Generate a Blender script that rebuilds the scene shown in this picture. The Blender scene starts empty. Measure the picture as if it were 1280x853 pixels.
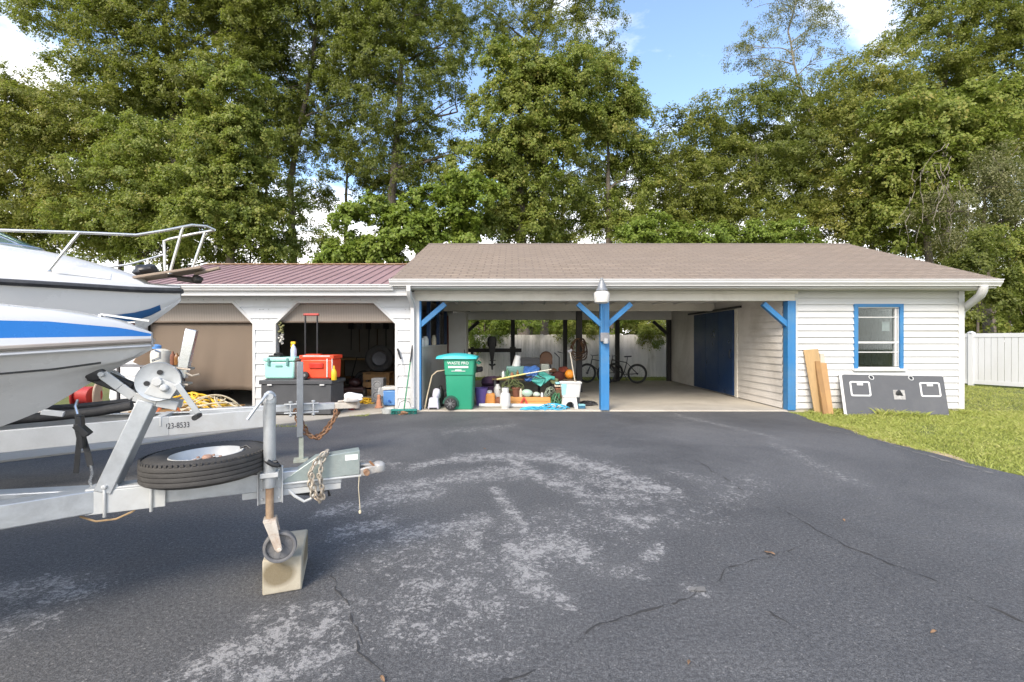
import bpy, bmesh, math, random
import numpy as np
from mathutils import Vector, Matrix

random.seed(7)
RNG = np.random.default_rng(11)
scene = bpy.context.scene
COL = scene.collection
R = math.radians
F = 569.0
CAMZ = 1.45
OBJ_T = {}

# ------------------------------------------------------------------ pixel helpers (1280x853 photo units)
def W(px, py, Y):
    return Vector(((px - 640) / F * Y, Y, CAMZ - (py - 426.5) / F * Y))
def XZ(px, Y):
    return (px - 640) / F * Y
def ZZ(py, Y):
    return CAMZ - (py - 426.5) / F * Y
def G(px, py, z=0.0):
    Y = (CAMZ - z) * F / (py - 426.5)
    return Vector(((px - 640) / F * Y, Y, z))

# ------------------------------------------------------------------ materials
def new_mat(name):
    m = bpy.data.materials.new(name)
    m.use_nodes = True
    nt = m.node_tree
    for n in list(nt.nodes):
        nt.nodes.remove(n)
    out = nt.nodes.new('ShaderNodeOutputMaterial')
    b = nt.nodes.new('ShaderNodeBsdfPrincipled')
    nt.links.new(b.outputs[0], out.inputs[0])
    return m, nt, b, out
def N(nt, t, **kw):
    n = nt.nodes.new(t)
    for k, v in kw.items():
        if k in n.inputs:
            n.inputs[k].default_value = v
        else:
            setattr(n, k, v)
    return n
def ramp(nt, fac, stops):
    r = nt.nodes.new('ShaderNodeValToRGB')
    el = r.color_ramp.elements
    while len(el) < len(stops):
        el.new(0.5)
    for e, (p, c) in zip(el, stops):
        e.position = p
        e.color = (*c, 1) if len(c) == 3 else c
    if fac is not None:
        nt.links.new(fac, r.inputs[0])
    return r
def mixc(nt, fac, a, b, mode='MIX'):
    m = nt.nodes.new('ShaderNodeMix')
    m.data_type = 'RGBA'
    m.blend_type = mode
    for sock, val in ((m.inputs[0], fac), (m.inputs[6], a), (m.inputs[7], b)):
        if hasattr(val, 'is_output'):
            nt.links.new(val, sock)
        elif isinstance(val, (int, float)):
            sock.default_value = val
        else:
            sock.default_value = (*val, 1) if len(val) == 3 else val
    return m.outputs[2]
def math_(nt, op, a, b=None, clamp=False):
    m = nt.nodes.new('ShaderNodeMath')
    m.operation = op
    m.use_clamp = clamp
    for s, v in ((m.inputs[0], a), (m.inputs[1], b)):
        if v is None:
            continue
        if hasattr(v, 'is_output'):
            nt.links.new(v, s)
        else:
            s.default_value = v
    return m.outputs[0]
def coords(nt, scale=(1, 1, 1), kind='Object'):
    tc = nt.nodes.new('ShaderNodeTexCoord')
    mp = nt.nodes.new('ShaderNodeMapping')
    mp.inputs['Scale'].default_value = scale
    nt.links.new(tc.outputs[kind], mp.inputs[0])
    return mp.outputs[0]
def noise(nt, vec, scale, detail=5, rough=0.6, dist=0.0):
    n = N(nt, 'ShaderNodeTexNoise', Scale=scale, Detail=detail, Roughness=rough, Distortion=dist)
    nt.links.new(vec, n.inputs['Vector'])
    return n.outputs[0]
MATS = {}
def mat(name, color, rough=0.6, metal=0.0, var=0.25, scale=6.0, dirt=None, dirt_amt=0.0, bump=0.15, stretch=(1, 1, 1), fine=60.0, spec=0.5, coat=0.0, trans=0.0):
    """colour with two scales of mottling, optional dirt blotches, rough variation and bump"""
    if name in MATS:
        return MATS[name]
    if dirt is None and bump > .02:
        dirt, dirt_amt = tuple(c * .55 + d_ for c, d_ in zip(color, (.055, .045, .032))), .45      # everyday grime
    m, nt, b, out = new_mat(name)
    co = coords(nt, stretch)
    n1 = noise(nt, co, scale, 6, 0.65)
    n2 = noise(nt, co, fine, 3, 0.7)
    c = Vector(color)
    dark = tuple(c * (1 - var))
    lite = tuple(min(1.0, x) for x in c * (1 + var * 0.7))
    r1 = ramp(nt, n1, [(0.3, dark), (0.7, lite)])
    col = mixc(nt, 0.25, r1.outputs[0], ramp(nt, n2, [(0.3, dark), (0.7, lite)]).outputs[0])
    if dirt is not None:
        dn = noise(nt, co, scale * 0.45, 8, 0.7, 0.5)
        dm = ramp(nt, dn, [(0.48, (0, 0, 0)), (0.72, (1, 1, 1))])
        col = mixc(nt, math_(nt, 'MULTIPLY', dm.outputs[0], dirt_amt), col, dirt)
    nt.links.new(col, b.inputs['Base Color'])
    rr = ramp(nt, n1, [(0.25, (max(0.03, rough - 0.12),) * 3), (0.75, (min(1, rough + 0.12),) * 3)])
    nt.links.new(rr.outputs[0], b.inputs['Roughness'])
    b.inputs['Metallic'].default_value = metal
    b.inputs['Specular IOR Level'].default_value = spec
    if coat:
        b.inputs['Coat Weight'].default_value = coat
    if trans:
        b.inputs['Transmission Weight'].default_value = trans
    if bump:
        bp = N(nt, 'ShaderNodeBump', Strength=bump, Distance=0.01)
        nt.links.new(n2, bp.inputs['Height'])
        nt.links.new(bp.outputs[0], b.inputs['Normal'])
    MATS[name] = m
    return m

# ------------------------------------------------------------------ mesh builder
class MB:
    def __init__(self):
        self.v = []; self.f = []; self.uv = None
    def add(self, vs, fs):
        o = len(self.v)
        self.v += [Vector(p) for p in vs]
        self.f += [tuple(i + o for i in f) for f in fs]
        return self
    def box(self, c, s, rot=None):
        hx, hy, hz = s[0] / 2, s[1] / 2, s[2] / 2
        vs = [Vector((x, y, z)) for x in (-hx, hx) for y in (-hy, hy) for z in (-hz, hz)]
        if rot is not None:
            vs = [rot @ p for p in vs]
        c = Vector(c)
        return self.add([p + c for p in vs], [(0, 1, 3, 2), (4, 6, 7, 5), (0, 4, 5, 1), (2, 3, 7, 6), (0, 2, 6, 4), (1, 5, 7, 3)])
    def bx(self, x0, x1, y0, y1, z0, z1):
        return self.box(((x0 + x1) / 2, (y0 + y1) / 2, (z0 + z1) / 2), (abs(x1 - x0), abs(y1 - y0), abs(z1 - z0)))
    def tbox(self, c, s, top):          # tapered box: base size s, top scale
        hx, hy, hz = s[0] / 2, s[1] / 2, s[2] / 2
        vs = [(x * (top if z > 0 else 1), y * (top if z > 0 else 1), z) for x in (-hx, hx) for y in (-hy, hy) for z in (-hz, hz)]
        c = Vector(c)
        return self.add([Vector(p) + c for p in vs], [(0, 1, 3, 2), (4, 6, 7, 5), (0, 4, 5, 1), (2, 3, 7, 6), (0, 2, 6, 4), (1, 5, 7, 3)])
    def bar(self, p0, p1, w, h, up=(0, 0, 1)):
        p0, p1 = Vector(p0), Vector(p1)
        d = p1 - p0
        z = d.normalized(); u = Vector(up)
        x = u.cross(z)
        if x.length < 1e-4:
            x = Vector((1, 0, 0)).cross(z)
            if x.length < 1e-4: x = Vector((0, 1, 0)).cross(z)
        x.normalize(); y = z.cross(x)
        vs = []
        for p in (p0, p1):
            for a, b in ((-1, -1), (1, -1), (1, 1), (-1, 1)):
                vs.append(p + x * (a * w / 2) + y * (b * h / 2))
        return self.add(vs, [(3, 2, 1, 0), (4, 5, 6, 7), (0, 1, 5, 4), (1, 2, 6, 5), (2, 3, 7, 6), (3, 0, 4, 7)])
    def tube(self, pts, r, n=10, closed=False, caps=True):
        pts = [Vector(p) for p in pts]
        m = len(pts)
        rs = r if isinstance(r, (list, tuple)) else [r] * m
        ref = None; rings = []
        for i, p in enumerate(pts):
            if closed:
                t = pts[(i + 1) % m] - pts[i - 1]
            else:
                t = pts[min(i + 1, m - 1)] - pts[max(i - 1, 0)]
            if t.length < 1e-9: t = Vector((0, 0, 1))
            t.normalize()
            if ref is None:
                ref = t.orthogonal().normalized()
            ref = (ref - t * ref.dot(t))
            if ref.length < 1e-6: ref = t.orthogonal()
            ref.normalize()
            b = t.cross(ref)
            rings.append([p + (ref * math.cos(2 * math.pi * k / n) + b * math.sin(2 * math.pi * k / n)) * rs[i] for k in range(n)])
        vs = [q for rg in rings for q in rg]
        fs = []
        for i in range(m if closed else m - 1):
            j = (i + 1) % m
            for k in range(n):
                l = (k + 1) % n
                fs.append((i * n + k, i * n + l, j * n + l, j * n + k))
        if caps and not closed:
            fs.append(tuple(reversed(range(n))))
            fs.append(tuple((m - 1) * n + k for k in range(n)))
        return self.add(vs, fs)
    def lathe(self, prof, c=(0, 0, 0), rot=None, n=24, cap=True):
        c = Vector(c); vs = []
        for r, z in prof:
            for k in range(n):
                a = 2 * math.pi * k / n
                p = Vector((r * math.cos(a), r * math.sin(a), z))
                if rot is not None: p = rot @ p
                vs.append(p + c)
        fs = []
        for i in range(len(prof) - 1):
            for k in range(n):
                l = (k + 1) % n
                fs.append((i * n + k, i * n + l, (i + 1) * n + l, (i + 1) * n + k))
        if cap:
            fs.append(tuple(reversed(range(n))))
            fs.append(tuple((len(prof) - 1) * n + k for k in range(n)))
        return self.add(vs, fs)
    def torus(self, c, Rr, r, rot=None, n=32, m=10):
        prof = [(Rr + r * math.cos(2 * math.pi * i / m), r * math.sin(2 * math.pi * i / m)) for i in range(m + 1)]
        return self.lathe(prof, c, rot, n, cap=False)
    def prism(self, poly, ext):         # poly: 3D points, extruded along vector ext
        poly = [Vector(p) for p in poly]; e = Vector(ext); n = len(poly)
        vs = poly + [p + e for p in poly]
        fs = [tuple(range(n)), tuple(n + k for k in reversed(range(n)))]
        fs += [(k, n + k, n + (k + 1) % n, (k + 1) % n) for k in range(n)]
        return self.add(vs, fs)
    def loft(self, rows, close_row=False):
        m = len(rows[0]); vs = [p for r_ in rows for p in r_]; fs = []
        for i in range(len(rows) - 1):
            for k in range(m - (0 if close_row else 1)):
                l = (k + 1) % m
                fs.append((i * m + k, i * m + l, (i + 1) * m + l, (i + 1) * m + k))
        return self.add(vs, fs)
    def blob(self, c, s, seed=0, amp=0.15, n=14, m=9, rot=None):
        rr = random.Random(seed)
        ks = [(Vector((rr.uniform(-3, 3), rr.uniform(-3, 3), rr.uniform(-3, 3))), rr.uniform(0, 6)) for _ in range(5)]
        rows = []
        for i in range(m + 1):
            ph = math.pi * i / m - math.pi / 2
            row = []
            for k in range(n):
                a = 2 * math.pi * k / n
                d = Vector((math.cos(ph) * math.cos(a), math.cos(ph) * math.sin(a), math.sin(ph)))
                f = 1 + amp * sum(math.sin(kk.dot(d) * 1.3 + p) for kk, p in ks) / 2.5
                p = Vector((d.x * s[0] * f, d.y * s[1] * f, d.z * s[2] * f))
                if rot is not None: p = rot @ p
                row.append(p + Vector(c))
            rows.append(row)
        return self.loft(rows, True)
    def build(self, name, m, parent=None, bevel=0.0, smooth=40, local=False, solid=0.0, subsurf=0):
        me = bpy.data.meshes.new(name)
        inv = None
        if parent is not None and not local:
            inv = OBJ_T[parent.name].inverted()
        me.from_pydata([tuple(inv @ p) if inv is not None else tuple(p) for p in self.v], [], self.f)
        me.validate(clean_customdata=False)
        bm = bmesh.new(); bm.from_mesh(me)
        if self.uv is None:
            bmesh.ops.recalc_face_normals(bm, faces=bm.faces)
        bm.to_mesh(me); bm.free()
        if self.uv is not None:
            ul = me.uv_layers.new(name='UVMap')
            for lp in me.loops:
                ul.data[lp.index].uv = self.uv(self.v[lp.vertex_index])
        if m is not None:
            for mm in (m if isinstance(m, (list, tuple)) else [m]):
                me.materials.append(mm)
        if smooth:
            me.polygons.foreach_set('use_smooth', [True] * len(me.polygons))
            me.set_sharp_from_angle(angle=R(smooth))
        o = bpy.data.objects.new(name, me)
        COL.objects.link(o)
        if parent is not None:
            o.parent = parent
            OBJ_T[o.name] = OBJ_T[parent.name]
        else:
            OBJ_T[o.name] = Matrix.Identity(4)
        if subsurf:
            s_ = o.modifiers.new('subsurf', 'SUBSURF'); s_.levels = subsurf; s_.render_levels = subsurf
        if solid:
            s_ = o.modifiers.new('solid', 'SOLIDIFY'); s_.thickness = solid
        if bevel:
            b = o.modifiers.new('bevel', 'BEVEL'); b.width = bevel; b.segments = 2; b.limit_method = 'ANGLE'; b.angle_limit = R(40)
        return o

def tag(o, label=None, cat=None, group=None, kind=None):
    if label: o['label'] = label
    if cat: o['category'] = cat
    if group: o['group'] = group
    if kind: o['kind'] = kind
    return o
def thing(name, label, cat, loc=(0, 0, 0), rz=0.0, group=None):
    o = bpy.data.objects.new(name, None)
    o.empty_display_size = 0.2
    COL.objects.link(o)
    o.location = loc; o.rotation_euler = (0, 0, rz)
    OBJ_T[o.name] = Matrix.Translation(Vector(loc)) @ Matrix.Rotation(rz, 4, 'Z')
    return tag(o, label, cat, group)
def solo(mb, name, m, label, cat, group=None, loc=None, **kw):
    """a thing that is one mesh, its origin at the given base point"""
    o = mb.build(name, m, None, **kw)
    if loc is not None:
        L = Vector(loc)
        o.data.transform(Matrix.Translation(-L)); o.location = L
        OBJ_T[o.name] = Matrix.Translation(L)
    return tag(o, label, cat, group)
def copy_tree(o, parent=None):
    c = o.copy(); COL.objects.link(c)
    if parent is not None:
        c.parent = parent
    for ch in list(o.children):
        copy_tree(ch, c)
    return c
def text_obj(body, size, M, m, name, parent, ext=0.0015, align='CENTER', world=True, sx=1.0):
    cu = bpy.data.curves.new(name, 'FONT')
    cu.body = body; cu.size = size; cu.extrude = ext; cu.align_x = align; cu.align_y = 'CENTER'
    o = bpy.data.objects.new(name + '_tmp', cu); COL.objects.link(o)
    dg = bpy.context.evaluated_depsgraph_get(); dg.update()
    me = bpy.data.meshes.new_from_object(o.evaluated_get(dg))
    bpy.data.objects.remove(o, do_unlink=True)
    me.name = name
    if sx != 1.0: me.transform(Matrix.Scale(sx, 4, (1, 0, 0)))
    if world and parent is not None:
        M = OBJ_T[parent.name].inverted() @ M
    me.transform(M)
    me.materials.clear(); me.materials.append(m)
    t = bpy.data.objects.new(name, me); COL.objects.link(t)
    if parent is not None: t.parent = parent; OBJ_T[t.name] = OBJ_T[parent.name]
    return t
ROTX = Matrix.Rotation(R(90), 3, 'X')      # local z -> -y (lathe axis toward the camera)
ROTY = Matrix.Rotation(R(90), 3, 'Y')      # lathe axis along x
# ------------------------------------------------------------------ palette
SIDING = mat('white_siding', (.57, .57, .565), .55, var=.06, scale=1.3, dirt=(.36, .345, .29), dirt_amt=.5, bump=.05, stretch=(.6, .6, 3))
SIDING2 = mat('garage_siding', (.57, .58, .585), .5, var=.06, scale=1.1, dirt=(.38, .37, .33), dirt_amt=.45, bump=.05)
SIDING3 = mat('weathered_siding', (.62, .585, .54), .6, var=.10, scale=1.2, dirt=(.28, .25, .20), dirt_amt=.6, bump=.06)
WHITE = mat('white_paint', (.54, .54, .535), .45, var=.05, scale=2.5, dirt=(.45, .42, .36), dirt_amt=.3, bump=.03)
CREAM = mat('cream_trim', (.62, .59, .52), .5, var=.08, scale=2.0, dirt=(.36, .33, .27), dirt_amt=.5, bump=.05)
CEIL = mat('ceiling_paint', (.68, .67, .64), .7, var=.08, scale=1.5, dirt=(.42, .39, .34), dirt_amt=.5)
def blue_paint():
    m, nt, b, out = new_mat('blue_paint')
    co = coords(nt, (1, 1, .25)); c3 = coords(nt)
    n1 = noise(nt, co, 5, 6, .65); n2 = noise(nt, co, 55, 4, .7); n3 = noise(nt, c3, 22, 6, .75, .6); n4 = noise(nt, c3, 2.2, 5, .6)
    c = ramp(nt, n1, [(.3, (.010, .118, .31)), (.7, (.024, .175, .42))])
    c = mixc(nt, math_(nt, 'MULTIPLY', n2, .45), c.outputs[0], (.05, .20, .38))
    c = mixc(nt, ramp(nt, n4, [(.45, (0, 0, 0)), (.75, (.55, .55, .55))]).outputs[0], c, (.09, .19, .29))
    c = mixc(nt, ramp(nt, n3, [(.66, (0, 0, 0)), (.70, (.9, .9, .9))]).outputs[0], c, (.20, .18, .15))
    nt.links.new(c, b.inputs['Base Color']); b.inputs['Roughness'].default_value = .5
    bp = N(nt, 'ShaderNodeBump', Strength=.3, Distance=.01); nt.links.new(n2, bp.inputs['Height']); nt.links.new(bp.outputs[0], b.inputs['Normal'])
    return m
BLUE = blue_paint()
BLUEDK = mat('dark_blue_paint', (.006, .030, .095), .35, var=.2, scale=2, dirt=(.03, .06, .10), dirt_amt=.4)
DARKWOOD = mat('dark_wood', (.022, .020, .022), .7, var=.3, scale=5, bump=.2, stretch=(3, 3, .5))
CONC = mat('concrete', (.42, .385, .325), .85, var=.15, scale=1.2, dirt=(.22, .19, .15), dirt_amt=.7, bump=.3, fine=40)
GALV = mat('galvanised', (.50, .52, .53), .42, metal=.55, var=.14, scale=14, dirt=(.34, .34, .32), dirt_amt=.45, bump=.06)
GALVW = mat('white_galvanised', (.52, .53, .52), .5, metal=.2, var=.10, scale=5, dirt=(.38, .35, .30), dirt_amt=.5, bump=.05)
STEEL = mat('bright_steel', (.60, .61, .62), .22, metal=.9, var=.08, scale=8, bump=.02)
RUST = mat('rust', (.22, .11, .055), .85, var=.4, scale=25, dirt=(.38, .30, .22), dirt_amt=.6, bump=.4, fine=120)
RUSTW = mat('rusty_white', (.50, .46, .40), .7, var=.2, scale=18, dirt=(.26, .14, .07), dirt_amt=.8, bump=.3)
CHAIN = mat('weathered_chain', (.38, .34, .28), .6, metal=.4, var=.3, scale=20, dirt=(.25, .15, .08), dirt_amt=.6)
RUBBER = mat('black_rubber', (.030, .030, .031), .75, var=.3, scale=10, dirt=(.09, .085, .075), dirt_amt=.5, bump=.2)
BLACK = mat('black_plastic', (.018, .018, .019), .45, var=.25, scale=8, dirt=(.05, .05, .05), dirt_amt=.4)
CHAR = mat('charcoal_plastic', (.060, .062, .066), .5, var=.12, scale=5, dirt=(.10, .10, .10), dirt_amt=.4)
GEL = mat('white_gelcoat', (.58, .58, .575), .22, var=.04, scale=1.4, dirt=(.46, .44, .40), dirt_amt=.35, bump=.01, coat=.3, stretch=(1, 1, 1.6))
GELG = mat('grey_gelcoat', (.66, .65, .625), .28, var=.05, scale=1.2, dirt=(.33, .31, .27), dirt_amt=.45, bump=.01, coat=.3)
BOATBLUE = mat('boat_blue', (.012, .15, .46), .25, var=.10, scale=2, coat=.4, bump=.01)
BOTTOMBLUE = mat('bottom_blue', (.010, .09, .24), .45, var=.2, scale=4)
TAUPE = mat('taupe_band', (.30, .26, .22), .4, var=.1)
DECKWOOD = mat('weathered_plank', (.30, .23, .17), .75, var=.25, scale=6, stretch=(.3, 3, 3), bump=.2)
PINE = mat('pine_lumber', (.38, .25, .115), .7, var=.22, scale=5, stretch=(3, 3, .4), bump=.15)
PINEDK = mat('old_lumber', (.27, .15, .055), .75, var=.25, scale=6, stretch=(3, 3, .4), bump=.2)
PINEH = mat('orange_lumber', (.55, .27, .08), .65, var=.2, scale=5, stretch=(.4, 3, 3), bump=.15)
PALEWOOD = mat('pale_post', (.44, .40, .33), .75, var=.2, scale=6, stretch=(3, 3, .4))
SHADE = None
MINT = mat('mint_plastic', (.34, .66, .57), .4, var=.05, scale=3, dirt=(.3, .5, .45), dirt_amt=.3)
CORAL = mat('coral_plastic', (.78, .075, .028), .4, var=.07, scale=3, dirt=(.5, .05, .03), dirt_amt=.3)
YELLOW = mat('yellow_plastic', (.78, .48, .02), .45, var=.15, scale=6)
GREENBIN = mat('green_bin', (.024, .27, .155), .5, var=.08, scale=3, dirt=(.05, .2, .13), dirt_amt=.4, bump=.05)
TEALLID = mat('teal_lid', (.05, .44, .47), .5, var=.1, scale=3, dirt=(.08, .33, .36), dirt_amt=.4)
LETTER = mat('white_lettering', (.70, .72, .70), .6, var=.1)
BLACKLETTER = mat('black_lettering', (.03, .03, .035), .6, var=.1)
PURPLE = mat('purple_plastic', (.13, .085, .30), .45, var=.15)
PLUM = mat('plum_cloth', (.05, .022, .055), .9, var=.3, scale=9)
ORANGE = mat('orange_plastic', (.60, .25, .05), .5, var=.15, scale=7)
PUMPKIN = mat('orange_ball_skin', (.75, .26, .02), .55, var=.12)
WPLAS = mat('white_plastic', (.56, .56, .545), .4, var=.05, scale=4, dirt=(.5, .48, .42), dirt_amt=.4)
TERRA = mat('terracotta', (.20, .075, .04), .8, var=.2)
TEALCLOTH = mat('teal_tarp', (.055, .30, .26), .6, var=.15, scale=9)
BLUECLOTH = mat('blue_tarp', (.035, .11, .32), .6, var=.2, scale=9)
BLUEROPE = mat('turquoise_rope', (.05, .38, .58), .7, var=.2, scale=30)
YELROPE = mat('yellow_hose', (.72, .44, .03), .55, var=.2, scale=12)
PALECABLE = mat('pale_cable', (.55, .48, .34), .6, var=.2)
GREENHOSE = mat('green_hose', (.03, .13, .06), .5, var=.3)
BROWNROPE = mat('brown_rope', (.16, .08, .04), .85, var=.3, scale=30)
GREYPANEL = mat('grey_carpet', (.085, .088, .095), .9, var=.14, scale=5, dirt=(.12, .12, .12), dirt_amt=.5, bump=.4, fine=240)
REDP = mat('red_plastic', (.42, .03, .025), .5, var=.2)
BROWNP = mat('brown_leather', (.13, .055, .02), .5, var=.25)
SKYBLUE = mat('sky_blue_plastic', (.10, .26, .58), .45, var=.1)
AQUA = mat('aqua_plastic', (.28, .58, .64), .45, var=.1)
PALEGREEN = mat('pale_green_ceramic', (.34, .46, .38), .35, var=.12)
BRUSHTEAL = mat('teal_bristle', (.012, .17, .14), .8, var=.3, scale=40)
LEAFBR = mat('dead_leaf', (.24, .145, .08), .8, var=.3, scale=30)
SAND = mat('sandy_edge', (.42, .31, .20), .95, var=.25, scale=8, bump=.4)

# ribbed roller shade fabric
def shade_mat():
    m, nt, b, out = new_mat('shade_mesh_fabric')
    co = coords(nt)
    w = N(nt, 'ShaderNodeTexWave', Scale=14.0, Distortion=.4, Detail=2.0)
    w.bands_direction = 'X'
    nt.links.new(co, w.inputs[0])
    n1 = noise(nt, co, 2.2, 6, .6)
    n2 = noise(nt, co, 130, 2, .6)
    c = ramp(nt, w.outputs[1], [(.2, (.150, .112, .080)), (.8, (.178, .136, .100))])
    c2 = mixc(nt, math_(nt, 'MULTIPLY', n1, .5), c.outputs[0], (.122, .092, .066))
    c3 = mixc(nt, math_(nt, 'MULTIPLY', n2, .35), c2, (.21, .165, .125))
    nt.links.new(c3, b.inputs['Base Color']); b.inputs['Roughness'].default_value = .9
    bp = N(nt, 'ShaderNodeBump', Strength=.25, Distance=.01); nt.links.new(w.outputs[1], bp.inputs['Height']); nt.links.new(bp.outputs[0], b.inputs['Normal'])
    return m
SHADE = shade_mat()

def valance_mat():
    m, nt, b, out = new_mat('valance_ribbed_fabric')
    co = coords(nt)
    w = N(nt, 'ShaderNodeTexWave', Scale=9.0, Distortion=.1)
    w.bands_direction = 'X'; nt.links.new(co, w.inputs[0])
    n2 = noise(nt, co, 2.5, 5, .6)
    c = ramp(nt, w.outputs[1], [(.3, (.25, .215, .18)), (.8, (.32, .28, .24))])
    c2 = mixc(nt, math_(nt, 'MULTIPLY', n2, .4), c.outputs[0], (.22, .185, .15))
    nt.links.new(c2, b.inputs['Base Color']); b.inputs['Roughness'].default_value = .85
    return m
VALANCE = valance_mat()

def shingle_mat():
    m, nt, b, out = new_mat('brown_shingles')
    tc = nt.nodes.new('ShaderNodeTexCoord')
    br = N(nt, 'ShaderNodeTexBrick', Scale=1.0)
    br.offset = .5
    nt.links.new(tc.outputs['UV'], br.inputs['Vector'])
    br.inputs['Color1'].default_value = (.205, .163, .125, 1); br.inputs['Color2'].default_value = (.272, .220, .172, 1); br.inputs['Mortar'].default_value = (.085, .066, .054, 1)
    br.inputs['Mortar Size'].default_value = .016; br.inputs['Brick Width'].default_value = .305; br.inputs['Row Height'].default_value = .143; br.inputs['Bias'].default_value = 0.0
    mp = nt.nodes.new('ShaderNodeMapping'); nt.links.new(tc.outputs['UV'], mp.inputs[0])
    n1 = noise(nt, mp.outputs[0], .55, 7, .62)
    n2 = noise(nt, mp.outputs[0], 70, 3, .7)
    c = mixc(nt, ramp(nt, n1, [(.36, (0, 0, 0)), (.70, (.8, .8, .8))]).outputs[0], br.outputs[0], (.145, .118, .10))
    c = mixc(nt, ramp(nt, n2, [(.35, (0, 0, 0)), (.75, (.55, .55, .55))]).outputs[0], c, (.35, .275, .21))
    nt.links.new(c, b.inputs['Base Color']); b.inputs['Roughness'].default_value = .92
    bp = N(nt, 'ShaderNodeBump', Strength=.5, Distance=.01); nt.links.new(n2, bp.inputs['Height']); nt.links.new(bp.outputs[0], b.inputs['Normal'])
    return m
SHINGLE = shingle_mat()
METALROOF = mat('maroon_metal_roof', (.27, .175, .172), .6, metal=.0, var=.10, scale=1.4, dirt=(.27, .16, .15), dirt_amt=.55, bump=.02)
RIDGECAP = mat('weathered_ridge_cap', (.27, .15, .08), .7, var=.35, scale=9, dirt=(.36, .30, .16), dirt_amt=.7)

def glass_mat(name, tint=(.75, .8, .8), refl=.9):
    m, nt, b, out = new_mat(name)
    nt.nodes.remove(b)
    tr = N(nt, 'ShaderNodeBsdfTransparent'); tr.inputs[0].default_value = (*tint, 1)
    gl = N(nt, 'ShaderNodeBsdfGlossy'); gl.inputs['Roughness'].default_value = .03; gl.inputs[0].default_value = (refl, refl, refl, 1)
    fr = N(nt, 'ShaderNodeFresnel', IOR=1.55)
    f2 = math_(nt, 'MULTIPLY', fr.outputs[0], .55, True)
    mx = nt.nodes.new('ShaderNodeMixShader')
    nt.links.new(f2, mx.inputs[0]); nt.links.new(tr.outputs[0], mx.inputs[1]); nt.links.new(gl.outputs[0], mx.inputs[2])
    nt.links.new(mx.outputs[0], out.inputs[0])
    return m
GLASS = glass_mat('window_glass')
GREENGLASS = glass_mat('windscreen_glass', (.45, .62, .58))

# ------------------------------------------------------------------ ground, driveway, slabs
def ground_mat():
    m, nt, b, out = new_mat('lawn_soil')
    co = coords(nt)
    n1 = noise(nt, co, .35, 6, .65); n2 = noise(nt, co, 3.5, 6, .7); n3 = noise(nt, co, 45, 3, .7)
    c = ramp(nt, n1, [(.3, (.105, .125, .028)), (.55, (.15, .165, .040)), (.75, (.20, .175, .065))])
    c2 = mixc(nt, ramp(nt, n2, [(.5, (0, 0, 0)), (.75, (.7, .7, .7))]).outputs[0], c.outputs[0], (.17, .125, .065))
    c3 = mixc(nt, math_(nt, 'MULTIPLY', n3, .6), c2, (.06, .07, .02))
    nt.links.new(c3, b.inputs['Base Color']); b.inputs['Roughness'].default_value = .95
    bp = N(nt, 'ShaderNodeBump', Strength=.6, Distance=.03); nt.links.new(n3, bp.inputs['Height']); nt.links.new(bp.outputs[0], b.inputs['Normal'])
    return m
mb = MB(); nx = 60
rows = []
for j in range(41):
    y = -60 + j * 6.5
    rows.append([Vector((-200 + i * 6.6667, y, -0.02)) for i in range(61)])
mb.loft(rows)
mb.build('ground', ground_mat(), smooth=0)['kind'] = 'structure'

# driveway with worn sealcoat: strokes laid where the sealer has scuffed off
STROKES = [  # px polyline, half width px, strength
    ([(520, 583), (570, 573), (640, 570), (700, 574)], 5, .85), ([(700, 574), (760, 588), (800, 604), (828, 612)], 11, .9), ([(640, 574), (660, 590), (700, 607)], 7, .8),
    ([(705, 595), (735, 622), (800, 622)], 9, .55), ([(480, 612), (540, 603), (600, 592), (655, 590)], 8, .7), ([(618, 612), (640, 640), (663, 670)], 4, 1.0),
    ([(410, 640), (470, 628), (545, 615)], 9, .6), ([(505, 668), (560, 660), (602, 652)], 10, .75), ([(600, 655), (585, 690)], 8, .6), ([(650, 690), (700, 680), (722, 688)], 14, .9),
    ([(650, 700), (668, 730)], 13, .95), ([(770, 645), (800, 655), (810, 648)], 8, .8), ([(812, 695), (822, 685)], 6, .9), ([(740, 600), (790, 612)], 10, .6),
    ([(430, 665), (480, 655)], 10, .7), ([(520, 740), (570, 735), (600, 755)], 22, .55), ([(500, 780), (560, 790)], 22, .5), ([(255, 835), (330, 800), (400, 785)], 20, .75),
    ([(300, 850), (410, 820)], 22, .7), ([(330, 770), (420, 765)], 14, .45), ([(0, 740), (60, 735), (90, 745)], 18, .55), ([(0, 790), (40, 775)], 25, .45), ([(690, 745), (710, 755)], 7, .7),
    ([(590, 820), (640, 815)], 12, .4), ([(740, 712), (800, 716)], 8, .35), ([(860, 735), (880, 742)], 6, .5), ([(440, 575), (520, 585)], 6, .3), ([(840, 590), (880, 600)], 8, .3),
    ([(650, 660), (760, 655)], 26, .28), ([(480, 690), (640, 720)], 40, .25), ([(430, 770), (600, 800)], 40, .2), ([(690, 660), (880, 640)], 20, .2), ([(900, 620), (940, 600)], 14, .25),
    ([(980, 560), (1060, 600)], 9, .25), ([(560, 540), (640, 532)], 6, .25), ([(850, 520), (960, 545)], 4, .3),
]
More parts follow.
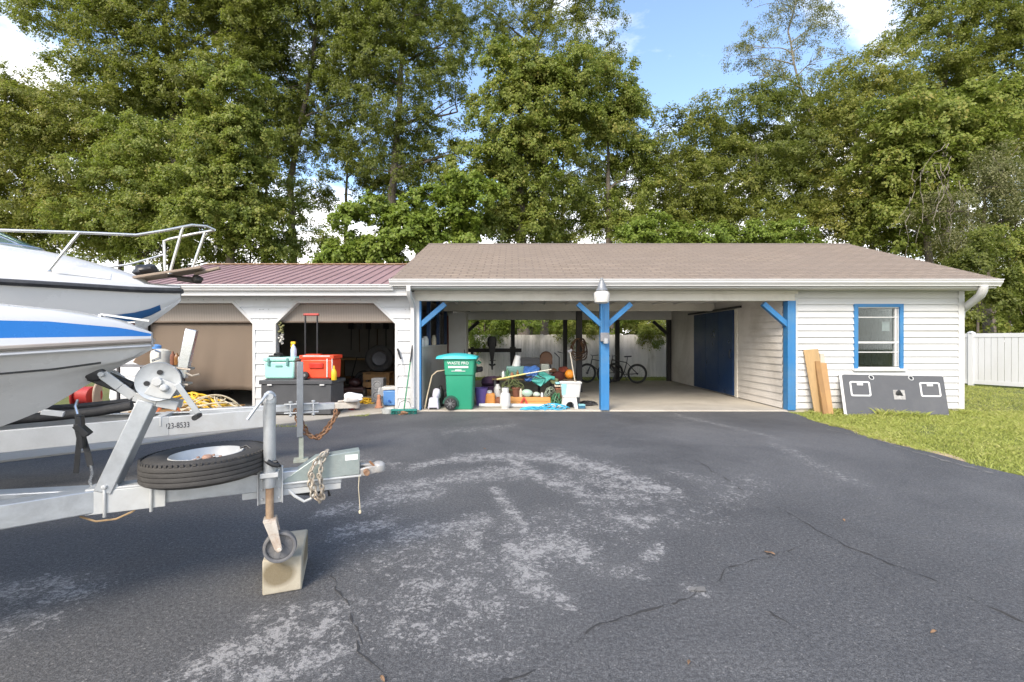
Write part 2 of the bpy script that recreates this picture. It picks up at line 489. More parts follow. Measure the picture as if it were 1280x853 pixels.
def wear_at(X, Y):
    w = np.zeros_like(X)
    for pts, hw, st in STROKES:
        for (a, b) in zip(pts[:-1], pts[1:]):
            ga, gb = G(*a), G(*b)
            d = np.array([gb.x - ga.x, gb.y - ga.y]); L2 = max(d @ d, 1e-6)
            t = np.clip(((X - ga.x) * d[0] + (Y - ga.y) * d[1]) / L2, 0, 1)
            dx = X - (ga.x + t * d[0]); dy = Y - (ga.y + t * d[1])
            Ym = (ga.y + gb.y) / 2
            hx = hw * Ym / F; hy = hw * Ym * Ym / (F * CAMZ)
            q = (dx / (hx * 1.5)) ** 2 + (dy / hy) ** 2
            w = np.maximum(w, st * np.exp(-q * .8))
    return w
def edge_x(y):                              # right border of the driveway
    return 5.50 + .06 * math.sin(y * 1.7) + .04 * math.sin(y * 4.3 + 1) + (.0 if y < 8.4 else (y - 8.4) * .22)
xs = np.concatenate([np.arange(-16, -5, .6), np.arange(-5, 5.2, .05)])
ys = np.concatenate([np.arange(-8, 1.4, .5), np.arange(1.4, 9.401, .05)])
mb = MB()
nxs = 6
XX, YY = np.meshgrid(xs, ys)
verts = []; wear = []
ww = wear_at(XX, YY)
m_cols = len(xs) + nxs
for j, y in enumerate(ys):
    ex = edge_x(y)
    for i, x in enumerate(xs):
        verts.append((x, y, 0)); wear.append(ww[j, i])
    for k in range(1, nxs + 1):
        x = xs[-1] + (ex - xs[-1]) * k / nxs
        verts.append((x, y, -.012 if k == nxs else 0)); wear.append(0)
fs = []
for j in range(len(ys) - 1):
    for i in range(m_cols - 1):
        a = j * m_cols + i
        fs.append((a, a + 1, a + m_cols + 1, a + m_cols))
me = bpy.data.meshes.new('driveway'); me.from_pydata(verts, [], fs)
at = me.attributes.new('wear', 'FLOAT', 'POINT'); at.data.foreach_set('value', np.array(wear, dtype=np.float32))
def asphalt_mat():
    m, nt, b, out = new_mat('worn_asphalt')
    co = coords(nt)
    a = N(nt, 'ShaderNodeAttribute'); a.attribute_name = 'wear'
    big = noise(nt, co, .45, 6, .6, .6); mid = noise(nt, co, 3.0, 7, .7, .4); fine = noise(nt, co, 42, 4, .75); grit = noise(nt, co, 170, 2, .8)
    base = ramp(nt, big, [(.28, (.056, .056, .058)), (.5, (.080, .080, .082)), (.72, (.118, .117, .117))])
    base2 = mixc(nt, ramp(nt, mid, [(.4, (0, 0, 0)), (.8, (.55, .55, .55))]).outputs[0], base.outputs[0], (.10, .10, .10))
    g = ramp(nt, math_(nt, 'ADD', math_(nt, 'MULTIPLY', grit, .5), math_(nt, 'MULTIPLY', noise(nt, co, 48, 4, .85), .5)), [(.38, (.35, .35, .36)), (.5, (1, 1, 1)), (.61, (2.0, 2.0, 1.97))])
    base3 = mixc(nt, 1.0, base2, g.outputs[0], 'MULTIPLY')
    # fine pale aggregate where sealer is gone
    med = noise(nt, co, 9, 7, .75, .4)
    def stones(scale, lo, hi):
        v_ = N(nt, 'ShaderNodeTexVoronoi', Scale=scale); v_.inputs['Randomness'].default_value = 1
        dv = nt.nodes.new('ShaderNodeVectorMath'); dv.operation = 'ADD'; nt.links.new(co, dv.inputs[0])
        ns = N(nt, 'ShaderNodeTexNoise', Scale=scale * 1.7, Detail=2.0); nt.links.new(co, ns.inputs['Vector'])
        sc_ = nt.nodes.new('ShaderNodeVectorMath'); sc_.operation = 'SCALE'; sc_.inputs['Scale'].default_value = .7 / scale; nt.links.new(ns.outputs['Color'], sc_.inputs[0]); nt.links.new(sc_.outputs[0], dv.inputs[1])
        nt.links.new(dv.outputs[0], v_.inputs['Vector'])
        rnd = nt.nodes.new('ShaderNodeSeparateColor'); nt.links.new(v_.outputs['Color'], rnd.inputs[0])
        # chance that this stone is bare grows with wear and with a patchy noise
        pw = math_(nt, 'MULTIPLY', a.outputs['Fac'], ramp(nt, med, [(.40, (.04, .04, .04)), (.60, (1, 1, 1))]).outputs[0])
        p_ = math_(nt, 'ADD', math_(nt, 'MULTIPLY', pw, hi), math_(nt, 'MULTIPLY', ramp(nt, mid, [(.5, (0, 0, 0)), (.75, (1, 1, 1))]).outputs[0], lo))
        return math_(nt, 'MULTIPLY', math_(nt, 'SUBTRACT', p_, rnd.outputs[0]), 9.0, True)
    mk_ = math_(nt, 'ADD', math_(nt, 'MULTIPLY', stones(140.0, .08, 1.0), .50), math_(nt, 'MULTIPLY', stones(58.0, .05, .95), .72))
    mk_ = math_(nt, 'ADD', mk_, math_(nt, 'MULTIPLY', stones(22.0, .0, .75), .32))
    mk_ = math_(nt, 'ADD', mk_, math_(nt, 'MULTIPLY', math_(nt, 'MULTIPLY', a.outputs['Fac'], med), .30), True)
    mk = ramp(nt, mk_, [(.0, (0, 0, 0)), (1.0, (.9, .9, .9))])
    agg = ramp(nt, grit, [(.3, (.20, .195, .19)), (.7, (.42, .41, .395))])
    c = mixc(nt, mk.outputs[0], base3, agg.outputs[0])
    vor = N(nt, 'ShaderNodeTexVoronoi', Scale=26.0); nt.links.new(co, vor.inputs['Vector'])
    sp = ramp(nt, vor.outputs['Distance'], [(.06, (1, 1, 1)), (.16, (0, 0, 0))])
    c = mixc(nt, math_(nt, 'MULTIPLY', sp.outputs[0], math_(nt, 'MULTIPLY', mid, .95)), c, (.33, .32, .30))
    nt.links.new(c, b.inputs['Base Color'])
    rr = ramp(nt, mid, [(.3, (.60,) * 3), (.7, (.85,) * 3)]); nt.links.new(rr.outputs[0], b.inputs['Roughness'])
    b.inputs['Specular IOR Level'].default_value = .35
    bp = N(nt, 'ShaderNodeBump', Strength=.55, Distance=.008); nt.links.new(grit, bp.inputs['Height'])
    bp2 = N(nt, 'ShaderNodeBump', Strength=.35, Distance=.02); nt.links.new(fine, bp2.inputs['Height']); nt.links.new(bp.outputs[0], bp2.inputs['Normal'])
    nt.links.new(bp2.outputs[0], b.inputs['Normal'])
    return m
me.materials.append(asphalt_mat())
drive = bpy.data.objects.new('driveway', me); COL.objects.link(drive); drive['kind'] = 'structure'; OBJ_T['driveway'] = Matrix.Identity(4)

CRACKM = mat('crack_dark', (.040, .040, .041), .9, var=.3)
CRACKFILL = mat('crack_filler', (.16, .155, .145), .9, var=.4, scale=12)
def crack(pts, w, m, seed, z=.004):
    rr = random.Random(seed); P = [G(*p) for p in pts]; mb = MB(); L = []; Rr_ = []
    dense = []
    for a, b in zip(P[:-1], P[1:]):
        n = max(2, int((b - a).length / .045))
        for k in range(n): dense.append(a.lerp(b, k / n))
    dense.append(P[-1])
    ox = oy = 0
    for i, p in enumerate(dense):
        ox = ox * .85 + rr.uniform(-.018, .018); oy = oy * .85 + rr.uniform(-.018, .018)
        t = dense[min(i + 1, len(dense) - 1)] - dense[max(i - 1, 0)]; nrm = Vector((-t.y, t.x, 0)).normalized()
        ww_ = w * max(.10, rr.gauss(.7, .9)) * (0.25 if i in (0, len(dense) - 1) else 1)
        c = p + Vector((ox, oy, z))
        L.append(c + nrm * ww_ / 2); Rr_.append(c - nrm * ww_ / 2)
    mb.loft([L, Rr_]); mb.build('crack', m, drive, smooth=0)
crack([(868, 574), (905, 600), (955, 628), (985, 640), (1012, 655), (1026, 664), (1060, 681), (1110, 702), (1165, 722), (1210, 745), (1285, 778)], .0075, CRACKM, 1)
crack([(1012, 676), (975, 690), (950, 697), (910, 715), (880, 736), (845, 752), (800, 771), (760, 780), (735, 797), (690, 825), (660, 838), (628, 856)], .007, CRACKM, 2)
crack([(448, 800), (452, 815), (465, 832), (478, 852)], .009, CRACKM, 3)
crack([(418, 715), (425, 740), (440, 775), (448, 800)], .006, CRACKM, 4)
crack([(945, 757), (985, 780), (1020, 800)], .007, CRACKM, 5)
crack([(860, 741), (876, 738), (886, 743)], .05, CRACKFILL, 6, .006)
crack([(1030, 536), (1090, 548), (1150, 566), (1240, 592)], .03, CRACKFILL, 7)

# concrete pads (real step above the asphalt)
mb = MB()
pad = [(-16, -2.5), (-8.2, 3.6), (-6.1, 5.42), (-5.3, 6.2), (-4.56, 7.15), (-3.9, 8.0), (-3.2, 8.72), (-2.4, 9.22), (-2.05, 9.34), (-2.05, 9.48), (-16, 9.48)]
mb.prism([(x, y, -.05) for x, y in pad], (0, 0, .075)); mb.build('concrete_apron', CONC, bevel=.012)['kind'] = 'structure'
mb = MB(); mb.bx(-2.045, 5.86, 9.36, 16.35, -.05, .03); mb.build('concrete_slab', CONC, bevel=.012)['kind'] = 'structure'
mb = MB(); mb.bx(-8.5, -2.05, 9.485, 15.4, -.05, .022); mb.build('garage_floor', CONC, smooth=0)['kind'] = 'structure'
# bare sandy strip along the driveway edge
mb = MB(); L = []; Rr_ = []
rr = random.Random(4)
for k in range(32):
    y = 5.5 + k * .085; w_ = .26 * math.sin(math.pi * k / 31) ** .7 * (.55 + .45 * math.sin(k * .55)) + rr.uniform(0, .05)
    L.append(Vector((edge_x(y) - .03, y, -.004))); Rr_.append(Vector((edge_x(y) + w_, y, -.006)))
mb.loft([L, Rr_]); mb.build('sandy_verge', SAND, smooth=0)['kind'] = 'structure'

# ------------------------------------------------------------------ lapped siding helper
def siding(mb, P, a0, a1, z0, z1, pitch, lip, holes=()):
    """holes: convex polygons [(a,z)...]; P(a, off, z) -> point"""
    def span(poly, z):
        xs_ = []
        n = len(poly)
        for i in range(n):
            (xa, za), (xb, zb) = poly[i], poly[(i + 1) % n]
            if (za - z) * (zb - z) < 0:
                xs_.append(xa + (xb - xa) * (z - za) / (zb - za))
        return (min(xs_), max(xs_)) if len(xs_) >= 2 else None
    def segs(z):
        iv = sorted(s for s in (span(h, z) for h in holes) if s)
        out = []; cur = a0
        for lo, hi in iv:
            if lo > cur + 1e-4: out.append((cur, lo))
            cur = max(cur, hi)
        if cur < a1 - 1e-4: out.append((cur, a1))
        return out
    brk = sorted({round(z, 4) for h in holes for _, z in h})
    z = z0
    while z < z1 - 1e-4:
        zt = min(z + pitch, z1)
        cuts = [z] + [b for b in brk if z + 1e-3 < b < zt - 1e-3] + [zt]
        for k, (za, zb) in enumerate(zip(cuts[:-1], cuts[1:])):
            oa = lip * (1 - (za - z) / pitch); ob = lip * (1 - (zb - z) / pitch)
            for (l0, r0), (l1, r1) in zip(segs(za + 1e-4), segs(zb - 1e-4)):
                mb.add([P(l0, oa, za), P(r0, oa, za), P(r1, ob, zb), P(l1, ob, zb)], [(0, 1, 2, 3)])
                if k == 0:
                    mb.add([P(l0, oa, za), P(r0, oa, za), P(r0, -.004, za), P(l0, -.004, za)], [(0, 3, 2, 1)])
        z = zt

# ------------------------------------------------------------------ garage (left building)
gar = thing('garage', 'white sided garage with two chamfered bays and a low maroon metal roof', 'garage', (-5.2, 9.4, 0))
YF = 9.4
def octo(l, r, tl, tr): return [(l, .0), (l, 1.805), (tl, 2.235), (tr, 2.235), (r, 1.805), (r, .0)]
bayL = octo(-7.62, -5.35, -7.2, -5.77)
bayR = octo(-4.87, -2.41, -4.43, -2.86)
mb = MB(); siding(mb, lambda a, o, z: Vector((a, YF - o, z)), -8.3, -1.99, .03, 2.46, .236, .024, [bayL, bayR])
mb.build('wall', SIDING2, gar, smooth=0)
mb = MB()
mb.bx(-8.3, -8.2, 9.46, 15.3, .02, 2.46); mb.bx(-8.2, -2.05, 15.2, 15.3, .02, 2.46); mb.bx(-2.05, -1.99, 13.3, 15.3, .02, 2.46)
mb.add([(-8.28, 9.43, 2.46), (-8.28, 15.3, 2.46), (-8.28, 12.3, 3.38)], [(0, 1, 2)])
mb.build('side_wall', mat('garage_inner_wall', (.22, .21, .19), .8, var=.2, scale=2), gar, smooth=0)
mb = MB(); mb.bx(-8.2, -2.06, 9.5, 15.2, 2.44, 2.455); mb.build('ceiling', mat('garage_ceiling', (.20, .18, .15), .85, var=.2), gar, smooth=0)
for nm, poly in (('bay_trim', bayL), ('bay_trim', bayR)):
    mb = MB()
    # each trim stick is a prism between the opening polygon and a wider one
    cx = (poly[0][0] + poly[-1][0]) / 2
    wide = [(poly[0][0] - .055, 0), (poly[1][0] - .055, 1.82), (poly[2][0] - .025, 2.285), (poly[3][0] + .025, 2.285), (poly[4][0] + .055, 1.82), (poly[5][0] + .055, 0)]
    for i in range(5):
        q = [poly[i], poly[i + 1], wide[i + 1], wide[i]]
        mb.prism([(a, YF - .024, max(z, .028)) for a, z in q], (0, .15, 0))
    mb.build(nm, WHITE, gar, smooth=0)
# roll-down shades
def shade_sheet(xa, xb, zt, zb, y, amp, seed, nx=60, nz=14, clipf=None):
    rr = random.Random(seed); rows = []
    for j in range(nz + 1):
        t = j / nz; row = []
        for i in range(nx + 1):
            x = xa + (xb - xa) * i / nx
            z = zt + (zb - zt) * t + (.012 * math.sin(x * 5) * t)
            w_ = amp * t * (math.sin(x * 9 + 2.2 * math.sin(x * 2.1 + t * 1.5)) * .6 + math.sin(x * 17 + t * 3) * .25) * (.4 + .6 * min(1, max(0, (x - xa) / (xb - xa))))
            row.append(Vector((x, y + w_, z)))
        rows.append(row)
    return rows
mb = MB(); mb.loft(shade_sheet(-7.60, -5.37, 1.86, .42, YF + .17, .035, 3)); mb.build('roller_shade', SHADE, gar, smooth=60, solid=.004)
def valance(poly, zb):
    t = (zb - 1.805) / (2.235 - 1.805); x0 = poly[1][0] + (poly[2][0] - poly[1][0]) * t; x1 = poly[4][0] + (poly[3][0] - poly[4][0]) * t
    mb = MB()
    mb.prism([(x0 - .02, YF + .10, zb), (poly[2][0] - .02, YF + .13, 2.25), (poly[3][0] + .02, YF + .13, 2.25), (x1 + .02, YF + .10, zb)], (0, .03, 0))
    v = mb.build('valance', VALANCE, gar, smooth=0)
    b2 = MB(); b2.tube([(x0 - .02, YF + .105, zb - .012), (x1 + .02, YF + .105, zb - .012)], .022, 10); b2.build('roller_bar', mat('roller_brown', (.16, .12, .09), .7), v)
valance(bayL, 1.86); valance(bayR, 1.86)
# metal roof
GE_Y, GE_Z, GR_Y, GR_Z = 9.02, 2.545, 12.2, 3.50
def gslope(x, t, off=0):
    return Vector((x, GE_Y + (GR_Y - GE_Y) * t, GE_Z + (GR_Z - GE_Z) * t + off))
mb = MB()
gx0, gx1 = -8.15, -2.05
mb.prism([gslope(gx0, 0), gslope(gx1, 0), gslope(gx1, 1), gslope(gx0, 1)], (0, 0, -.03))
mb.prism([gslope(gx0, 1, -.001), gslope(gx1, 1, -.001), Vector((gx1, 15.4, 2.5)), Vector((gx0, 15.4, 2.5))], (0, 0, -.03))
x = gx0 + .02
while x < gx1:
    mb.prism([gslope(x - .018, -.004, .001), gslope(x - .008, -.004, .022), gslope(x + .008, -.004, .022), gslope(x + .018, -.004, .001)], gslope(0, .995) - gslope(0, -.004))
    x += .2286
mb.build('metal_roof', METALROOF, gar, smooth=0)
mb = MB(); mb.prism([(gx0 - .02, GR_Y - .16, GR_Z - .022), (gx0 - .02, GR_Y, GR_Z + .035), (gx0 - .02, GR_Y + .16, GR_Z - .022)], (gx1 - gx0 + .02, 0, 0)); mb.build('ridge_cap', RIDGECAP, gar, smooth=0)
def gutter(parent, x0, x1, yb, zt, h, d):
    mb = MB()
    prof = [(yb, zt), (yb - d - .015, zt), (yb - d - .015, zt - .018), (yb - d, zt - .022), (yb - d + .005, zt - h * .5), (yb - d * .62, zt - h * .86), (yb - d * .6, zt - h), (yb, zt - h)]
    mb.prism([(x0, y, z) for y, z in prof], (x1 - x0, 0, 0))
    return mb.build('gutter', WHITE, parent, bevel=.003, smooth=0)
gutter(gar, -8.2, -2.33, 9.0, 2.56, .115, .105)
mb = MB(); mb.bx(-8.2, -2.06, 9.003, 9.03, 2.35, 2.55); mb.bx(-8.2, -2.06, 9.03, 9.392, 2.46, 2.475); mb.build('fascia', WHITE, gar, smooth=0)
mb = MB()
mb.bx(-8.25, -2.02, YF - .018, YF - .002, 2.27, 2.46)
mb.build('frieze_board', SIDING2, gar, smooth=0)
BOLTM = mat('nail_head', (.30, .29, .28), .6)
mb = MB(); rr = random.Random(9)
for k in range(34):
    mb.lathe([(.009, 0), (.009, .006)], (-8.1 + k * .178 + rr.uniform(-.04, .04), YF - .016, 2.30 + (k % 2) * .12), ROTX, 8)
for xx in (-5.13, -5.02, -5.2, -2.2, -2.12):
    for k in range(4): mb.lathe([(.008, 0), (.008, .006)], (xx, YF - .015, 1.5 + k * .2), ROTX, 8)
mb.build('nail', BOLTM, gar)['kind'] = 'stuff'

# ------------------------------------------------------------------ carport with store room
car = thing('carport', 'wide open carport with blue posts, brown shingle gable roof and white store room', 'carport', (1.9, 9.4, 0))
EY, EZ, RY, RZ = 8.88, 2.66, 12.9, 4.20
SL = math.hypot(RY - EY, RZ - EZ)
def cslope(x, t, off=0): return Vector((x, EY + (RY - EY) * t, EZ + (RZ - EZ) * t + off))
# shingle courses, each a slightly tilted strip with a lip
mb = MB(); nc = int(SL / .143); cx0, cx1 = -2.36, 9.52
uvs = {}
rr = random.Random(5)
for side in (0, 1):
    for k in range(nc + 1):
        t0 = k * .143 / SL; t1 = min(1, (k + 1) * .143 / SL)
        if t1 <= t0: continue
        n_ = 40; lo = []; hi = []; li = []
        for i in range(n_ + 1):
            x = cx0 + (cx1 - cx0) * i / n_
            j = rr.uniform(-.0015, .0015)
            a, b_, c_ = cslope(x, t0, .012 + j), cslope(x, t1, .002), cslope(x, t0, .000)
            if side:
                for q in (a, b_, c_): q.y = 2 * RY - q.y
            lo.append(a); hi.append(b_); li.append(c_)
        mb.loft([li, lo]); mb.loft([lo, hi])
mb.uv = lambda v: (v.x, (abs(RY - v.y) / (RY - EY)) * -SL)
roof = mb.build('roof', SHINGLE, car, smooth=0)
mb = MB()
mb.prism([cslope(cx0, .0, -.03), cslope(cx0, 1, -.03), Vector((cx0, 2 * RY - EY, EZ - .03))], (cx1 - cx0, 0, 0)); mb.build('roof_deck', mat('roof_underlay', (.2, .17, .14), .9), car, smooth=0)
mb = MB(); x = cx0
while x < cx1 - .05:
    mb.prism([(x, RY - .15, RZ - .046), (x, RY, RZ + .020), (x, RY + .15, RZ - .046), (x, RY, RZ - .02)], (min(.24, cx1 - x), 0, 0)); x += .243
mb.build('ridge_cap', SHINGLE, roof, smooth=0)
for x in (cx0 - .012, cx1 - .012):                                 # rake boards on the gable ends
    mb = MB(); mb.prism([cslope(x, 0, -.01), cslope(x, 1, -.01), cslope(x, 1, -.15), cslope(x, 0, -.15)], (.025, 0, 0)); mb.build('rake_board', WHITE, car, smooth=0)
gutter(car, -2.39, 9.545, 8.94, 2.655, .13, .11)
mb = MB(); mb.bx(-2.36, 9.52, 8.943, 8.965, 2.49, 2.66); mb.build('fascia', WHITE, car, smooth=0)
mb = MB(); mb.bx(-2.34, 9.50, 8.965, 9.44, 2.49, 2.505); mb.build('soffit', CREAM, car, smooth=0)
mb = MB(); mb.bx(-1.98, 5.80, 9.33, 9.46, 2.275, 2.488); mb.bx(-2.0, 5.86, 9.318, 9.33, 2.42, 2.488); mb.build('header_beam', CREAM, car, bevel=.004)
mb = MB(); mb.bx(-2.0, 5.64, 9.47, 16.3, 2.50, 2.515); mb.build('ceiling', CEIL, car, smooth=0)
mb = MB(); mb.bx(-1.9, 5.63, 12.62, 12.78, 2.285, 2.498); mb.build('cross_beam', CREAM, car, bevel=.004)
mb = MB(); mb.bx(-2.4, 5.63, 16.05, 16.19, 2.20, 2.498); mb.build('cross_beam', CEIL, car, bevel=.004)
mb = MB()
for xx in np.arange(-1.5, 5.6, .6):
    mb.bx(xx - .02, xx + .02, 9.5, 16.0, 2.46, 2.499)
mb.build('ceiling_batten', CEIL, car, smooth=0)

def post(x, y, w, zt, m, braces, bm=None, y2=None):
    mb = MB(); mb.bx(x - w / 2, x + w / 2, y - w / 2, y + w / 2, .03, zt)
    p = mb.build('post', m, car, bevel=.006)
    for s in braces:
        b = MB(); b.bar((x + s * w * .3, y, zt - .50), (x + s * .55, y, zt - .055), .10, .10, (0, 1, 0)); b.build('brace', m, p, bevel=.004)
    return p
post(1.905, 9.40, .175, 2.275, BLUE, (-1, 1))
post(5.735, 9.405, .165, 2.275, BLUE, (-1,))
post(-1.93, 9.42, .11, 2.275, BLUE, (1,))
for x in (-1.72, .03, 1.88, 3.73):
    post(x, 16.12, .14, 2.2, DARKWOOD, (1,) if x < -1 else ())
post(5.55, 16.12, .14, 2.2, DARKWOOD, (-1,))
post(1.87, 12.7, .16, 2.285, DARKWOOD, ())
# left half wall, ledge, studs over it
mb = MB(); mb.bx(-1.985, -1.87, 9.485, 13.28, .03, 1.325); mb.build('half_wall', mat('grey_panel_wall', (.52, .50, .475), .6, var=.1, scale=1.5, dirt=(.26, .24, .22), dirt_amt=.5), car, smooth=0)
mb = MB(); mb.bx(-2.04, -1.85, 9.485, 13.28, 1.325, 1.352); mb.build('ledge', WHITE, car, smooth=0)
for yy in (10.55, 11.9, 13.2):
    mb = MB(); mb.bx(-1.97, -1.885, yy - .05, yy + .05, 1.352, 2.499); mb.build('stud', BLUEDK, car, smooth=0)
# corner downspout
def downspout(parent, pts, bottom):
    mb = MB()
    for a, b in zip(pts[:-1], pts[1:]):
        mb.bar(a, b, .105, .085, (0, 1, 0) if abs(a[2] - b[2]) > .25 else (1, 0, 0))
    return mb.build('downspout', WHITE, parent, bevel=.014)
mb = MB(); mb.tube([(-2.02, 8.90, 2.53), (-2.02, 8.90, 2.44), (-2.02, 8.95, 2.36), (-2.02, 9.20, 2.22), (-2.02, 9.29, 2.14), (-2.02, 9.30, 1.9), (-2.02, 9.30, .12), (-2.02, 9.22, .06)], .055, 4)
mb.build('downspout', WHITE, car, bevel=.008, smooth=30)
mb = MB(); mb.bx(-2.09, -1.905, 9.345, 9.362, .03, 2.46); mb.bx(-2.09, -1.985, 9.362, 9.40, .03, 2.46); mb.build('corner_board', WHITE, car, smooth=0)
mb = MB(); mb.bx(-1.904, -1.872, 9.350, 9.364, .03, 2.27); mb.build('edge_strip', BLUE, car, smooth=0)
mb = MB(); mb.tube([(9.22, 8.90, 2.53), (9.22, 8.92, 2.43), (9.26, 9.0, 2.35), (9.40, 9.42, 2.16), (9.42, 9.55, 2.08), (9.42, 9.58, 1.9), (9.42, 9.58, .1)], .075, 8)
mb.build('downspout', WHITE, car, smooth=50)
# store room
mb = MB()
win = [(7.06, .90), (7.06, 2.215), (8.06, 2.215), (8.06, .90)]
siding(mb, lambda a, o, z: Vector((a, YF - o, z)), 5.83, 9.30, .06, 2.49, .134, .030, [win])
mb.build('wall', SIDING, car, smooth=0)
mb = MB()
dz = [(11.42, .05), (11.42, 2.3), (14.0, 2.3), (14.0, .05)]
siding(mb, lambda a, o, z: Vector((5.65 - o, a, z)), 9.49, 16.25, .05, 2.50, .152, .018, [])
mb.build('inner_wall', SIDING3, car, smooth=0)
mb = MB()
siding(mb, lambda a, o, z: Vector((9.30 + o, a, z)), 9.40, 16.3, .06, 2.5, .134, .014)
mb.prism([(9.295, 9.4, 2.5), (9.295, 16.3, 2.5), (9.295, 12.9, 4.0)], (.02, 0, 0))
mb.build('gable_wall', SIDING, car, smooth=0)
mb = MB()
mb.prism([(-2.1, 9.1, 2.62), (-2.1, 16.7, 2.62), (-2.1, 12.9, 4.05)], (.02, 0, 0))
mb.build('gable_wall', SIDING, car, smooth=0)
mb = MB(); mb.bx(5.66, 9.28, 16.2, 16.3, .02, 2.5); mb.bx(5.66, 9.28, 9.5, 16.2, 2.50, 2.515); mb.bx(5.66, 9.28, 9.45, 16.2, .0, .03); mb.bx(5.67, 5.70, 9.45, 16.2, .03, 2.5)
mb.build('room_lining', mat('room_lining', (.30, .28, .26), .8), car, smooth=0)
mb = MB(); mb.bx(9.20, 9.318, YF - .03, YF - .002, .05, 2.488); mb.build('corner_board', WHITE, car, smooth=0); mb = MB(); mb.bx(5.822, 5.885, YF - .026, YF - .002, .05, 2.488); mb.build('corner_board', WHITE, car, smooth=0)
mb = MB(); mb.bx(5.85, 9.29, 9.395, 9.5, -.02, .06); mb.build('foundation', CONC, car, smooth=0)
# window
wf = MB(); wf.bx(7.045, 7.125, YF - .04, YF + .05, .885, 2.215); wf.bx(7.985, 8.06, YF - .04, YF + .05, .885, 2.215); wf.bx(7.125, 7.985, YF - .04, YF + .05, 2.15, 2.215)
wo = wf.build('window', BLUE, car, bevel=.003)
s = MB()
for z0_, z1_ in ((2.125, 2.149), (1.93, 1.95), (1.40, 1.44), (1.21, 1.23), (.892, .915)): s.bx(7.126, 7.984, YF - .012, YF + .04, z0_, z1_)
s.bx(7.126, 7.15, YF - .006, YF + .038, .925, 2.115); s.bx(7.895, 7.93, YF - .02, YF + .038, .925, 2.115); s.bx(7.96, 7.984, YF - .006, YF + .038, .925, 2.115)
s.build('sash', WHITE, wo, bevel=.002)
s = MB(); s.bx(7.15, 7.96, YF + .012, YF + .018, .925, 2.115); s.build('pane', GLASS, wo, smooth=0)
s = MB(); s.bx(7.02, 8.10, YF - .075, YF + .03, .835, .884); s.build('sill', WHITE, wo, bevel=.004)
s = MB(); s.loft([[Vector((7.14 + .8 * i / 20, YF + .16 + .025 * math.sin(i * 1.9), z)) for i in range(21)] for z in (2.10, .94)]); s.build('curtain', mat('grey_curtain', (.032, .034, .038), .9, var=.3, scale=2), wo, smooth=60)
s = MB(); s.bx(7.74, 7.90, YF + .12, YF + .125, 1.66, 1.86); s.build('paper', WHITE, wo, smooth=0)
# sliding barn door
dr = MB(); dr.bx(5.585, 5.618, 11.50, 13.98, .07, 2.24)
dro = dr.build('sliding_door', BLUEDK, car, bevel=.004)
d = MB()
for yy in (12.33, 13.15): d.bx(5.580, 5.586, yy - .006, yy + .006, .075, 2.235)
d.bx(5.578, 5.586, 11.502, 11.56, .075, 2.235)
d.build('batten', BLUEDK, dro, smooth=0)
d = MB(); d.tube([(5.583, 11.62, 1.0), (5.545, 11.62, 1.03), (5.545, 11.62, 1.2), (5.583, 11.62, 1.23)], .012, 8); d.build('handle', BLACK, dro)
d = MB(); d.bx(5.560, 5.60, 11.1, 14.4, 2.265, 2.315); d.build('door_track', BLACK, car, smooth=0)
d = MB(); d.bx(5.60, 5.632, 11.34, 11.46, .04, 2.26); d.build('door_jamb', CREAM, car, smooth=0)

# fittings on the mid post
lamp = thing('yard_lamp', 'grey barn lamp with frosted white bowl hung before the gutter above the middle blue post', 'lamp', (1.72, 8.72, 2.16))
mb = MB(); mb.lathe([(.11, 2.40), (.118, 2.42), (.10, 2.45), (.085, 2.47), (.075, 2.53), (.055, 2.56), (.045, 2.60), (.028, 2.61), (.026, 2.66), (.0, 2.665)], (1.72, 8.72, 0), None, 24)
mb.build('lamp_housing', mat('lamp_steel', (.22, .23, .24), .45, metal=.4, var=.2, scale=12), lamp)
mb = MB(); mb.lathe([(.0, 2.165), (.10, 2.17), (.135, 2.19), (.145, 2.25), (.150, 2.35), (.140, 2.385), (.11, 2.40)], (1.72, 8.72, 0), None, 28)
mb.build('lamp_bowl', mat('frosted_bowl', (.62, .60, .56), .3, var=.05, bump=0, trans=.1), lamp)
mb = MB(); mb.tube([(1.72, 8.72, 2.50), (1.72, 8.80, 2.475), (1.72, 8.95, 2.43), (1.72, 9.33, 2.40)], .02, 8); mb.lathe([(.06, 0), (.06, .03)], (1.72, 9.332, 2.40), ROTX, 16); mb.build('lamp_arm', GALV, lamp)
bx_ = thing('outlet_box', 'small weathered grey outlet box on the face of the middle blue post', 'outlet box', (1.885, 9.31, 1.42))
mb = MB(); mb.bx(1.80, 1.97, 9.222, 9.311, 1.44, 1.62); mb.build('box_body', mat('grey_fitting', (.20, .20, .21), .5, var=.3, scale=20), bx_, bevel=.012)
mb = MB(); mb.lathe([(.05, 1.40), (.055, 1.46), (.05, 1.5)], (1.9, 9.20, 0), None, 14); mb.build('glass_jar', mat('dusty_jar', (.33, .34, .35), .2, var=.2), bx_)
mb = MB(); mb.tube([(1.87, 9.30, 1.62), (1.87, 9.30, 2.0), (1.86, 9.30, 2.27)], .011, 8); mb.build('conduit', BLUE, bx_)
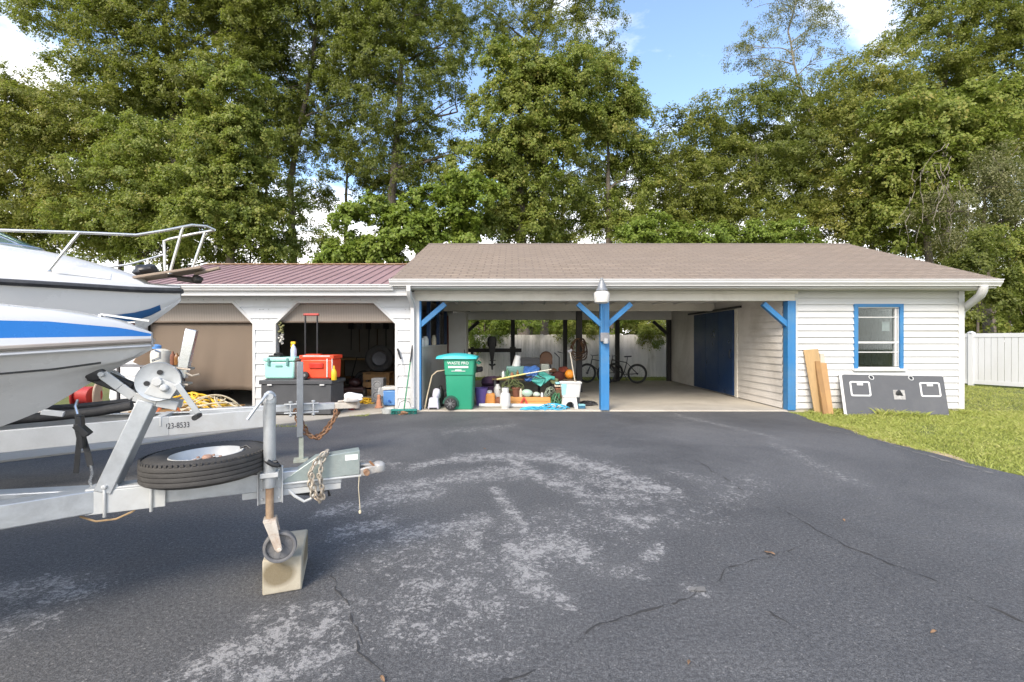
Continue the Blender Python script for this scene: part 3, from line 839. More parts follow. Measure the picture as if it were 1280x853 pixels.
# ------------------------------------------------------------------ trailers and boats: each in its own axis frame
class Frame:
    def __init__(s, ox, oy, ang):
        s.o = Vector((ox, oy, 0)); s.a = R(ang); s.u = Vector((math.cos(s.a), math.sin(s.a), 0)); s.n = Vector((-math.sin(s.a), math.cos(s.a), 0))
    def pl(s, px, py, v=0.0):
        """pixel -> point of the vertical plane at lateral offset v, in local axes (u forward, v left, z up)"""
        d = Vector(((px - 640) / F, 1, -(py - 426.5) / F))
        t = (v + s.o.dot(s.n)) / d.dot(s.n)
        p = d * t
        return Vector(((p - s.o).dot(s.u), v, CAMZ + p.z))
F1 = Frame(-1.2, 2.72, 23.3)
F2 = Frame(-2.56, 5.57, 22.5)
P1, P2 = F1.pl, F2.pl

def chain_mesh(pts, link=.035, wire=.006, seed=0):
    mb = MB(); P = [Vector(p) for p in pts]
    d = []; 
    for a, b in zip(P[:-1], P[1:]):
        n = max(1, int((b - a).length / (link * .72)))
        for k in range(n): d.append((a.lerp(b, (k + .5) / n), (b - a).normalized()))
    for i, (c, t) in enumerate(d):
        x = t; y = t.orthogonal().normalized()
        q = Matrix.Rotation(R(90 * (i % 2) + 20), 3, t); y = q @ y
        ring = [c + x * (math.cos(a) * link * .5) + y * (math.sin(a) * link * .30) for a in [2 * math.pi * k / 10 for k in range(10)]]
        mb.tube(ring, wire, 5, closed=True)
    return mb
def wheel_tyre(Rr, rim, w, grooves=4, n=48):
    """profile of a tyre round z with rib grooves"""
    prof = [(rim, -w * .36), (rim + .02, -w * .44), ((Rr + rim) / 2, -w * .5), (Rr - .03, -w * .46), (Rr - .008, -w * .38)]
    g = grooves
    for k in range(g):
        z = -w * .34 + w * .68 * (k + .5) / g
        hw = w * .012
        prof += [(Rr, z - w * .68 / g * .5 + hw), (Rr + .002, z), (Rr, z + w * .68 / g * .5 - hw), (Rr - .012, z + w * .68 / g * .5 - hw * .6), (Rr - .012, z + w * .68 / g * .5 + hw * .6)]
    prof = prof[:-2]
    prof += [(Rr - .008, w * .38), (Rr - .03, w * .46), ((Rr + rim) / 2, w * .5), (rim + .02, w * .44), (rim, w * .36)]
    return prof
def trailer_wheels(parent, us, track, r=.33, w=.20):
    for u in us:
        for s in (-1, 1):
            rot = Matrix.Rotation(R(90), 3, 'X')
            mb = MB(); mb.lathe(wheel_tyre(r, .19, w, 4, 36), (u, s * track, r), rot, 36, cap=False)
            wh = mb.build('wheel', RUBBER, parent, local=True)
            b = MB(); b.lathe([(.19, -.06), (.17, -.03), (.05, -.02), (.0, -.02)], (u, s * track, r), rot, 24, cap=False); b.lathe([(.19, .06), (.17, .03), (.05, .02), (.0, .02)], (u, s * track, r), rot, 24, cap=False)
            b.build('rim', GALVW, wh, local=True)

# ============ near trailer
nt_ = thing('boat_trailer', 'galvanised boat trailer with spare tyre and hand winch, its jack wheel on a concrete block', 'boat trailer', (-1.2, 2.72, 0), F1.a)
LB = dict(local=True)
zt_ = .645; hb = .052
mb = MB()                                                      # tongue
mb.bx(-.95, .17, -.042, .042, zt_ - hb, zt_ + hb)
mb.bar((-.95, 0, zt_), (-4.6, -.95, zt_ - .03), .09, .115); mb.bar((-.95, 0, zt_), (-4.6, .95, zt_ - .03), .09, .115)
for u in (-2.6, -4.5): mb.bar((u, -.97 * (-u - .95) / 3.65, zt_ - .03), (u, .97 * (-u - .95) / 3.65, zt_ - .03), .075, .09)
for s in (-1, 1): mb.bx(-6.2, -4.55, s * .95 - .04, s * .95 + .04, zt_ - .09, zt_ + .02)
mb.bx(-5.45, -5.37, -1.0, 1.0, .31, .38)
mb.build('frame', GALV, nt_, bevel=.006, **LB)
for s in (-1, 1):                                              # bunks that carry the hull
    mb = MB(); mb.bar((-3.1, s * .48, .80), (-6.0, s * .55, .80), .09, .05)
    for u in (-3.6, -5.4): mb.bar((u, s * .52, .60), (u, s * .52, .79), .05, .05)
    mb.build('bunk', BLACK, nt_, bevel=.004, **LB)
trailer_wheels(nt_, (-5.4,), 1.12)
# joint plate of the frame arms
mb = MB(); mb.bx(-1.03, -.70, -.055, .055, zt_ + hb, zt_ + hb + .012); mb.bx(-1.03, -.70, -.058, -.048, zt_ - hb - .012, zt_ + hb)
for u in (-.95, -.76):
    mb.tube([(u, -.062, zt_ + hb + .03), (u, -.062, zt_ - hb - .03)], .008, 8); mb.lathe([(.016, 0), (.016, .016)], (u, -.062, zt_ + hb + .012), None, 6)
mb.build('clamp_plate', GALVW, nt_, bevel=.003, **LB)
# winch stand: square tube leaning forward, bent arm to the bow, winch
pb = P1(134, 612, 0); pt = P1(187, 500, 0)
mb = MB(); mb.bar(pb, pt, .075, .128, (0, 1, 0)); 
mb.bar(pb + Vector((-.10, 0, .0)), pb + Vector((.13, 0, .0)), .11, .014, (0, 0, 1))
ws = mb.build('winch_stand', GALV, nt_, bevel=.005, **LB)
b = MB()
for t, o in ((.06, .05), (.30, .03), (.92, .04), (.93, -.04)):
    c = pb.lerp(pt, t) + Vector((o * .8, -.041, 0)); b.lathe([(.011, 0), (.011, .012)], c, ROTX, 6)
b.build('bolt', GALVW, ws, **LB)
mb = MB()
pts = [P1(128, 468, -.05), P1(150, 484, -.05), P1(167, 496, -.05), P1(196, 503, -.05), P1(222, 508, -.05)]
for a, b_ in zip(pts[:-1], pts[1:]): mb.bar(a, b_, .046, .012, (0, 1, 0))
pts2 = [Vector((p.x, .05, p.z)) for p in pts]
for a, b_ in zip(pts2[:-1], pts2[1:]): mb.bar(a, b_, .046, .012, (0, 1, 0))
mb.tube([Vector((pts[0].x, -.075, pts[0].z)), Vector((pts[0].x, .075, pts[0].z))], .014, 8)
mb.build('bow_stop_arm', GALVW, nt_, bevel=.003, **LB)
mb = MB(); a = P1(122, 466, 0)                                 # v-shaped rubber stop
mb.bar(a + Vector((-.03, 0, -.0)), P1(165, 487, .0), .07, .055, (0, 1, 0)); mb.lathe([(.03, -.05), (.042, -.045), (.042, .045), (.03, .05)], a, ROTX, 16)
mb.build('bow_stop', BLACK, nt_, bevel=.006, **LB)
# winch
gc = P1(198, 477, -.075)
mb = MB(); mb.lathe([(.088, -.006), (.099, -.012), (.102, 0), (.099, .010), (.088, .006), (.03, .004), (.0, .004)], gc, ROTX, 40, cap=False)
mb.lathe([(.088, -.006), (.03, -.004), (.0, -.004)], gc, ROTX, 40, cap=False)
gear = mb.build('winch_gear', GALV, nt_, **LB)
b = MB()
for an in (80, 190, 330): b.lathe([(.013, 0), (.013, .004)], gc + Vector((math.cos(R(an)) * .048, -.007, math.sin(R(an)) * .048)), ROTX, 14)
b.build('gear_hole', BLACK, gear, **LB)
mb = MB(); yv = -.088
poly = [P1(183, 481 + 8, yv), P1(190, 472 + 6, yv), P1(204, 474, yv), P1(221, 481, yv), P1(222, 486, yv), P1(213, 499, yv), P1(200, 498, yv), P1(180, 492, yv)]
mb.prism(poly, (0, -.006, 0)); mb.prism([Vector((p.x, .06, p.z)) for p in poly], (0, .006, 0))
mb.tube([gc + Vector((0, -.03, 0)), gc + Vector((0, .15, 0))], .022, 12); q = P1(206, 485, yv); mb.lathe([(.020, 0), (.020, .012), (.012, .02)], q + Vector((0, -.006, 0)), ROTX, 8); mb.tube([q, q + Vector((0, .16, 0))], .011, 8)
mb.build('winch_housing', GALVW, nt_, bevel=.002, **LB)
mb = MB(); mb.lathe([(.035, -.05), (.06, -.045), (.06, .045), (.035, .05)], gc + Vector((0, .075, 0)), ROTX, 20); mb.build('strap_drum', RUBBER, nt_, **LB)
mb = MB(); mb.bar(P1(221, 480, -.12), P1(249, 519, -.12), .028, .008, (0, 1, 0)); h = mb.build('winch_handle', GALV, nt_, bevel=.002, **LB)
b = MB(); c = P1(249, 519, -.12); b.tube([c, c + Vector((0, -.10, 0))], .014, 10); b.build('grip', BLACK, h, **LB)
mb = MB(); mb.bar(P1(227, 472, -.02), P1(240, 412, -.02), .05, .058, (0, 1, 0)); up_ = mb.build('guide_post', STEEL, nt_, bevel=.004, **LB)
b = MB()
for yy in (462, 481):
    c = P1(229 if yy == 462 else 226, yy, -.06); b.tube([c + Vector((-.05, 0, .01)), c + Vector((.03, -.01, 0)), c + Vector((.03, .09, 0)), c + Vector((-.05, .08, .01))], .006, 6, closed=True)
c = P1(231, 466, -.06); b.tube([c, P1(240, 470, -.07), P1(249, 468, -.07)], .005, 6)
b.build('u_bolt', CHAIN, up_, **LB)
# jack
jx = P1(337, 600, -.085).x; JV = -.085
def JP(py, px=337): 
    p = P1(px, py, JV); return p
ztop = JP(500).z; zmid = JP(609).z; zlow = JP(650).z
mb = MB(); mb.lathe([(.031, zmid), (.032, zmid + .01), (.031, ztop - .02), (.034, ztop - .018), (.034, ztop + .012), (.028, ztop + .035), (.010, ztop + .05)], (jx, JV, 0), None, 22)
jk = mb.build('jack', GALV, nt_, **LB)
b = MB(); b.lathe([(.020, zlow - .02), (.021, zmid)], (jx, JV, 0), None, 16); b.build('jack_leg', mat('tan_rust', (.36, .25, .16), .8, var=.3, scale=20, dirt=(.20, .10, .05), dirt_amt=.7), jk, **LB)
b = MB(); hz = ztop + .022
b.tube([(jx + .03, JV - .02, hz), (jx - .01, JV - .045, hz + .012), P1(322, 507, JV - .06), P1(309, 525, JV - .08)], .0085, 8); b.lathe([(.020, -.018), (.022, .0), (.018, .018)], (jx + .005, JV - .03, hz), ROTX, 12); b.build('crank', GALV, jk, **LB)
wc = P1(350, 671, JV); wz = .2 + .087
wcx = wc.x
mb = MB()
for s in (-1, 1):
    o = Vector((0, s * .035, 0))
    mb.prism([Vector((jx - .028, JV, zlow)) + o, Vector((jx + .035, JV, zlow + .005)) + o, Vector((wcx + .015, JV, wz - .005)) + o, Vector((wcx - .008, JV, wz - .02)) + o, Vector((wcx - .025, JV, wz)) + o], (0, s * .006, 0))
mb.bx(jx - .03, jx + .036, JV - .038, JV + .038, zlow - .004, zlow + .012); mb.tube([(wcx, JV - .05, wz), (wcx, JV + .05, wz)], .012, 10)
b = mb.build('caster_fork', RUSTW, jk, bevel=.003, **LB)
mb = MB(); mb.lathe([(.068, -.012), (.072, -.022), (.085, -.022), (.088, 0), (.085, .022), (.072, .022), (.068, .012)], (wcx, JV, wz), ROTX, 36, cap=False)
mb.lathe([(.022, -.024), (.022, .024)], (wcx, JV, wz), ROTX, 14)
mb.lathe([(.07, -.003), (.02, -.004), (.02, .004), (.07, .003)], (wcx, JV, wz), ROTX, 36, cap=False)
for k in range(6):
    an = R(60 * k + 15); mb.bar((wcx + math.cos(an) * .02, JV, wz + math.sin(an) * .02), (wcx + math.cos(an) * .07, JV, wz + math.sin(an) * .07), .03, .010, (0, 1, 0))
mb.build('caster_wheel', mat('grey_caster', (.13, .13, .135), .6, var=.2, scale=10, dirt=(.3, .27, .22), dirt_amt=.5), jk, bevel=.002, **LB)
mb = MB(); p0, p1 = P1(322, 585, -.05), P1(354, 627, -.05)
mb.bx(p0.x, p1.x, -.056, -.046, p1.z, p0.z); mb.bx(p0.x, p0.x + .006, -.075, -.056, p1.z, p0.z); mb.bx(p1.x - .006, p1.x, -.075, -.056, p1.z, p0.z)
for u in (p0.x + .022, p1.x - .022):
    for k in range(4): mb.lathe([(.008, 0), (.008, .01)], (u, -.056, p1.z + .03 + k * (p0.z - p1.z - .05) / 3), ROTX, 6)
mb.bx(jx - .045, jx + .045, JV - .036, -.056, zmid + .06, zmid + .085)
mb.build('jack_bracket', GALVW, nt_, bevel=.002, **LB)
# coupler with surge brake housing
mb = MB()
a0 = P1(388, 600, 0).x; a1 = P1(449, 590, 0).x; zt2 = P1(430, 565, -.05).z; zb2 = P1(430, 596, -.05).z
mb.prism([(a0 - .16, -.045, zb2), (a1 + .0, -.045, zb2 + .002), (a1, -.045, zt2), (a0 + .03, -.045, zt2 - .02), (a0 - .12, -.045, zb2 + .03)], (0, .09, 0))
mb.build('actuator_housing', mat('green_grey_steel', (.30, .35, .33), .4, metal=.4, var=.12, scale=9, dirt=(.42, .42, .40), dirt_amt=.5), nt_, bevel=.004, **LB)
mb = MB(); mb.bx(a1 - .085, a1 - .012, -.0475, -.0452, zt2 - .055, zt2 - .022); mb.bx(a0 + .02, a0 + .06, -.0475, -.0452, zt2 - .06, zt2 - .036); mb.build('sticker', LETTER, nt_, smooth=0, **LB)
mb = MB(); mb.bx(a0 - .22, a1 + .01, -.052, .052, zb2 - .012, zb2 + .0)
mb.bx(a0 - .35, a0 + .17, -.038, .038, zb2 - .075, zb2 - .012)
mb.build('inner_tongue', GALVW, nt_, bevel=.004, **LB)
c0 = P1(450, 590, 0); c1 = P1(480, 583, 0)
mb = MB(); mb.bar(c0 + Vector((-.02, 0, 0)), c1 + Vector((-.03, 0, 0)), .075, .05); mb.lathe([(.038, -.03), (.044, -.01), (.040, .02), (.02, .034)], c1 + Vector((-.035, 0, .0)), None, 18)
mb.bar(c0 + Vector((0, 0, .045)), c1 + Vector((-.06, 0, .02)), .03, .016)
mb.build('coupler', mat('coupler_steel', (.42, .41, .39), .5, metal=.3, var=.15, scale=16, dirt=(.24, .15, .09), dirt_amt=.6), nt_, bevel=.006, **LB)
mb = MB(); mb.lathe([(.017, -.03), (.019, 0), (.017, .03)], P1(458, 590, -.05), ROTX, 14); mb.bar(P1(462, 577, -.03), P1(474, 589, -.03), .012, .012); mb.build('coupler_latch', RUST, nt_, **LB)
cb = chain_mesh([P1(405, 566, -.07), P1(396, 575, -.08), P1(388, 590, -.085), P1(387, 608, -.085), P1(392, 622, -.08), P1(400, 628, -.075), P1(403, 612, -.085), P1(400, 596, -.09), P1(402, 578, -.08), P1(410, 566, -.05), P1(408, 563, .02)], .036, .0055)
cb.build('safety_chain', CHAIN, nt_, **LB)
cb = chain_mesh([P1(390, 592, -.10), P1(391, 606, -.105), P1(396, 620, -.1), P1(404, 624, -.09), P1(402, 606, -.1), P1(398, 592, -.1)], .036, .0055); cb.build('safety_chain', CHAIN, nt_, **LB)
mb = MB(); mb.tube([P1(449, 594, -.05), P1(448, 610, -.05), P1(449, 622, -.05), P1(450, 637, -.05)], .0025, 5); mb.lathe([(.006, -.01), (.009, 0), (.006, .01)], P1(450, 640, -.05), None, 8); mb.build('breakaway_cable', PALECABLE, nt_, **LB)
mb = MB(); mb.tube([P1(360, 612, -.03), P1(368, 620, -.05), P1(380, 627, -.05), P1(388, 624, -.04), P1(398, 612, -.02)], .0085, 8); mb.build('brake_line', GALVW, nt_, **LB)
mb = MB(); mb.tube([P1(356, 608, .02), P1(370, 617, .02), P1(388, 618, .02), P1(410, 612, .01), P1(412, 620, .01)], .009, 8); mb.build('wiring', BLACK, nt_, **LB)
# spare tyre
TC = P1(246, 590, .0); tcx = TC.x
tilt = Matrix.Rotation(R(-1.0), 3, 'Y') @ Matrix.Rotation(R(-1.0), 3, 'X')
ct = Vector((tcx + .045, .02, .772))
TB = mat('spare_tyre_rubber', (.045, .042, .039), .7, var=.25, scale=9, dirt=(.10, .092, .08), dirt_amt=.6, bump=.25)
mb = MB(); mb.lathe(wheel_tyre(.300, .178, .142, 4), ct, tilt, 72, cap=False)
for k in range(72):                                            # shoulder sipes
    an = 2 * math.pi * k / 72
    for s in (1,):
        d_ = Vector((math.cos(an), math.sin(an), 0)); p = ct + tilt @ (d_ * .2945 + Vector((0, 0, s * .058)))
        rot = (tilt @ Matrix.Rotation(an, 3, 'Z')) 
        mb.box(p, (.010, .016, .012), rot)
sp = mb.build('spare_wheel', TB, nt_, smooth=35, **LB)
mb = MB(); mb.lathe([(.180, .048), (.174, .058), (.167, .046), (.158, .02), (.140, .0), (.10, .010), (.075, .026), (.05, .026), (.045, .024)], ct, tilt, 48, cap=False)
mb.lathe([(.180, -.055), (.158, -.02), (.05, -.01)], ct, tilt, 48, cap=False)
mb.build('rim', GALVW, sp, **LB)
mb = MB(); mb.lathe([(.026, .01), (.026, .036), (.018, .045), (.0, .047)], ct, tilt, 18)
for k in range(5): mb.lathe([(.008, .01), (.008, .034)], ct + tilt @ Vector((math.cos(k * 1.257) * .062, math.sin(k * 1.257) * .062, 0)), tilt, 6)
mb.build('hub_nut', mat('rusty_hub', (.36, .22, .16), .8, var=.3, scale=30), sp, **LB)
mb = MB(); mb.bx(tcx - .04, tcx + .04, -.055, .055, zt_ + hb, zt_ + hb + .035); mb.tube([(tcx, .02, .69), (tcx, .02, .80)], .012, 8); mb.build('spare_carrier', GALV, nt_, **LB)
mb = MB(); mb.tube([P1(300, 560, .0), P1(308, 557, -.0), P1(322, 567, -.03), P1(333, 578, -.11), P1(345, 577, -.12), P1(350, 583, -.06)], .0075, 8); mb.tube([P1(334, 577, -.121), P1(341, 581, -.125), P1(348, 582, -.115)], .014, 8); mb.build('bungee_strap', BLACK, nt_, **LB)
# wire under the tongue
mb = MB(); mb.tube([P1(100, 646, -.03), P1(120, 652, -.04), P1(145, 649, -.05), P1(165, 640, -.05), P1(176, 632, -.03)], .005, 6); mb.build('brake_hose', mat('amber_hose', (.36, .24, .12), .5), nt_, **LB)

# bow tie-down strap (held by trailer and boat)
td = thing('tie_down_strap', 'black ratchet strap hanging between the blue striped bow and the trailer frame', 'strap', tuple(F1.o + F1.u * P1(105, 600).x + Vector((0, 0, .7))), F1.a)
Minv = OBJ_T['boat_trailer']
def loc2w(p): return Minv @ p
mb = MB()
def strip(pts, w):
    for a, b in zip(pts[:-1], pts[1:]): mb.bar(loc2w(a), loc2w(b), w, .004, F1.n)
strip([P1(97, 517, -.03), P1(98, 530, -.035), P1(103, 545, -.04), P1(109, 565, -.045), P1(113, 583, -.05)], .026)
strip([P1(95, 530, -.045), P1(99, 548, -.05), P1(97, 568, -.05), P1(95, 592, -.05)], .022)
mb.build('webbing', BLACK, td, bevel=.001)
mb = MB(); a = loc2w(P1(96, 531, -.055)); b_ = loc2w(P1(111, 544, -.055)); mb.bar(a, b_, .03, .05, F1.n); a = loc2w(P1(100, 520, -.055)); b_ = loc2w(P1(104, 560, -.055)); mb.bar(a, b_, .02, .045, F1.n)
mb.build('ratchet_buckle', BLACK, td, bevel=.004)
mb = MB(); mb.tube([loc2w(p) for p in (P1(113, 582, -.05), P1(115, 592, -.05), P1(112, 602, -.05), P1(114, 608, -.05))], .006, 6); mb.tube([loc2w(p) for p in (P1(97, 518, -.03), P1(94, 508, -.02), P1(97, 500, 0))], .006, 6)
mb.build('hook', STEEL, td)

# concrete block
blk = MB()
bc = [G(323, 744), G(369, 739.5), G(379, 701), G(342, 703)]
near_l, near_r = G(323.5, 746.5), G(368.5, 739)
ax = (near_r - near_l).normalized(); dp = Vector((-ax.y, ax.x, 0))
dp = Matrix.Rotation(R(-4), 3, 'Z') @ dp
c_ = near_l + ax * .105 + dp * .20
rot = Matrix(((ax.x, -ax.y, 0), (ax.y, ax.x, 0), (0, 0, 1)))
blk.box((0, 0, .1), (.205, .40, .2)); blk.v = [rot @ p + Vector((c_.x, c_.y, .001)) for p in blk.v]
def block_mat():
    m, nt, b, out = new_mat('stained_block')
    co = coords(nt); n1 = noise(nt, co, 9, 6, .7); n2 = noise(nt, co, 140, 3, .8)
    c = ramp(nt, n1, [(.3, (.36, .32, .24)), (.7, (.47, .425, .33))])
    gr = N(nt, 'ShaderNodeTexGradient'); gr.gradient_type = 'SPHERICAL'
    tc = nt.nodes.new('ShaderNodeTexCoord'); mp = nt.nodes.new('ShaderNodeMapping'); mp.inputs['Location'].default_value = (-.42, 0, -1.2); mp.inputs['Scale'].default_value = (9, 0, 10.5)
    nt.links.new(tc.outputs['Object'], mp.inputs[0]); nt.links.new(mp.outputs[0], gr.inputs[0])
    st = math_(nt, 'MULTIPLY', gr.outputs[1], math_(nt, 'ADD', n1, .35), True)
    c2 = mixc(nt, ramp(nt, st, [(.10, (0, 0, 0)), (.36, (.9, .9, .9))]).outputs[0], c.outputs[0], (.13, .095, .04))
    c3 = mixc(nt, math_(nt, 'MULTIPLY', n2, .45), c2, (.30, .27, .21))
    nt.links.new(c3, b.inputs['Base Color']); b.inputs['Roughness'].default_value = .95
    bp = N(nt, 'ShaderNodeBump', Strength=.5, Distance=.006); nt.links.new(n2, bp.inputs['Height']); nt.links.new(bp.outputs[0], b.inputs['Normal'])
    return m
solo(blk, 'concrete_block', block_mat(), 'tan stained concrete block on the asphalt under the trailer jack wheel', 'block', loc=(c_.x, c_.y, 0), bevel=.008)

# ============ near boat (blue stripe)
def interp(x, tab):
    for (x0, y0), (x1, y1) in zip(tab[:-1], tab[1:]):
        if x <= x1: 
            t = (x - x0) / (x1 - x0); t = max(0, t); return y0 + (y1 - y0) * t
    return tab[-1][1]
SS = [0, .03, .07, .12, .18, .25, .33, .42, .52, .64, .78, .95, 1.15, 1.4, 1.7, 2.1, 2.6, 3.2, 4.0, 4.8, 5.4]
BOW1 = P1(190, 426, 0)
nb = thing('motorboat', 'white runabout with bright blue side stripe, its bow resting at the hand winch', 'boat', tuple(F1.o + F1.u * BOW1.x + Vector((0, 0, .7))), F1.a)
NBM = OBJ_T['boat_trailer']
def hp(s, v, z): return NBM @ Vector((BOW1.x - s, v, z))
Bt = [(0, .015), (.07, .075), (.18, .155), (.33, .25), (.52, .36), (.78, .49), (1.15, .65), (1.7, .82), (2.6, .98), (4, 1.04), (5.4, 1.02)]
Kt = [(0, 1.405), (.206, 1.272), (.416, 1.12), (.591, 1.034), (.9, .93), (1.4, .85), (2.4, .80), (5.4, .79)]
def zg(s): return 1.452 - .055 * min(1, s / .7) - .03 * min(1, max(0, s - .7) / 3)
def zch(s): return interp(s, [(0, 1.43), (.1, 1.352), (.33, 1.315), (.7, 1.285), (1.4, 1.22), (5.4, 1.12)])
def sec(s, sg):
    B = interp(s, Bt); k = interp(s, Kt); g = zg(s); c = min(zch(s), g - .006); k = min(k, c - .01)
    bc_ = B * interp(s, [(0, .5), (.3, .66), (1, .82), (5, .92)])
    row = [(B, g)]
    for t in (.35, .7): row.append((B + (bc_ - B) * t - .0, g + (c - g) * t))
    row.append((bc_, c + .004)); row.append((bc_ - .008, c - .006))
    for t in (.25, .5, .75): row.append((bc_ * (1 - t) * (1 - .25 * t * (1 - t) * 2), c + (k - c) * (t ** 1.05)))
    row.append((0, k))
    return [hp(s, sg * b_, z) for b_, z in row]
mb = MB()
for sg in (-1, 1): mb.loft([sec(s, sg) for s in SS])
B_, tr_ = sec(SS[-1], -1), sec(SS[-1], 1); mb.add(B_ + tr_[::-1], [tuple(range(len(B_) * 2))])
mb.build('hull', GELG, nb, smooth=50)
mb = MB()
for sg in (-1, 1):                                              # dark chine line
    mb.loft([[hp(s, sg * (interp(s, Bt) * interp(s, [(0, .5), (.3, .66), (1, .82), (5, .92)]) + .003), zch(s) + dz_) for dz_ in (.010, -.002)] for s in SS[4:]])
mb.build('chine_line', BLACK, nb, smooth=60)
mb = MB()
for sg in (-1, 1): mb.tube([hp(s, sg * (interp(s, Bt) + .008), zg(s)) for s in SS], .012, 8)
mb.build('rub_rail', TAUPE, nb)
mb = MB()
for sg in (-1, 1): mb.tube([hp(s, sg * (interp(s, Bt) + .010), zg(s) - .026) for s in SS], .007, 6)
mb.build('rub_rail', WHITE, nb)
# deck: white band, blue stripe, rolled side deck
def stripe_b(s): return zg(s) + interp(s, [(0, .024), (.2, .034), (.5, .048), (5.4, .055)])
def stripe_t(s): return zg(s) + .026 + interp(s, [(0, .010), (.1, .046), (.33, .088), (.7, .115), (1.2, .125), (5.4, .13)])
def deck_e(s): return stripe_t(s) + interp(s, [(0, .004), (.15, .03), (.4, .05), (.7, .062), (5.4, .07)])
def dk(s): return interp(s, [(0, 1.495), (.12, 1.555), (.3, 1.60), (.6, 1.63), (1.2, 1.70), (2, 1.75), (5.4, 1.65)])
def inn(s, z): return interp(s, Bt) - (z - zg(s)) * .30
mb = MB()
for sg in (-1, 1): mb.loft([[hp(s, sg * inn(s, zg(s)), zg(s)), hp(s, sg * inn(s, stripe_b(s)), stripe_b(s))] for s in SS])
def roll(s):
    e = deck_e(s); B = max(inn(s, e), .002); d_ = max(dk(s), e + .004)
    return [(inn(s, stripe_t(s)), stripe_t(s)), (B, e), (B * .93, e + (d_ - e) * .35), (B * .75, e + (d_ - e) * .7), (B * .4, e + (d_ - e) * .95), (0, d_)]
for sg in (-1, 1): mb.loft([[hp(s, sg * max(0, b_), z) for b_, z in roll(s)] for s in SS])
mb.add([hp(0, .02, zg(0) - .03), hp(0, -.02, zg(0) - .03), hp(0, -.012, dk(0)), hp(0, .012, dk(0))], [(0, 1, 2, 3)])
mb.build('deck', GEL, nb, smooth=50)
mb = MB()
for sg in (-1, 1): mb.loft([[hp(s, sg * inn(s, stripe_b(s)), stripe_b(s)), hp(s, sg * inn(s, stripe_t(s)), stripe_t(s))] for s in SS])
mb.build('stripe', BOATBLUE, nb, smooth=60)
mb = MB()                                                     # bow hardware
p = hp(.20, -.04, 1.585); q = hp(-.0, -.04, 1.555); mb.bar(p, q, .012, .010); mb.bar(hp(.20, -.04, 1.56), hp(.20, -.04, 1.585), .014, .014)
mb.build('bow_cleat', STEEL, nb)
mb = MB(); mb.tube([hp(-.012, 0, 1.40), hp(-.035, 0, 1.39), hp(-.035, 0, 1.36), hp(.0, 0, 1.345)], .006, 6); mb.build('bow_eye', STEEL, nb)
mb = MB()
sg = -1; s0, s1 = .62, .52
mb.loft([[hp(s, -inn(s, deck_e(s)) * .985 - .001, deck_e(s) - .006), hp(s, -inn(s, deck_e(s)) * .95, deck_e(s) + .028)] for s in (1.1, .9, .7, .6, .545)]); mb.build('deck_decal', mat('pale_aqua_decal', (.22, .48, .56), .3), nb, smooth=60)

# ============ far trailer
ft = thing('boat_trailer', 'white channel boat trailer with phone number lettering and rusty chain, jacked up before the garage', 'boat trailer', (-2.56, 5.57, 0), F2.a)
zc = .64
mb = MB()
mb.bx(-1.15, .36, -.05, .05, zc - .04, zc + .04)
mb.build('tongue', GALV, ft, bevel=.006, **LB)
def cchan(mb, a, b, h, d, side):
    a, b = Vector(a), Vector(b)
    mb.bar(a, b, .01, h, (0, 0, 1))
    o = (b - a).cross(Vector((0, 0, 1))).normalized() * side * d / 2
    for s in (-1, 1): mb.bar(a + o + Vector((0, 0, s * (h / 2 - .006))), b + o + Vector((0, 0, s * (h / 2 - .006))), d - .008, .01, Vector((0, 0, 1)))
mb = MB()
for s in (-1, 1):
    cchan(mb, (-.42, s * .07, zc - .10), (-1.3, s * .20, zc - .105), .20, .07, s * -1)
    cchan(mb, (-1.3, s * .20, zc - .105), (-4.2, s * .95, zc - .12), .20, .07, s * -1); cchan(mb, (-4.2, s * .95, zc - .12), (-7.2, s * .97, zc - .12), .20, .07, s * -1)
for u in (-1.4, -3.0, -4.6, -6.4): mb.bar((u, -.2 - .75 * min(1, (-u - 1.3) / 2.9) if u < -1.3 else -.2, zc - .05), (u, .2 + .75 * min(1, (-u - 1.3) / 2.9) if u < -1.3 else .2, zc - .05), .08, .10)
mb.bx(-5.9, -5.82, -1.05, 1.05, .33, .40)
mb.build('frame', GALVW, ft, bevel=.004, **LB)
trailer_wheels(ft, (-5.86,), 1.16, .34)
for s in (-1, 1):
    mb = MB(); mb.bar((-2.6, s * .5, .80), (-7.0, s * .58, .80), .09, .06)
    for u in (-3.1, -6.4): mb.bar((u, s * .53, .55), (u, s * .53, .79), .06, .06)
    mb.build('bunk', BLACK, ft, **LB)
mb = MB(); mb.tube([P2(-10, 527, .1), P2(60, 521, .05), P2(120, 515, .03), P2(165, 507, .02)], .05, 10); mb.tube([P2(30, 512, .25), P2(100, 508, .25), P2(175, 500, .2)], .03, 8); mb.build('roller_pad', RUBBER, ft, **LB)
mb = MB(); mb.bar(P2(52, 515, -.25), P2(80, 518, -.22), .06, .05); mb.build('keel_pad', GALVW, ft, bevel=.004, **LB)
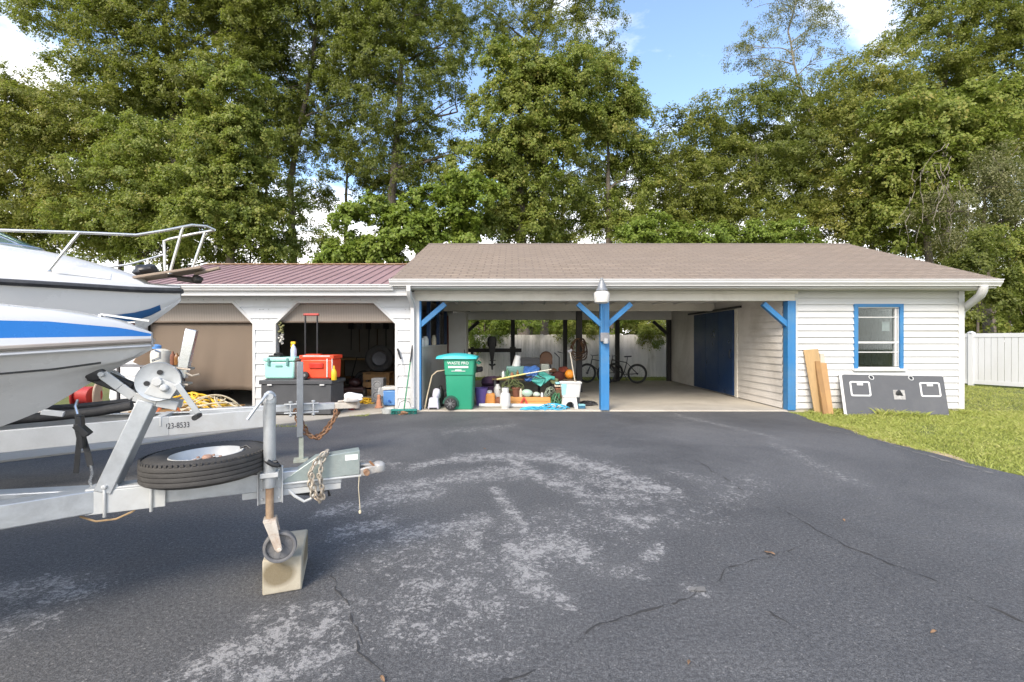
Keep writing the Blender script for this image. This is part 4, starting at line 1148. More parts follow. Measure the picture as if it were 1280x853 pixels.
# phone number on the near rail
a, b = Vector((-.42, -.07, zc - .10)), Vector((-1.3, -.20, zc - .105))
ud = (a - b).normalized(); nd = ud.cross(Vector((0, 0, 1))); c = P2(216, 524, -.125)
c = a + (b - a) * ((a.x - c.x) / (a.x - b.x)); 
ax_ = ud; M = Matrix((( ax_.x, 0, nd.x, c.x + nd.x * .0065), (ax_.y, 0, nd.y, c.y + nd.y * .0065), (0, 1, 0, c.z + .0), (0, 0, 0, 1)))
text_obj('800-923-8533', .085, M, BLACKLETTER, 'lettering', ft, ext=.001, world=False, sx=.70)
mb = MB(); jb = P2(378, 570, 0); jt = P2(373, 452, 0)
jx2 = (jb.x + jt.x) / 2
mb.bar((jx2, -.085, .30), (jx2, -.085, jt.z), .07, .085, (0, 1, 0)); j2 = mb.build('jack', mat('dull_steel', (.27, .29, .31), .4, metal=.6, var=.2, scale=8), ft, bevel=.004, **LB)
b = MB(); b.bar((jx2 + .012, -.085, .035), (jx2 + .012, -.085, .32), .05, .05); b.bx(jx2 - .07, jx2 + .09, -.16, -.01, .002, .034); b.build('jack_foot', mat('pale_green_steel', (.30, .33, .28), .6, var=.3, dirt=(.25, .15, .08), dirt_amt=.6), j2, **LB)
mb = MB()
for u in (-.13, -.05, .12): mb.tube([(u, -.09, zc - .10), (u, -.09, zc + .09)], .011, 8); mb.lathe([(.022, 0), (.022, .02)], (u, -.09, zc + .07), None, 6); mb.lathe([(.022, 0), (.022, .02)], (u, -.09, zc - .09), None, 6)
mb.bx(-.2, .18, -.10, -.06, zc + .045, zc + .06); mb.bx(-.2, .18, -.10, -.06, zc - .06, zc - .045)
mb.build('jack_clamp', GALV, ft, bevel=.003, **LB)
mb = MB(); mb.bar((.33, 0, zc), (.62, 0, zc - .005), .085, .075); mb.lathe([(.04, -.05), (.05, 0), (.035, .04)], (.62, 0, zc), None, 16); mb.bar((.40, 0, zc + .05), (.60, 0, zc + .06), .03, .02); mb.build('coupler', RUSTW, ft, bevel=.006, **LB)
chain_mesh([P2(369, 512, -.06), P2(372, 530, -.06), P2(382, 543, -.06), P2(396, 549, -.06), P2(408, 541, -.06), P2(416, 528, -.06), P2(420, 512, -.06)], .06, .011).build('safety_chain', RUST, ft, **LB)
chain_mesh([P2(372, 506, .06), P2(376, 526, .06), P2(388, 546, .06), P2(400, 545, .06), P2(414, 527, .05), P2(424, 516, .03)], .06, .011).build('safety_chain', RUST, ft, **LB)
solo(MB().blob(tuple(OBJ_T['boat_trailer.001'] @ Vector((.56, -.05, zc + .09))), (.13, .06, .06), 3, .35), 'plastic_bag', mat('crumpled_bag', (.66, .64, .62), .4, var=.15, scale=20), 'crumpled white plastic bag lying on the rusty coupler of the back trailer', 'bag')
# ============ far boat
BOW2 = P2(226, 366, 0)
fb = thing('cabin_boat', 'large white cabin boat with steel bow rail, black rub rail and wooden anchor pulpit', 'boat', tuple(F2.o + F2.u * BOW2.x + Vector((0, 0, .7))), F2.a)
FM = OBJ_T['boat_trailer.001']
def fp(s, v, z): return FM @ Vector((BOW2.x - s, v, z))
Bt2 = [(0, .02), (.1, .09), (.25, .18), (.5, .31), (.8, .46), (1.2, .64), (1.8, .84), (2.6, 1.03), (4, 1.17), (6.5, 1.18)]
Kt2 = [(0, 1.90), (.06, 1.83), (.30, 1.61), (.6, 1.33), (1.0, 1.13), (1.6, .98), (2.6, .88), (6.5, .84)]
S2 = [0, .04, .1, .17, .25, .37, .5, .65, .8, 1.0, 1.2, 1.5, 1.8, 2.2, 2.6, 3.2, 4, 5, 6, 6.5]
def zg2(s): return 1.99 + .02 * max(0, 1 - s / .3) - .03 * min(1, s / 3)
def zc2(s): return interp(s, [(0, 1.93), (.3, 1.70), (.8, 1.55), (1.6, 1.42), (3, 1.30), (6.5, 1.2)])
def sec2(s, sg):
    B = interp(s, Bt2); k = interp(s, Kt2); g = zg2(s) - .02; c = min(zc2(s), g - .02); k = min(k, c - .012); bc_ = B * interp(s, [(0, .45), (.5, .62), (2, .82), (6, .92)])
    row = [(B, g)] + [(B + (bc_ - B) * t, g + (c - g) * (t ** .9)) for t in (.3, .65)] + [(bc_, c + .006), (bc_ - .02, c - .01)]
    row += [(bc_ * (1 - t), c + (k - c) * t) for t in (.3, .65)] + [(0, k)]
    return [fp(s, sg * b_, z) for b_, z in row]
mb = MB()
for sg in (-1, 1): mb.loft([sec2(s, sg) for s in S2])
B_, tr_ = sec2(6.5, -1), sec2(6.5, 1); mb.add(B_ + tr_[::-1], [tuple(range(len(B_) * 2))])
mb.build('hull', GELG, fb, smooth=50)
mb = MB()                                                     # blue boot stripe low on the bow
for sg in (-1, 1):
    rows_ = []
    for s in S2[3:]:
        r_ = sec2(s, sg); a_, b_ = r_[3], r_[4]
        n_ = F2.n * sg * .004 + Vector((0, 0, 0)) + F2.u * .003
        rows_.append([r_[3].lerp(r_[2], .75) + n_, r_[3] + n_, r_[4] + n_])
    mb.loft(rows_)
mb.build('boot_stripe', BOTTOMBLUE, fb, smooth=60)
mb = MB()
for sg in (-1, 1): mb.tube([fp(s, sg * (interp(s, Bt2) + .012), zg2(s)) for s in S2], .030, 8)
mb.build('rub_rail', mat('black_rub_rail', (.03, .03, .032), .5, dirt=(.12, .12, .12), dirt_amt=.5), fb)
def dz2(s): return zg2(s) + interp(s, [(0, .035), (.5, .085), (1.2, .12), (6.5, .15)])
mb = MB()
for sg in (-1, 1):
    mb.loft([[fp(s, sg * interp(s, Bt2), zg2(s)), fp(s, sg * interp(s, Bt2) * .97, zg2(s) + .03), fp(s, sg * interp(s, Bt2) * .90, dz2(s)), fp(s, 0, dz2(s) + .03)] for s in S2])
# raised trunk cabin
def cab(s): return interp(s, [(.28, .0), (.36, .06), (.6, .13), (1.0, .22), (1.5, .30), (2.4, .36), (3.2, .36)])
SC = [.28, .36, .45, .6, .8, 1.0, 1.25, 1.5, 1.9, 2.4, 2.8, 3.2]
for sg in (-1, 1):
    mb.loft([[fp(s, sg * interp(s, Bt2) * .66, dz2(s)), fp(s, sg * interp(s, Bt2) * .60, dz2(s) + cab(s) * .7), fp(s, sg * interp(s, Bt2) * .50, dz2(s) + cab(s) * .93), fp(s, 0, dz2(s) + cab(s) + .03)] for s in SC])
mb.build('deck', GEL, fb, smooth=40)
mb = MB()
mb.loft([[fp(s, -interp(s, Bt2) * .60 - .006, dz2(s) + cab(s) * .66), fp(s, -interp(s, Bt2) * .66 - .003, dz2(s) + cab(s) * .12)] for s in (.55, .65, .8, .92)])
mb.build('hatch_recess_shade', GELG, fb, smooth=60)  # shade of the hatch recess laid on as a sheet of grey gelcoat
mb = MB(); zb_ = dz2(1.3) + cab(1.3)
for sg in (-1, 1):
    mb.loft([[fp(1.18, 0, zb_ + .02), fp(1.75, 0, zb_ + .30)], [fp(1.24, sg * .22, zb_ + .01), fp(1.80, sg * .22, zb_ + .29)], [fp(1.55, sg * .42, zb_ - .0), fp(2.0, sg * .42, zb_ + .28)], [fp(2.3, sg * .55, zb_ - .0), fp(2.6, sg * .55, zb_ + .27)]])
wsn = mb.build('windscreen', GREENGLASS, fb, smooth=0)
mb = MB()
for sg in (-1, 1): mb.tube([fp(1.75, 0, zb_ + .305), fp(1.80, sg * .22, zb_ + .295), fp(2.0, sg * .42, zb_ + .285), fp(2.6, sg * .55, zb_ + .275)], .012, 6); mb.tube([fp(1.24, sg * .22, zb_ + .01), fp(1.80, sg * .22, zb_ + .29)], .010, 6); mb.tube([fp(1.18, 0, zb_ + .025), fp(1.24, sg * .22, zb_ + .015), fp(1.55, sg * .42, zb_ + .005)], .010, 6)
mb.build('windscreen_frame', STEEL, wsn)
# rails
def wl(px, py, v): return FM @ P2(px, py, v)
RAILM = mat('rail_tube', (.62, .61, .57), .28, metal=.75, var=.06, bump=0)
mb = MB()
rail_s = [wl(-120, 288, -.55), wl(0, 288, -.47), wl(90, 290.5, -.36), wl(170, 294, -.25), wl(205, 288.5, -.20), wl(240, 281.5, -.13), wl(258, 283, -.06), wl(268, 287.5, .0)]
mb.tube(rail_s, .0145, 10)
rp = [wl(268, 287.5, .0), wl(262, 289, .08), wl(240, 293, .13), wl(212, 299, .20), wl(205, 301.5, .22), wl(205.5, 315, .22), wl(206, 341, .21)]
mb.tube(rp, .0145, 10)
mb.tube([wl(206, 318, .22), wl(186, 324, .3), wl(160, 331, .4), wl(138, 334, .5), wl(100, 336, .62)], .0125, 8)
mb.build('bow_rail', RAILM, fb)
mb = MB()
for a_, b_ in ((wl(99, 291, -.35), wl(60, 339, -.40)), (wl(228.5, 284, -.155), wl(212, 342, -.12)), (wl(256, 291, .05), wl(240, 336, .06)), (wl(185, 324, .3), wl(184, 334, .3))):
    mb = MB(); mb.tube([a_, b_], .0135, 8); mb.lathe([(.03, 0), (.026, .012)], b_ - Vector((0, 0, .004)), None, 12); mb.build('stanchion', RAILM, fb)
mb = MB()
a_, b_ = wl(172, 349, 0), wl(255, 336.5, 0); z_ = (a_.z + b_.z) / 2
mb.bar(a_, b_, .30, .028, (0, 0, 1)); mb.bar(wl(243, 343, 0), wl(275, 335, 0), .07, .03)
pulp = mb.build('pulpit', DECKWOOD, fb, bevel=.006)
mb = MB(); c = wl(246, 350, 0); mb.tube([c + Vector((-.25, -.1, .03)), c + Vector((.02, 0, .01))], .014, 8); mb.blob(c, (.055, .05, .05), 3, .2); mb.bar(c + Vector((-.16, -.08, -.0)), c + Vector((-.02, .05, -.02)), .10, .03); mb.build('anchor', mat('tarnished_anchor', (.07, .06, .05), .6, metal=.5, var=.4, scale=30), fb)
mb = MB(); mb.blob(wl(180, 338, .15), (.13, .11, .075), 5, .25); mb.build('rode_bag', BLACK, fb)
mb = MB(); mb.bar(wl(172, 396.5, -.02), wl(186, 394, .0), .01, .02); mb.build('bow_eye', STEEL, fb)
mb = MB(); c = NBM @ P1(161, 407, .05); mb.box(c, (.045, .03, .026))
ml = mb.build('bow_light', mat('dark_red_lens', (.16, .015, .015), .3), nb, bevel=.004)
mb = MB(); mb.bar(c + Vector((-.10, -.02, .018)), c + Vector((.04, .0, .016)), .022, .007); mb.bar(c + Vector((0, 0, -.06)), c + Vector((0, 0, .0)), .02, .02)
mb.build('light_bracket', WHITE, ml)
# ------------------------------------------------------------------ clutter
def coil(mb, c, Rr, r, turns, seed, spread=.1, n=28, flat=.03, sy=1.0):
    rr = random.Random(seed); pts = []
    for i in range(turns * n):
        a = 2 * math.pi * i / n
        q = Rr * (1 + spread * math.sin(a * .37 + seed) + rr.uniform(-.03, .03))
        pts.append(Vector(c) + Vector((q * math.cos(a) + spread * Rr * math.sin(i * .07), sy * q * math.sin(a) + spread * Rr * math.cos(i * .05), flat * (i / n / turns) * turns * .5 + r + rr.uniform(0, flat))))
    mb.tube(pts, r, 6); return mb
def tangle(mb, c, sx, sy, sz, r, n, seed):
    rr = random.Random(seed); pts = []
    f = [rr.uniform(.9, 3.3) for _ in range(6)]; p = [rr.uniform(0, 6) for _ in range(6)]
    for i in range(n):
        t = i / n * 30
        x = math.sin(f[0] * t + p[0]) * .6 + math.sin(f[1] * t + p[1]) * .4; y = math.sin(f[2] * t + p[2]) * .6 + math.sin(f[3] * t + p[3]) * .4
        z = (math.sin(f[4] * t + p[4]) * .5 + .5) * max(.05, 1 - .75 * (x * x + y * y))
        pts.append(Vector(c) + Vector((x * sx, y * sy, r + z * sz)))
    mb.tube(pts, r, 6); return mb
def jug(mb, c, r, h, neck=.35):
    mb.lathe([(r * .9, 0), (r, .02), (r, h * .62), (r * .92, h * .74), (r * neck, h * .9), (r * neck, h)], c, None, 20)

# ---- deck box with coolers at the open bay
db = thing('deck_box', 'dark grey resin deck box standing at the threshold of the open garage bay', 'storage box', (-4.13, 9.02, .025))
mb = MB(); mb.bx(-4.80, -3.46, 8.70, 9.36, .045, .62); mb.build('box_body', CHAR, db, bevel=.012)
mb = MB(); mb.bx(-4.83, -3.43, 8.675, 9.385, .622, .70); mb.bx(-4.75, -3.51, 8.75, 9.31, .70, .722); mb.build('lid', CHAR, db, bevel=.014)
mb = MB()
for x in (-4.62, -3.62): mb.bx(x - .045, x + .045, 8.662, 8.676, .60, .625)
mb.build('latch', WPLAS, db, bevel=.003)
TOPZ = .722
mc = thing('cooler', 'mint green hard cooler beside the red cooler on the deck box', 'cooler', (-4.51, 8.98, TOPZ), 0, 'coolers on the deck box')
mb = MB(); mb.tbox((-4.49, 8.98, TOPZ + .165), (.56, .40, .33), 1.06); mb.build('cooler_body', MINT, mc, bevel=.03)
mb = MB(); mb.bx(-4.80, -4.18, 8.755, 9.205, TOPZ + .335, TOPZ + .415); mb.build('lid', MINT, mc, bevel=.022)
mb = MB()
for x in (-4.68, -4.32): mb.bx(x - .022, x + .022, 8.742, 8.762, TOPZ + .25, TOPZ + .40)
mb.bx(-4.56, -4.42, 8.765, 8.778, TOPZ + .22, TOPZ + .26); mb.build('latch', mat('grey_green_latch', (.10, .24, .22), .5), mc, bevel=.006)
rc = thing('cooler', 'red wheeled cooler with its tall telescopic handle pulled up, on the deck box', 'cooler', (-3.78, 8.98, TOPZ), 0, 'coolers on the deck box')
x0, x1 = -4.08, -3.44
mb = MB(); mb.tbox((-3.76, 8.98, TOPZ + .19), (.60, .42, .38), 1.05); mb.build('cooler_body', CORAL, rc, bevel=.03)
mb = MB(); mb.bx(-4.09, -3.43, 8.745, 9.215, TOPZ + .385, TOPZ + .455); mb.bx(-3.99, -3.72, 8.80, 8.95, TOPZ + .455, TOPZ + .475); mb.build('lid', CORAL, rc, bevel=.02)
mb = MB(); mb.bx(-3.57, -3.545, 8.748, 8.766, TOPZ + .03, TOPZ + .40); mb.bx(-3.47, -3.452, 8.748, 8.766, TOPZ + .1, TOPZ + .42); mb.bx(-4.02, -3.50, 8.742, 8.756, TOPZ + .425, TOPZ + .45); mb.build('grey_trim', mat('pale_grey_trim', (.55, .52, .50), .5), rc, bevel=.004)
mb = MB(); mb.bx(-3.90, -3.63, 8.735, 8.762, TOPZ + .20, TOPZ + .31); mb.build('side_handle', mat('deep_red_plastic', (.50, .03, .015), .4), rc, bevel=.012)
mb = MB(); mb.lathe([(.02, -.03), (.06, -.03), (.07, -.015), (.07, .025), (.03, .03)], (-3.97, 8.73, TOPZ + .075), ROTX, 24); w = mb.build('wheel', BLACK, rc)
mb = MB(); mb.lathe([(.028, 0), (.028, .008)], (-3.97, 8.70, TOPZ + .075), ROTX, 14); mb.build('hub', mat('mid_grey_hub', (.2, .2, .2), .5), w)
mb = MB()
hx = (XZ(381, 9.0), XZ(396, 9.0)); hz = ZZ(394, 9.0)
for x in hx: mb.tube([(x, 9.02, TOPZ + .44), (x, 9.02, hz)], .017, 8)
mb.build('telescopic_handle', BLACK, rc)
mb = MB(); mb.tube([(hx[0] - .03, 9.02, hz + .01), (hx[1] + .03, 9.02, hz + .01)], .024, 10); mb.build('handle_grip', mat('red_grip', (.42, .05, .04), .5), rc)
sb = thing('spray_bottle', 'white spray bottle with yellow trigger standing on the mint cooler lid', 'bottle', (XZ(368, 8.9), 8.9, TOPZ + .415))
bz = TOPZ + .416; bxx = XZ(367, 8.9)
mb = MB(); mb.lathe([(.05, 0), (.055, .01), (.055, .15), (.035, .20), (.018, .23), (.018, .25)], (bxx, 8.9, bz), None, 18); mb.build('bottle_body', mat('pale_blue_bottle', (.50, .58, .72), .3), sb)
mb = MB(); mb.bx(bxx - .05, bxx + .035, 8.88, 8.92, bz + .25, bz + .30); mb.bar((bxx - .03, 8.9, bz + .26), (bxx - .05, 8.9, bz + .19), .012, .03); mb.build('trigger', YELLOW, sb, bevel=.006)
mb = MB(); mb.bx(-4.74, -4.52, 8.86, 9.08, 1.14, 1.17); mb.blob((-4.61, 8.96, 1.19), (.09, .08, .03), 3, .2); solo(mb, 'tackle_tray', BLACK, 'flat black tray lying on the mint cooler lid beside the spray bottle', 'tray', loc=(-4.63, 8.97, 1.14))
yb = thing('yellow_bottle', 'small yellow bottle on the deck box in front of the red cooler', 'bottle', (XZ(417.5, 8.72), 8.72, .702))
mb = MB(); mb.lathe([(.045, 0), (.05, .01), (.05, .16), (.03, .20), (.016, .22)], (XZ(417.5, 8.735), 8.735, .7), None, 16); mb.build('bottle_body', YELLOW, yb)
mb = MB(); mb.lathe([(.018, 0), (.018, .03), (.006, .06)], (XZ(417.5, 8.735), 8.735, .92), None, 12); mb.build('cap', YELLOW, yb)
# wind chime hanging in the bay corner
wc_ = thing('wind_chime', 'string of green and white shells hanging in the upper corner of the open bay', 'wind chime', (-4.80, 9.45, 1.35))
mb = MB(); mb.tube([(-4.80, 9.45, 1.35), (-4.80, 9.45, 1.92)], .004, 5); mb.build('cord', BLACK, wc_)
rr = random.Random(3)
mb = MB()
for k in range(14): mb.blob((-4.80 + rr.uniform(-.045, .045), 9.45 + rr.uniform(-.03, .03), 1.86 - k * .018), (.03, .02, .022), k, .2, 8, 5)
mb.build('upper_shells', mat('olive_shells', (.16, .16, .06), .6, var=.4, scale=30), wc_)
mb = MB()
for k in range(12): mb.blob((-4.80 + rr.uniform(-.05, .05), 9.45 + rr.uniform(-.03, .03), 1.60 - k * .018), (.028, .02, .025), k + 20, .2, 8, 5)
mb.build('lower_shells', mat('pale_shells', (.5, .48, .44), .5, var=.3, scale=30), wc_)

# ---- things inside the open garage
sp_ = thing('loudspeaker', 'grey two cone loudspeaker on the floor just inside the open bay', 'speaker', (XZ(471, 10.4), 10.5, .022))
sx = XZ(471.5, 10.4)
mb = MB(); mb.bx(sx - .14, sx + .14, 10.4, 10.66, .024, .60); mb.build('cabinet', mat('speaker_grey', (.16, .165, .175), .6, var=.1), sp_, bevel=.02)
mb = MB()
for z, r in ((.44, .09), (.20, .10)): mb.torus((sx, 10.398, z), r, .012, ROTX, 26, 8); mb.lathe([(r, 0), (r * .4, .02), (0, .012)], (sx, 10.41, z), ROTX, 22, cap=False)
mb.build('speaker_cone', mat('cone_grey', (.26, .265, .27), .5), sp_)
ic = thing('cool_box', 'blue cool box with a white lid by the jamb of the open bay', 'cool box', (XZ(487, 10.0), 10.1, .025))
ix = XZ(486, 10.0)
mb = MB(); mb.tbox((ix + .02, 10.1, .20), (.28, .26, .34), 1.08); mb.build('box_body', SKYBLUE, ic, bevel=.03)
mb = MB(); mb.bar((ix - .16, 10.0, .40), (ix + .16, 10.0, .425), .10, .07, (0, 0, 1)); mb.bx(ix - .13, ix + .17, 9.97, 10.24, .375, .45); mb.bar((ix - .14, 9.95, .43), (ix - .16, 9.93, .24), .02, .14); mb.build('lid', WPLAS, ic, bevel=.02)
mb = MB(); mb.lathe([(.02, 0), (.03, .02)], (ix + .03, 9.95, .14), ROTX, 12); mb.build('drain_plug', mat('deep_blue_plastic', (.02, .09, .36), .4), ic)
cx_ = XZ(475, 9.8)
mb = MB(); mb.lathe([(.09, 0), (.09, .015), (.065, .03), (.05, .14), (.035, .20), (.04, .26), (.015, .28)], (cx_, 9.72, .028), None, 16); solo(mb, 'clay_figure', mat('salmon_clay', (.48, .22, .13), .7, var=.25, scale=20), 'salmon coloured clay bottle standing in front of the grey loudspeaker', 'bottle', loc=(cx_, 9.72, .025))
mb = MB(); tangle(mb, (XZ(452, 10.6), 10.6, .02), .42, .32, .08, .014, 420, 5); solo(mb, 'cord_heap', YELROPE, 'yellow cord heaped on the garage floor inside the open bay', 'cord', loc=(XZ(452, 10.6), 10.6, .022))
mb = MB(); mb.blob((XZ(443, 9.4), 9.38, .13), (.13, .10, .10), 6, .25); solo(mb, 'red_cloth', mat('faded_red_cloth', (.33, .045, .05), .9, var=.3, scale=15), 'crumpled dark red cloth on the sill of the open bay beside the deck box', 'cloth', loc=(XZ(443, 9.4), 9.38, .03))
wk = thing('workbench', 'wooden workbench inside the dark garage with tools above it', 'workbench', (-4.4, 14.4, .022))
mb = MB(); mb.bx(-5.6, -3.4, 14.1, 14.9, .86, .91); mb.build('bench_top', PINE, wk)
for x in (-5.5, -3.5):
    for y in (14.2, 14.8):
        mb = MB(); mb.bx(x - .045, x + .045, y - .045, y + .045, .022, .86); mb.build('leg', PINEDK, wk)
mb = MB(); mb.bx(-5.5, -3.5, 14.2, 14.8, .28, .31); mb.build('shelf', PINEDK, wk)
rr = random.Random(12)
DKT = [mat('tool_dark', (.035, .035, .04), .5), mat('tool_brown', (.10, .06, .03), .7), mat('tool_grey', (.16, .16, .17), .5)]
for k in range(7):
    x = -5.35 + k * .29
    t = thing('garden_tool', ('long handled tool with dark head hung on the back wall of the dark garage'), 'tool', (x, 15.13, 1.0), 0, 'tools hung on the garage back wall')
    mb = MB(); mb.tube([(x, 15.13, 1.05 + rr.uniform(0, .2)), (x + rr.uniform(-.03, .03), 15.15, 1.95)], .016, 8); mb.build('shaft', DKT[k % 2], t)
    mb = MB(); mb.bx(x - .09, x + .09, 15.11, 15.14, 1.85, 2.02 + rr.uniform(0, .1)); mb.build('head', DKT[2 * (k % 2)], t, bevel=.01)
for k, (px_, Y_, r_) in enumerate(((474, 12.2, .36), (455, 12.9, .30))):
    x = XZ(px_, Y_); mb = MB(); rot = Matrix.Rotation(R(25 - 40 * k), 3, 'Z') @ Matrix.Rotation(R(78), 3, 'X')
    big = ('large black tyre leaning on a crate behind the grey loudspeaker', 'smaller black tyre leaning farther inside the dark garage')[k]
    t = thing('loose_tyre', big, 'tyre', (x, Y_, .022 if k else .62))
    mb.lathe(wheel_tyre(r_, r_ * .58, .19, 4, 40), (x, Y_, (.022 if k else .63) + r_ * .97), rot, 40, cap=False); mb.build('tyre', RUBBER, t)
    b = MB(); b.lathe([(r_ * .58, .04), (r_ * .5, .01), (.06, .02), (0, .02)], (x, Y_, (.022 if k else .63) + r_ * .97), rot, 30, cap=False); b.build('rim', mat('dark_rim', (.10, .10, .11), .4, metal=.5), t)
mb = MB()
x = XZ(474, 12.2)
for s in (-1, 1):
    for z in (.03, .23, .43): mb.bx(x - .34, x + .34, 12.2 + s * .28 - .012, 12.2 + s * .28 + .012, z, z + .15)
for s in (-1, 1): 
    for s2 in (-1, 1): mb.bx(x + s * .31 - .03, x + s * .31 + .03, 12.2 + s2 * .25 - .018, 12.2 + s2 * .25 + .018, .025, .60)
mb.bx(x - .35, x + .35, 11.91, 12.49, .60, .625)
solo(mb, 'wooden_crate', PINEDK, 'slatted wooden crate under the large leaning tyre in the garage', 'crate', loc=(x, 12.2, .022))
qx = XZ(445, 12.0)
qd = thing('mower', 'dark push mower standing on the garage floor behind the deck box', 'mower', (qx, 12.0, .022))
mb = MB(); mb.bx(qx - .30, qx + .30, 11.7, 12.2, .12, .26); mb.blob((qx, 11.95, .36), (.17, .17, .12), 4, .1); mb.build('deck', mat('mower_shell', (.05, .02, .02), .4, var=.3), qd, bevel=.03)
for s in (-1, 1):
    for y in (11.72, 12.2):
        b = MB(); b.lathe([(.03, -.025), (.10, -.025), (.10, .025), (.03, .025)], (qx + s * .33, y, .122), ROTY, 20); b.build('wheel', RUBBER, qd)
mb = MB(); mb.tube([(qx - .24, 12.15, .22), (qx - .24, 12.75, .98), (qx + .24, 12.75, .98), (qx + .24, 12.15, .22)], .015, 8); mb.build('handle', BLACK, qd)
sh = thing('storage_shelf', 'dark steel shelf rack loaded with boxes against the garage side wall', 'shelf', (-7.6, 13.5, .022))
for z in (.3, .9, 1.5): 
    mb = MB(); mb.bx(-8.1, -7.5, 12.2, 14.8, z, z + .03); mb.build('shelf_board', DKT[2], sh)
for x in (-8.07, -7.53):
    for y in (12.25, 14.75): mb = MB(); mb.bx(x - .02, x + .02, y - .02, y + .02, .022, 2.0); mb.build('upright', DKT[0], sh)

# ---- long handled tools against the pillar
bm_ = thing('push_broom', 'green handled push broom with teal bristles leaning on the pillar between bay and downspout', 'broom', (XZ(505, 9.05), 9.0, 0))
Yb = 9.1
top = W(517.5, 418, 9.33); bot = W(505, 512, 8.98)
mb = MB(); mb.tube([bot, bot.lerp(top, .62)], .013, 8); mb.build('handle', mat('green_handle', (.03, .22, .10), .45), bm_)
mb = MB(); mb.tube([bot.lerp(top, .62), top], .018, 8); mb.build('grip', BLACK, bm_)
mb = MB(); a_ = W(489, 514.5, 9.0); b_ = W(521, 511, 9.03); a_.z = b_.z = .085; mb.bar(a_, b_, .07, .04); mb.build('broom_block', mat('teal_block', (.02, .20, .17), .5), bm_, bevel=.006)
mb = MB(); rr = random.Random(2)
for k in range(220):
    p = a_.lerp(b_, rr.random()) + Vector((0, rr.uniform(-.03, .03), -.02)); q = p + Vector((rr.uniform(-.02, .02), rr.uniform(-.03, .03), -.062)); mb.bar(p, q, .004, .004)
mb.build('bristles', BRUSHTEAL, bm_, smooth=0)['kind'] = 'stuff'
le = thing('garden_edger', 'thin white pole edger with black grip and wire hoop leaning on the pillar', 'edger', (XZ(506, 9.2), 9.2, 0))
mb = MB(); mb.tube([W(497, 436, 9.33), W(501, 449, 9.32)], .02, 8); mb.build('grip', BLACK, le)
mb = MB(); mb.tube([W(501, 449, 9.32), W(507, 500, 9.18)], .009, 8); mb.build('pole', WPLAS, le)
mb = MB(); mb.tube([W(498, 510, 9.12), W(500, 503, 9.12), W(506, 500.5, 9.12), W(512, 503, 9.12), W(514, 510, 9.12)], .007, 6); mb.build('hoop', DKT[2], le)
mb = MB(); mb.bar(G(499, 519), G(512, 517), .06, .03); mb.blob(G(505, 518) + Vector((0, 0, .035)), (.09, .06, .035), 3, .3); solo(mb, 'hoe_head', RUST, 'rusty brown hoe head lying on the asphalt under the push broom', 'hoe', loc=tuple(G(505, 518)))
mb = MB(); c = G(485, 517); mb.lathe([(.11, .0), (.13, .10), (.135, .10), (.12, .005)], c + Vector((0, 0, .002)), None, 20, cap=False); mb.lathe([(.0, .004), (.112, .004)], c, None, 20, cap=False)
solo(mb, 'plastic_tub', mat('cloudy_plastic', (.45, .46, .44), .3, var=.2), 'small cloudy plastic tub on the asphalt by the teal bristles', 'tub', loc=tuple(c))

# ---- clutter by the closed bay, behind the winch
pl = thing('wooden_pallet', 'low wooden pallet in front of the closed brown shade', 'pallet', (-6.2, 8.75, .025))
mb = MB()
for k in range(6): mb.bx(-7.0, -5.4, 8.3 + k * .16, 8.42 + k * .16, .145, .165)
mb.build('top_slats', PINEDK, pl, smooth=0)
for k in range(3): mb = MB(); mb.bx(-7.0, -5.4, 8.32 + k * .36, 8.40 + k * .36, .026, .145); mb.build('runner', PINEDK, pl)
mb = MB(); tangle(mb, (XZ(243, 8.6), 8.62, .167), .60, .28, .30, .017, 800, 8); solo(mb, 'garden_hose', YELROPE, 'bright yellow hose heaped on the pallet under the closed shade', 'hose', loc=(XZ(243, 8.6), 8.62, .167))
mb = MB(); tangle(mb, (XZ(262, 8.5), 8.5, .167), .60, .24, .28, .011, 560, 18); solo(mb, 'cream_cable', PALECABLE, 'cream cable tangled over the yellow hose below the closed shade', 'cable', loc=(XZ(268, 8.5), 8.5, .167))
mb = MB(); tangle(mb, (XZ(205, 7.9), 7.9, .03), .30, .2, .40, .012, 260, 28); solo(mb, 'cord_heap', mat('orange_cord', (.62, .18, .06), .6), 'orange extension cord tangled behind the phone number on the back trailer', 'cord', loc=(XZ(205, 7.9), 7.9, .025))
# shelf cart with jugs
ct_ = thing('utility_cart', 'dark utility cart behind the winch carrying a white jug and bottles', 'cart', (-6.9, 8.9, .025))
mb = MB(); mb.bx(-7.45, -6.55, 8.55, 9.15, .96, .99); mb.build('cart_top', DKT[2], ct_)
mb = MB(); mb.bx(-7.45, -6.55, 8.55, 9.15, .3, .33); mb.build('cart_shelf', DKT[2], ct_)
for x in (-7.42, -6.58):
    for y in (8.58, 9.12): mb = MB(); mb.bx(x - .02, x + .02, y - .02, y + .02, .025, .96); mb.build('leg', DKT[0], ct_)
jx_ = XZ(201, 8.8)
j_ = thing('water_jug', 'cloudy white water jug with blue cap on the cart behind the winch', 'jug', (jx_, 8.8, .99))
mb = MB(); mb.lathe([(.13, 0), (.165, .02), (.17, .20), (.15, .27), (.07, .31)], (jx_, 8.8, .991), None, 24); mb.build('jug_body', mat('cloudy_white', (.55, .54, .48), .4, var=.25, scale=9, dirt=(.36, .32, .2), dirt_amt=.5), j_)
mb = MB(); mb.lathe([(.08, 0), (.085, .06), (.04, .085)], (jx_ - .09, 8.8, 1.30), None, 16); mb.build('cap', SKYBLUE, j_)
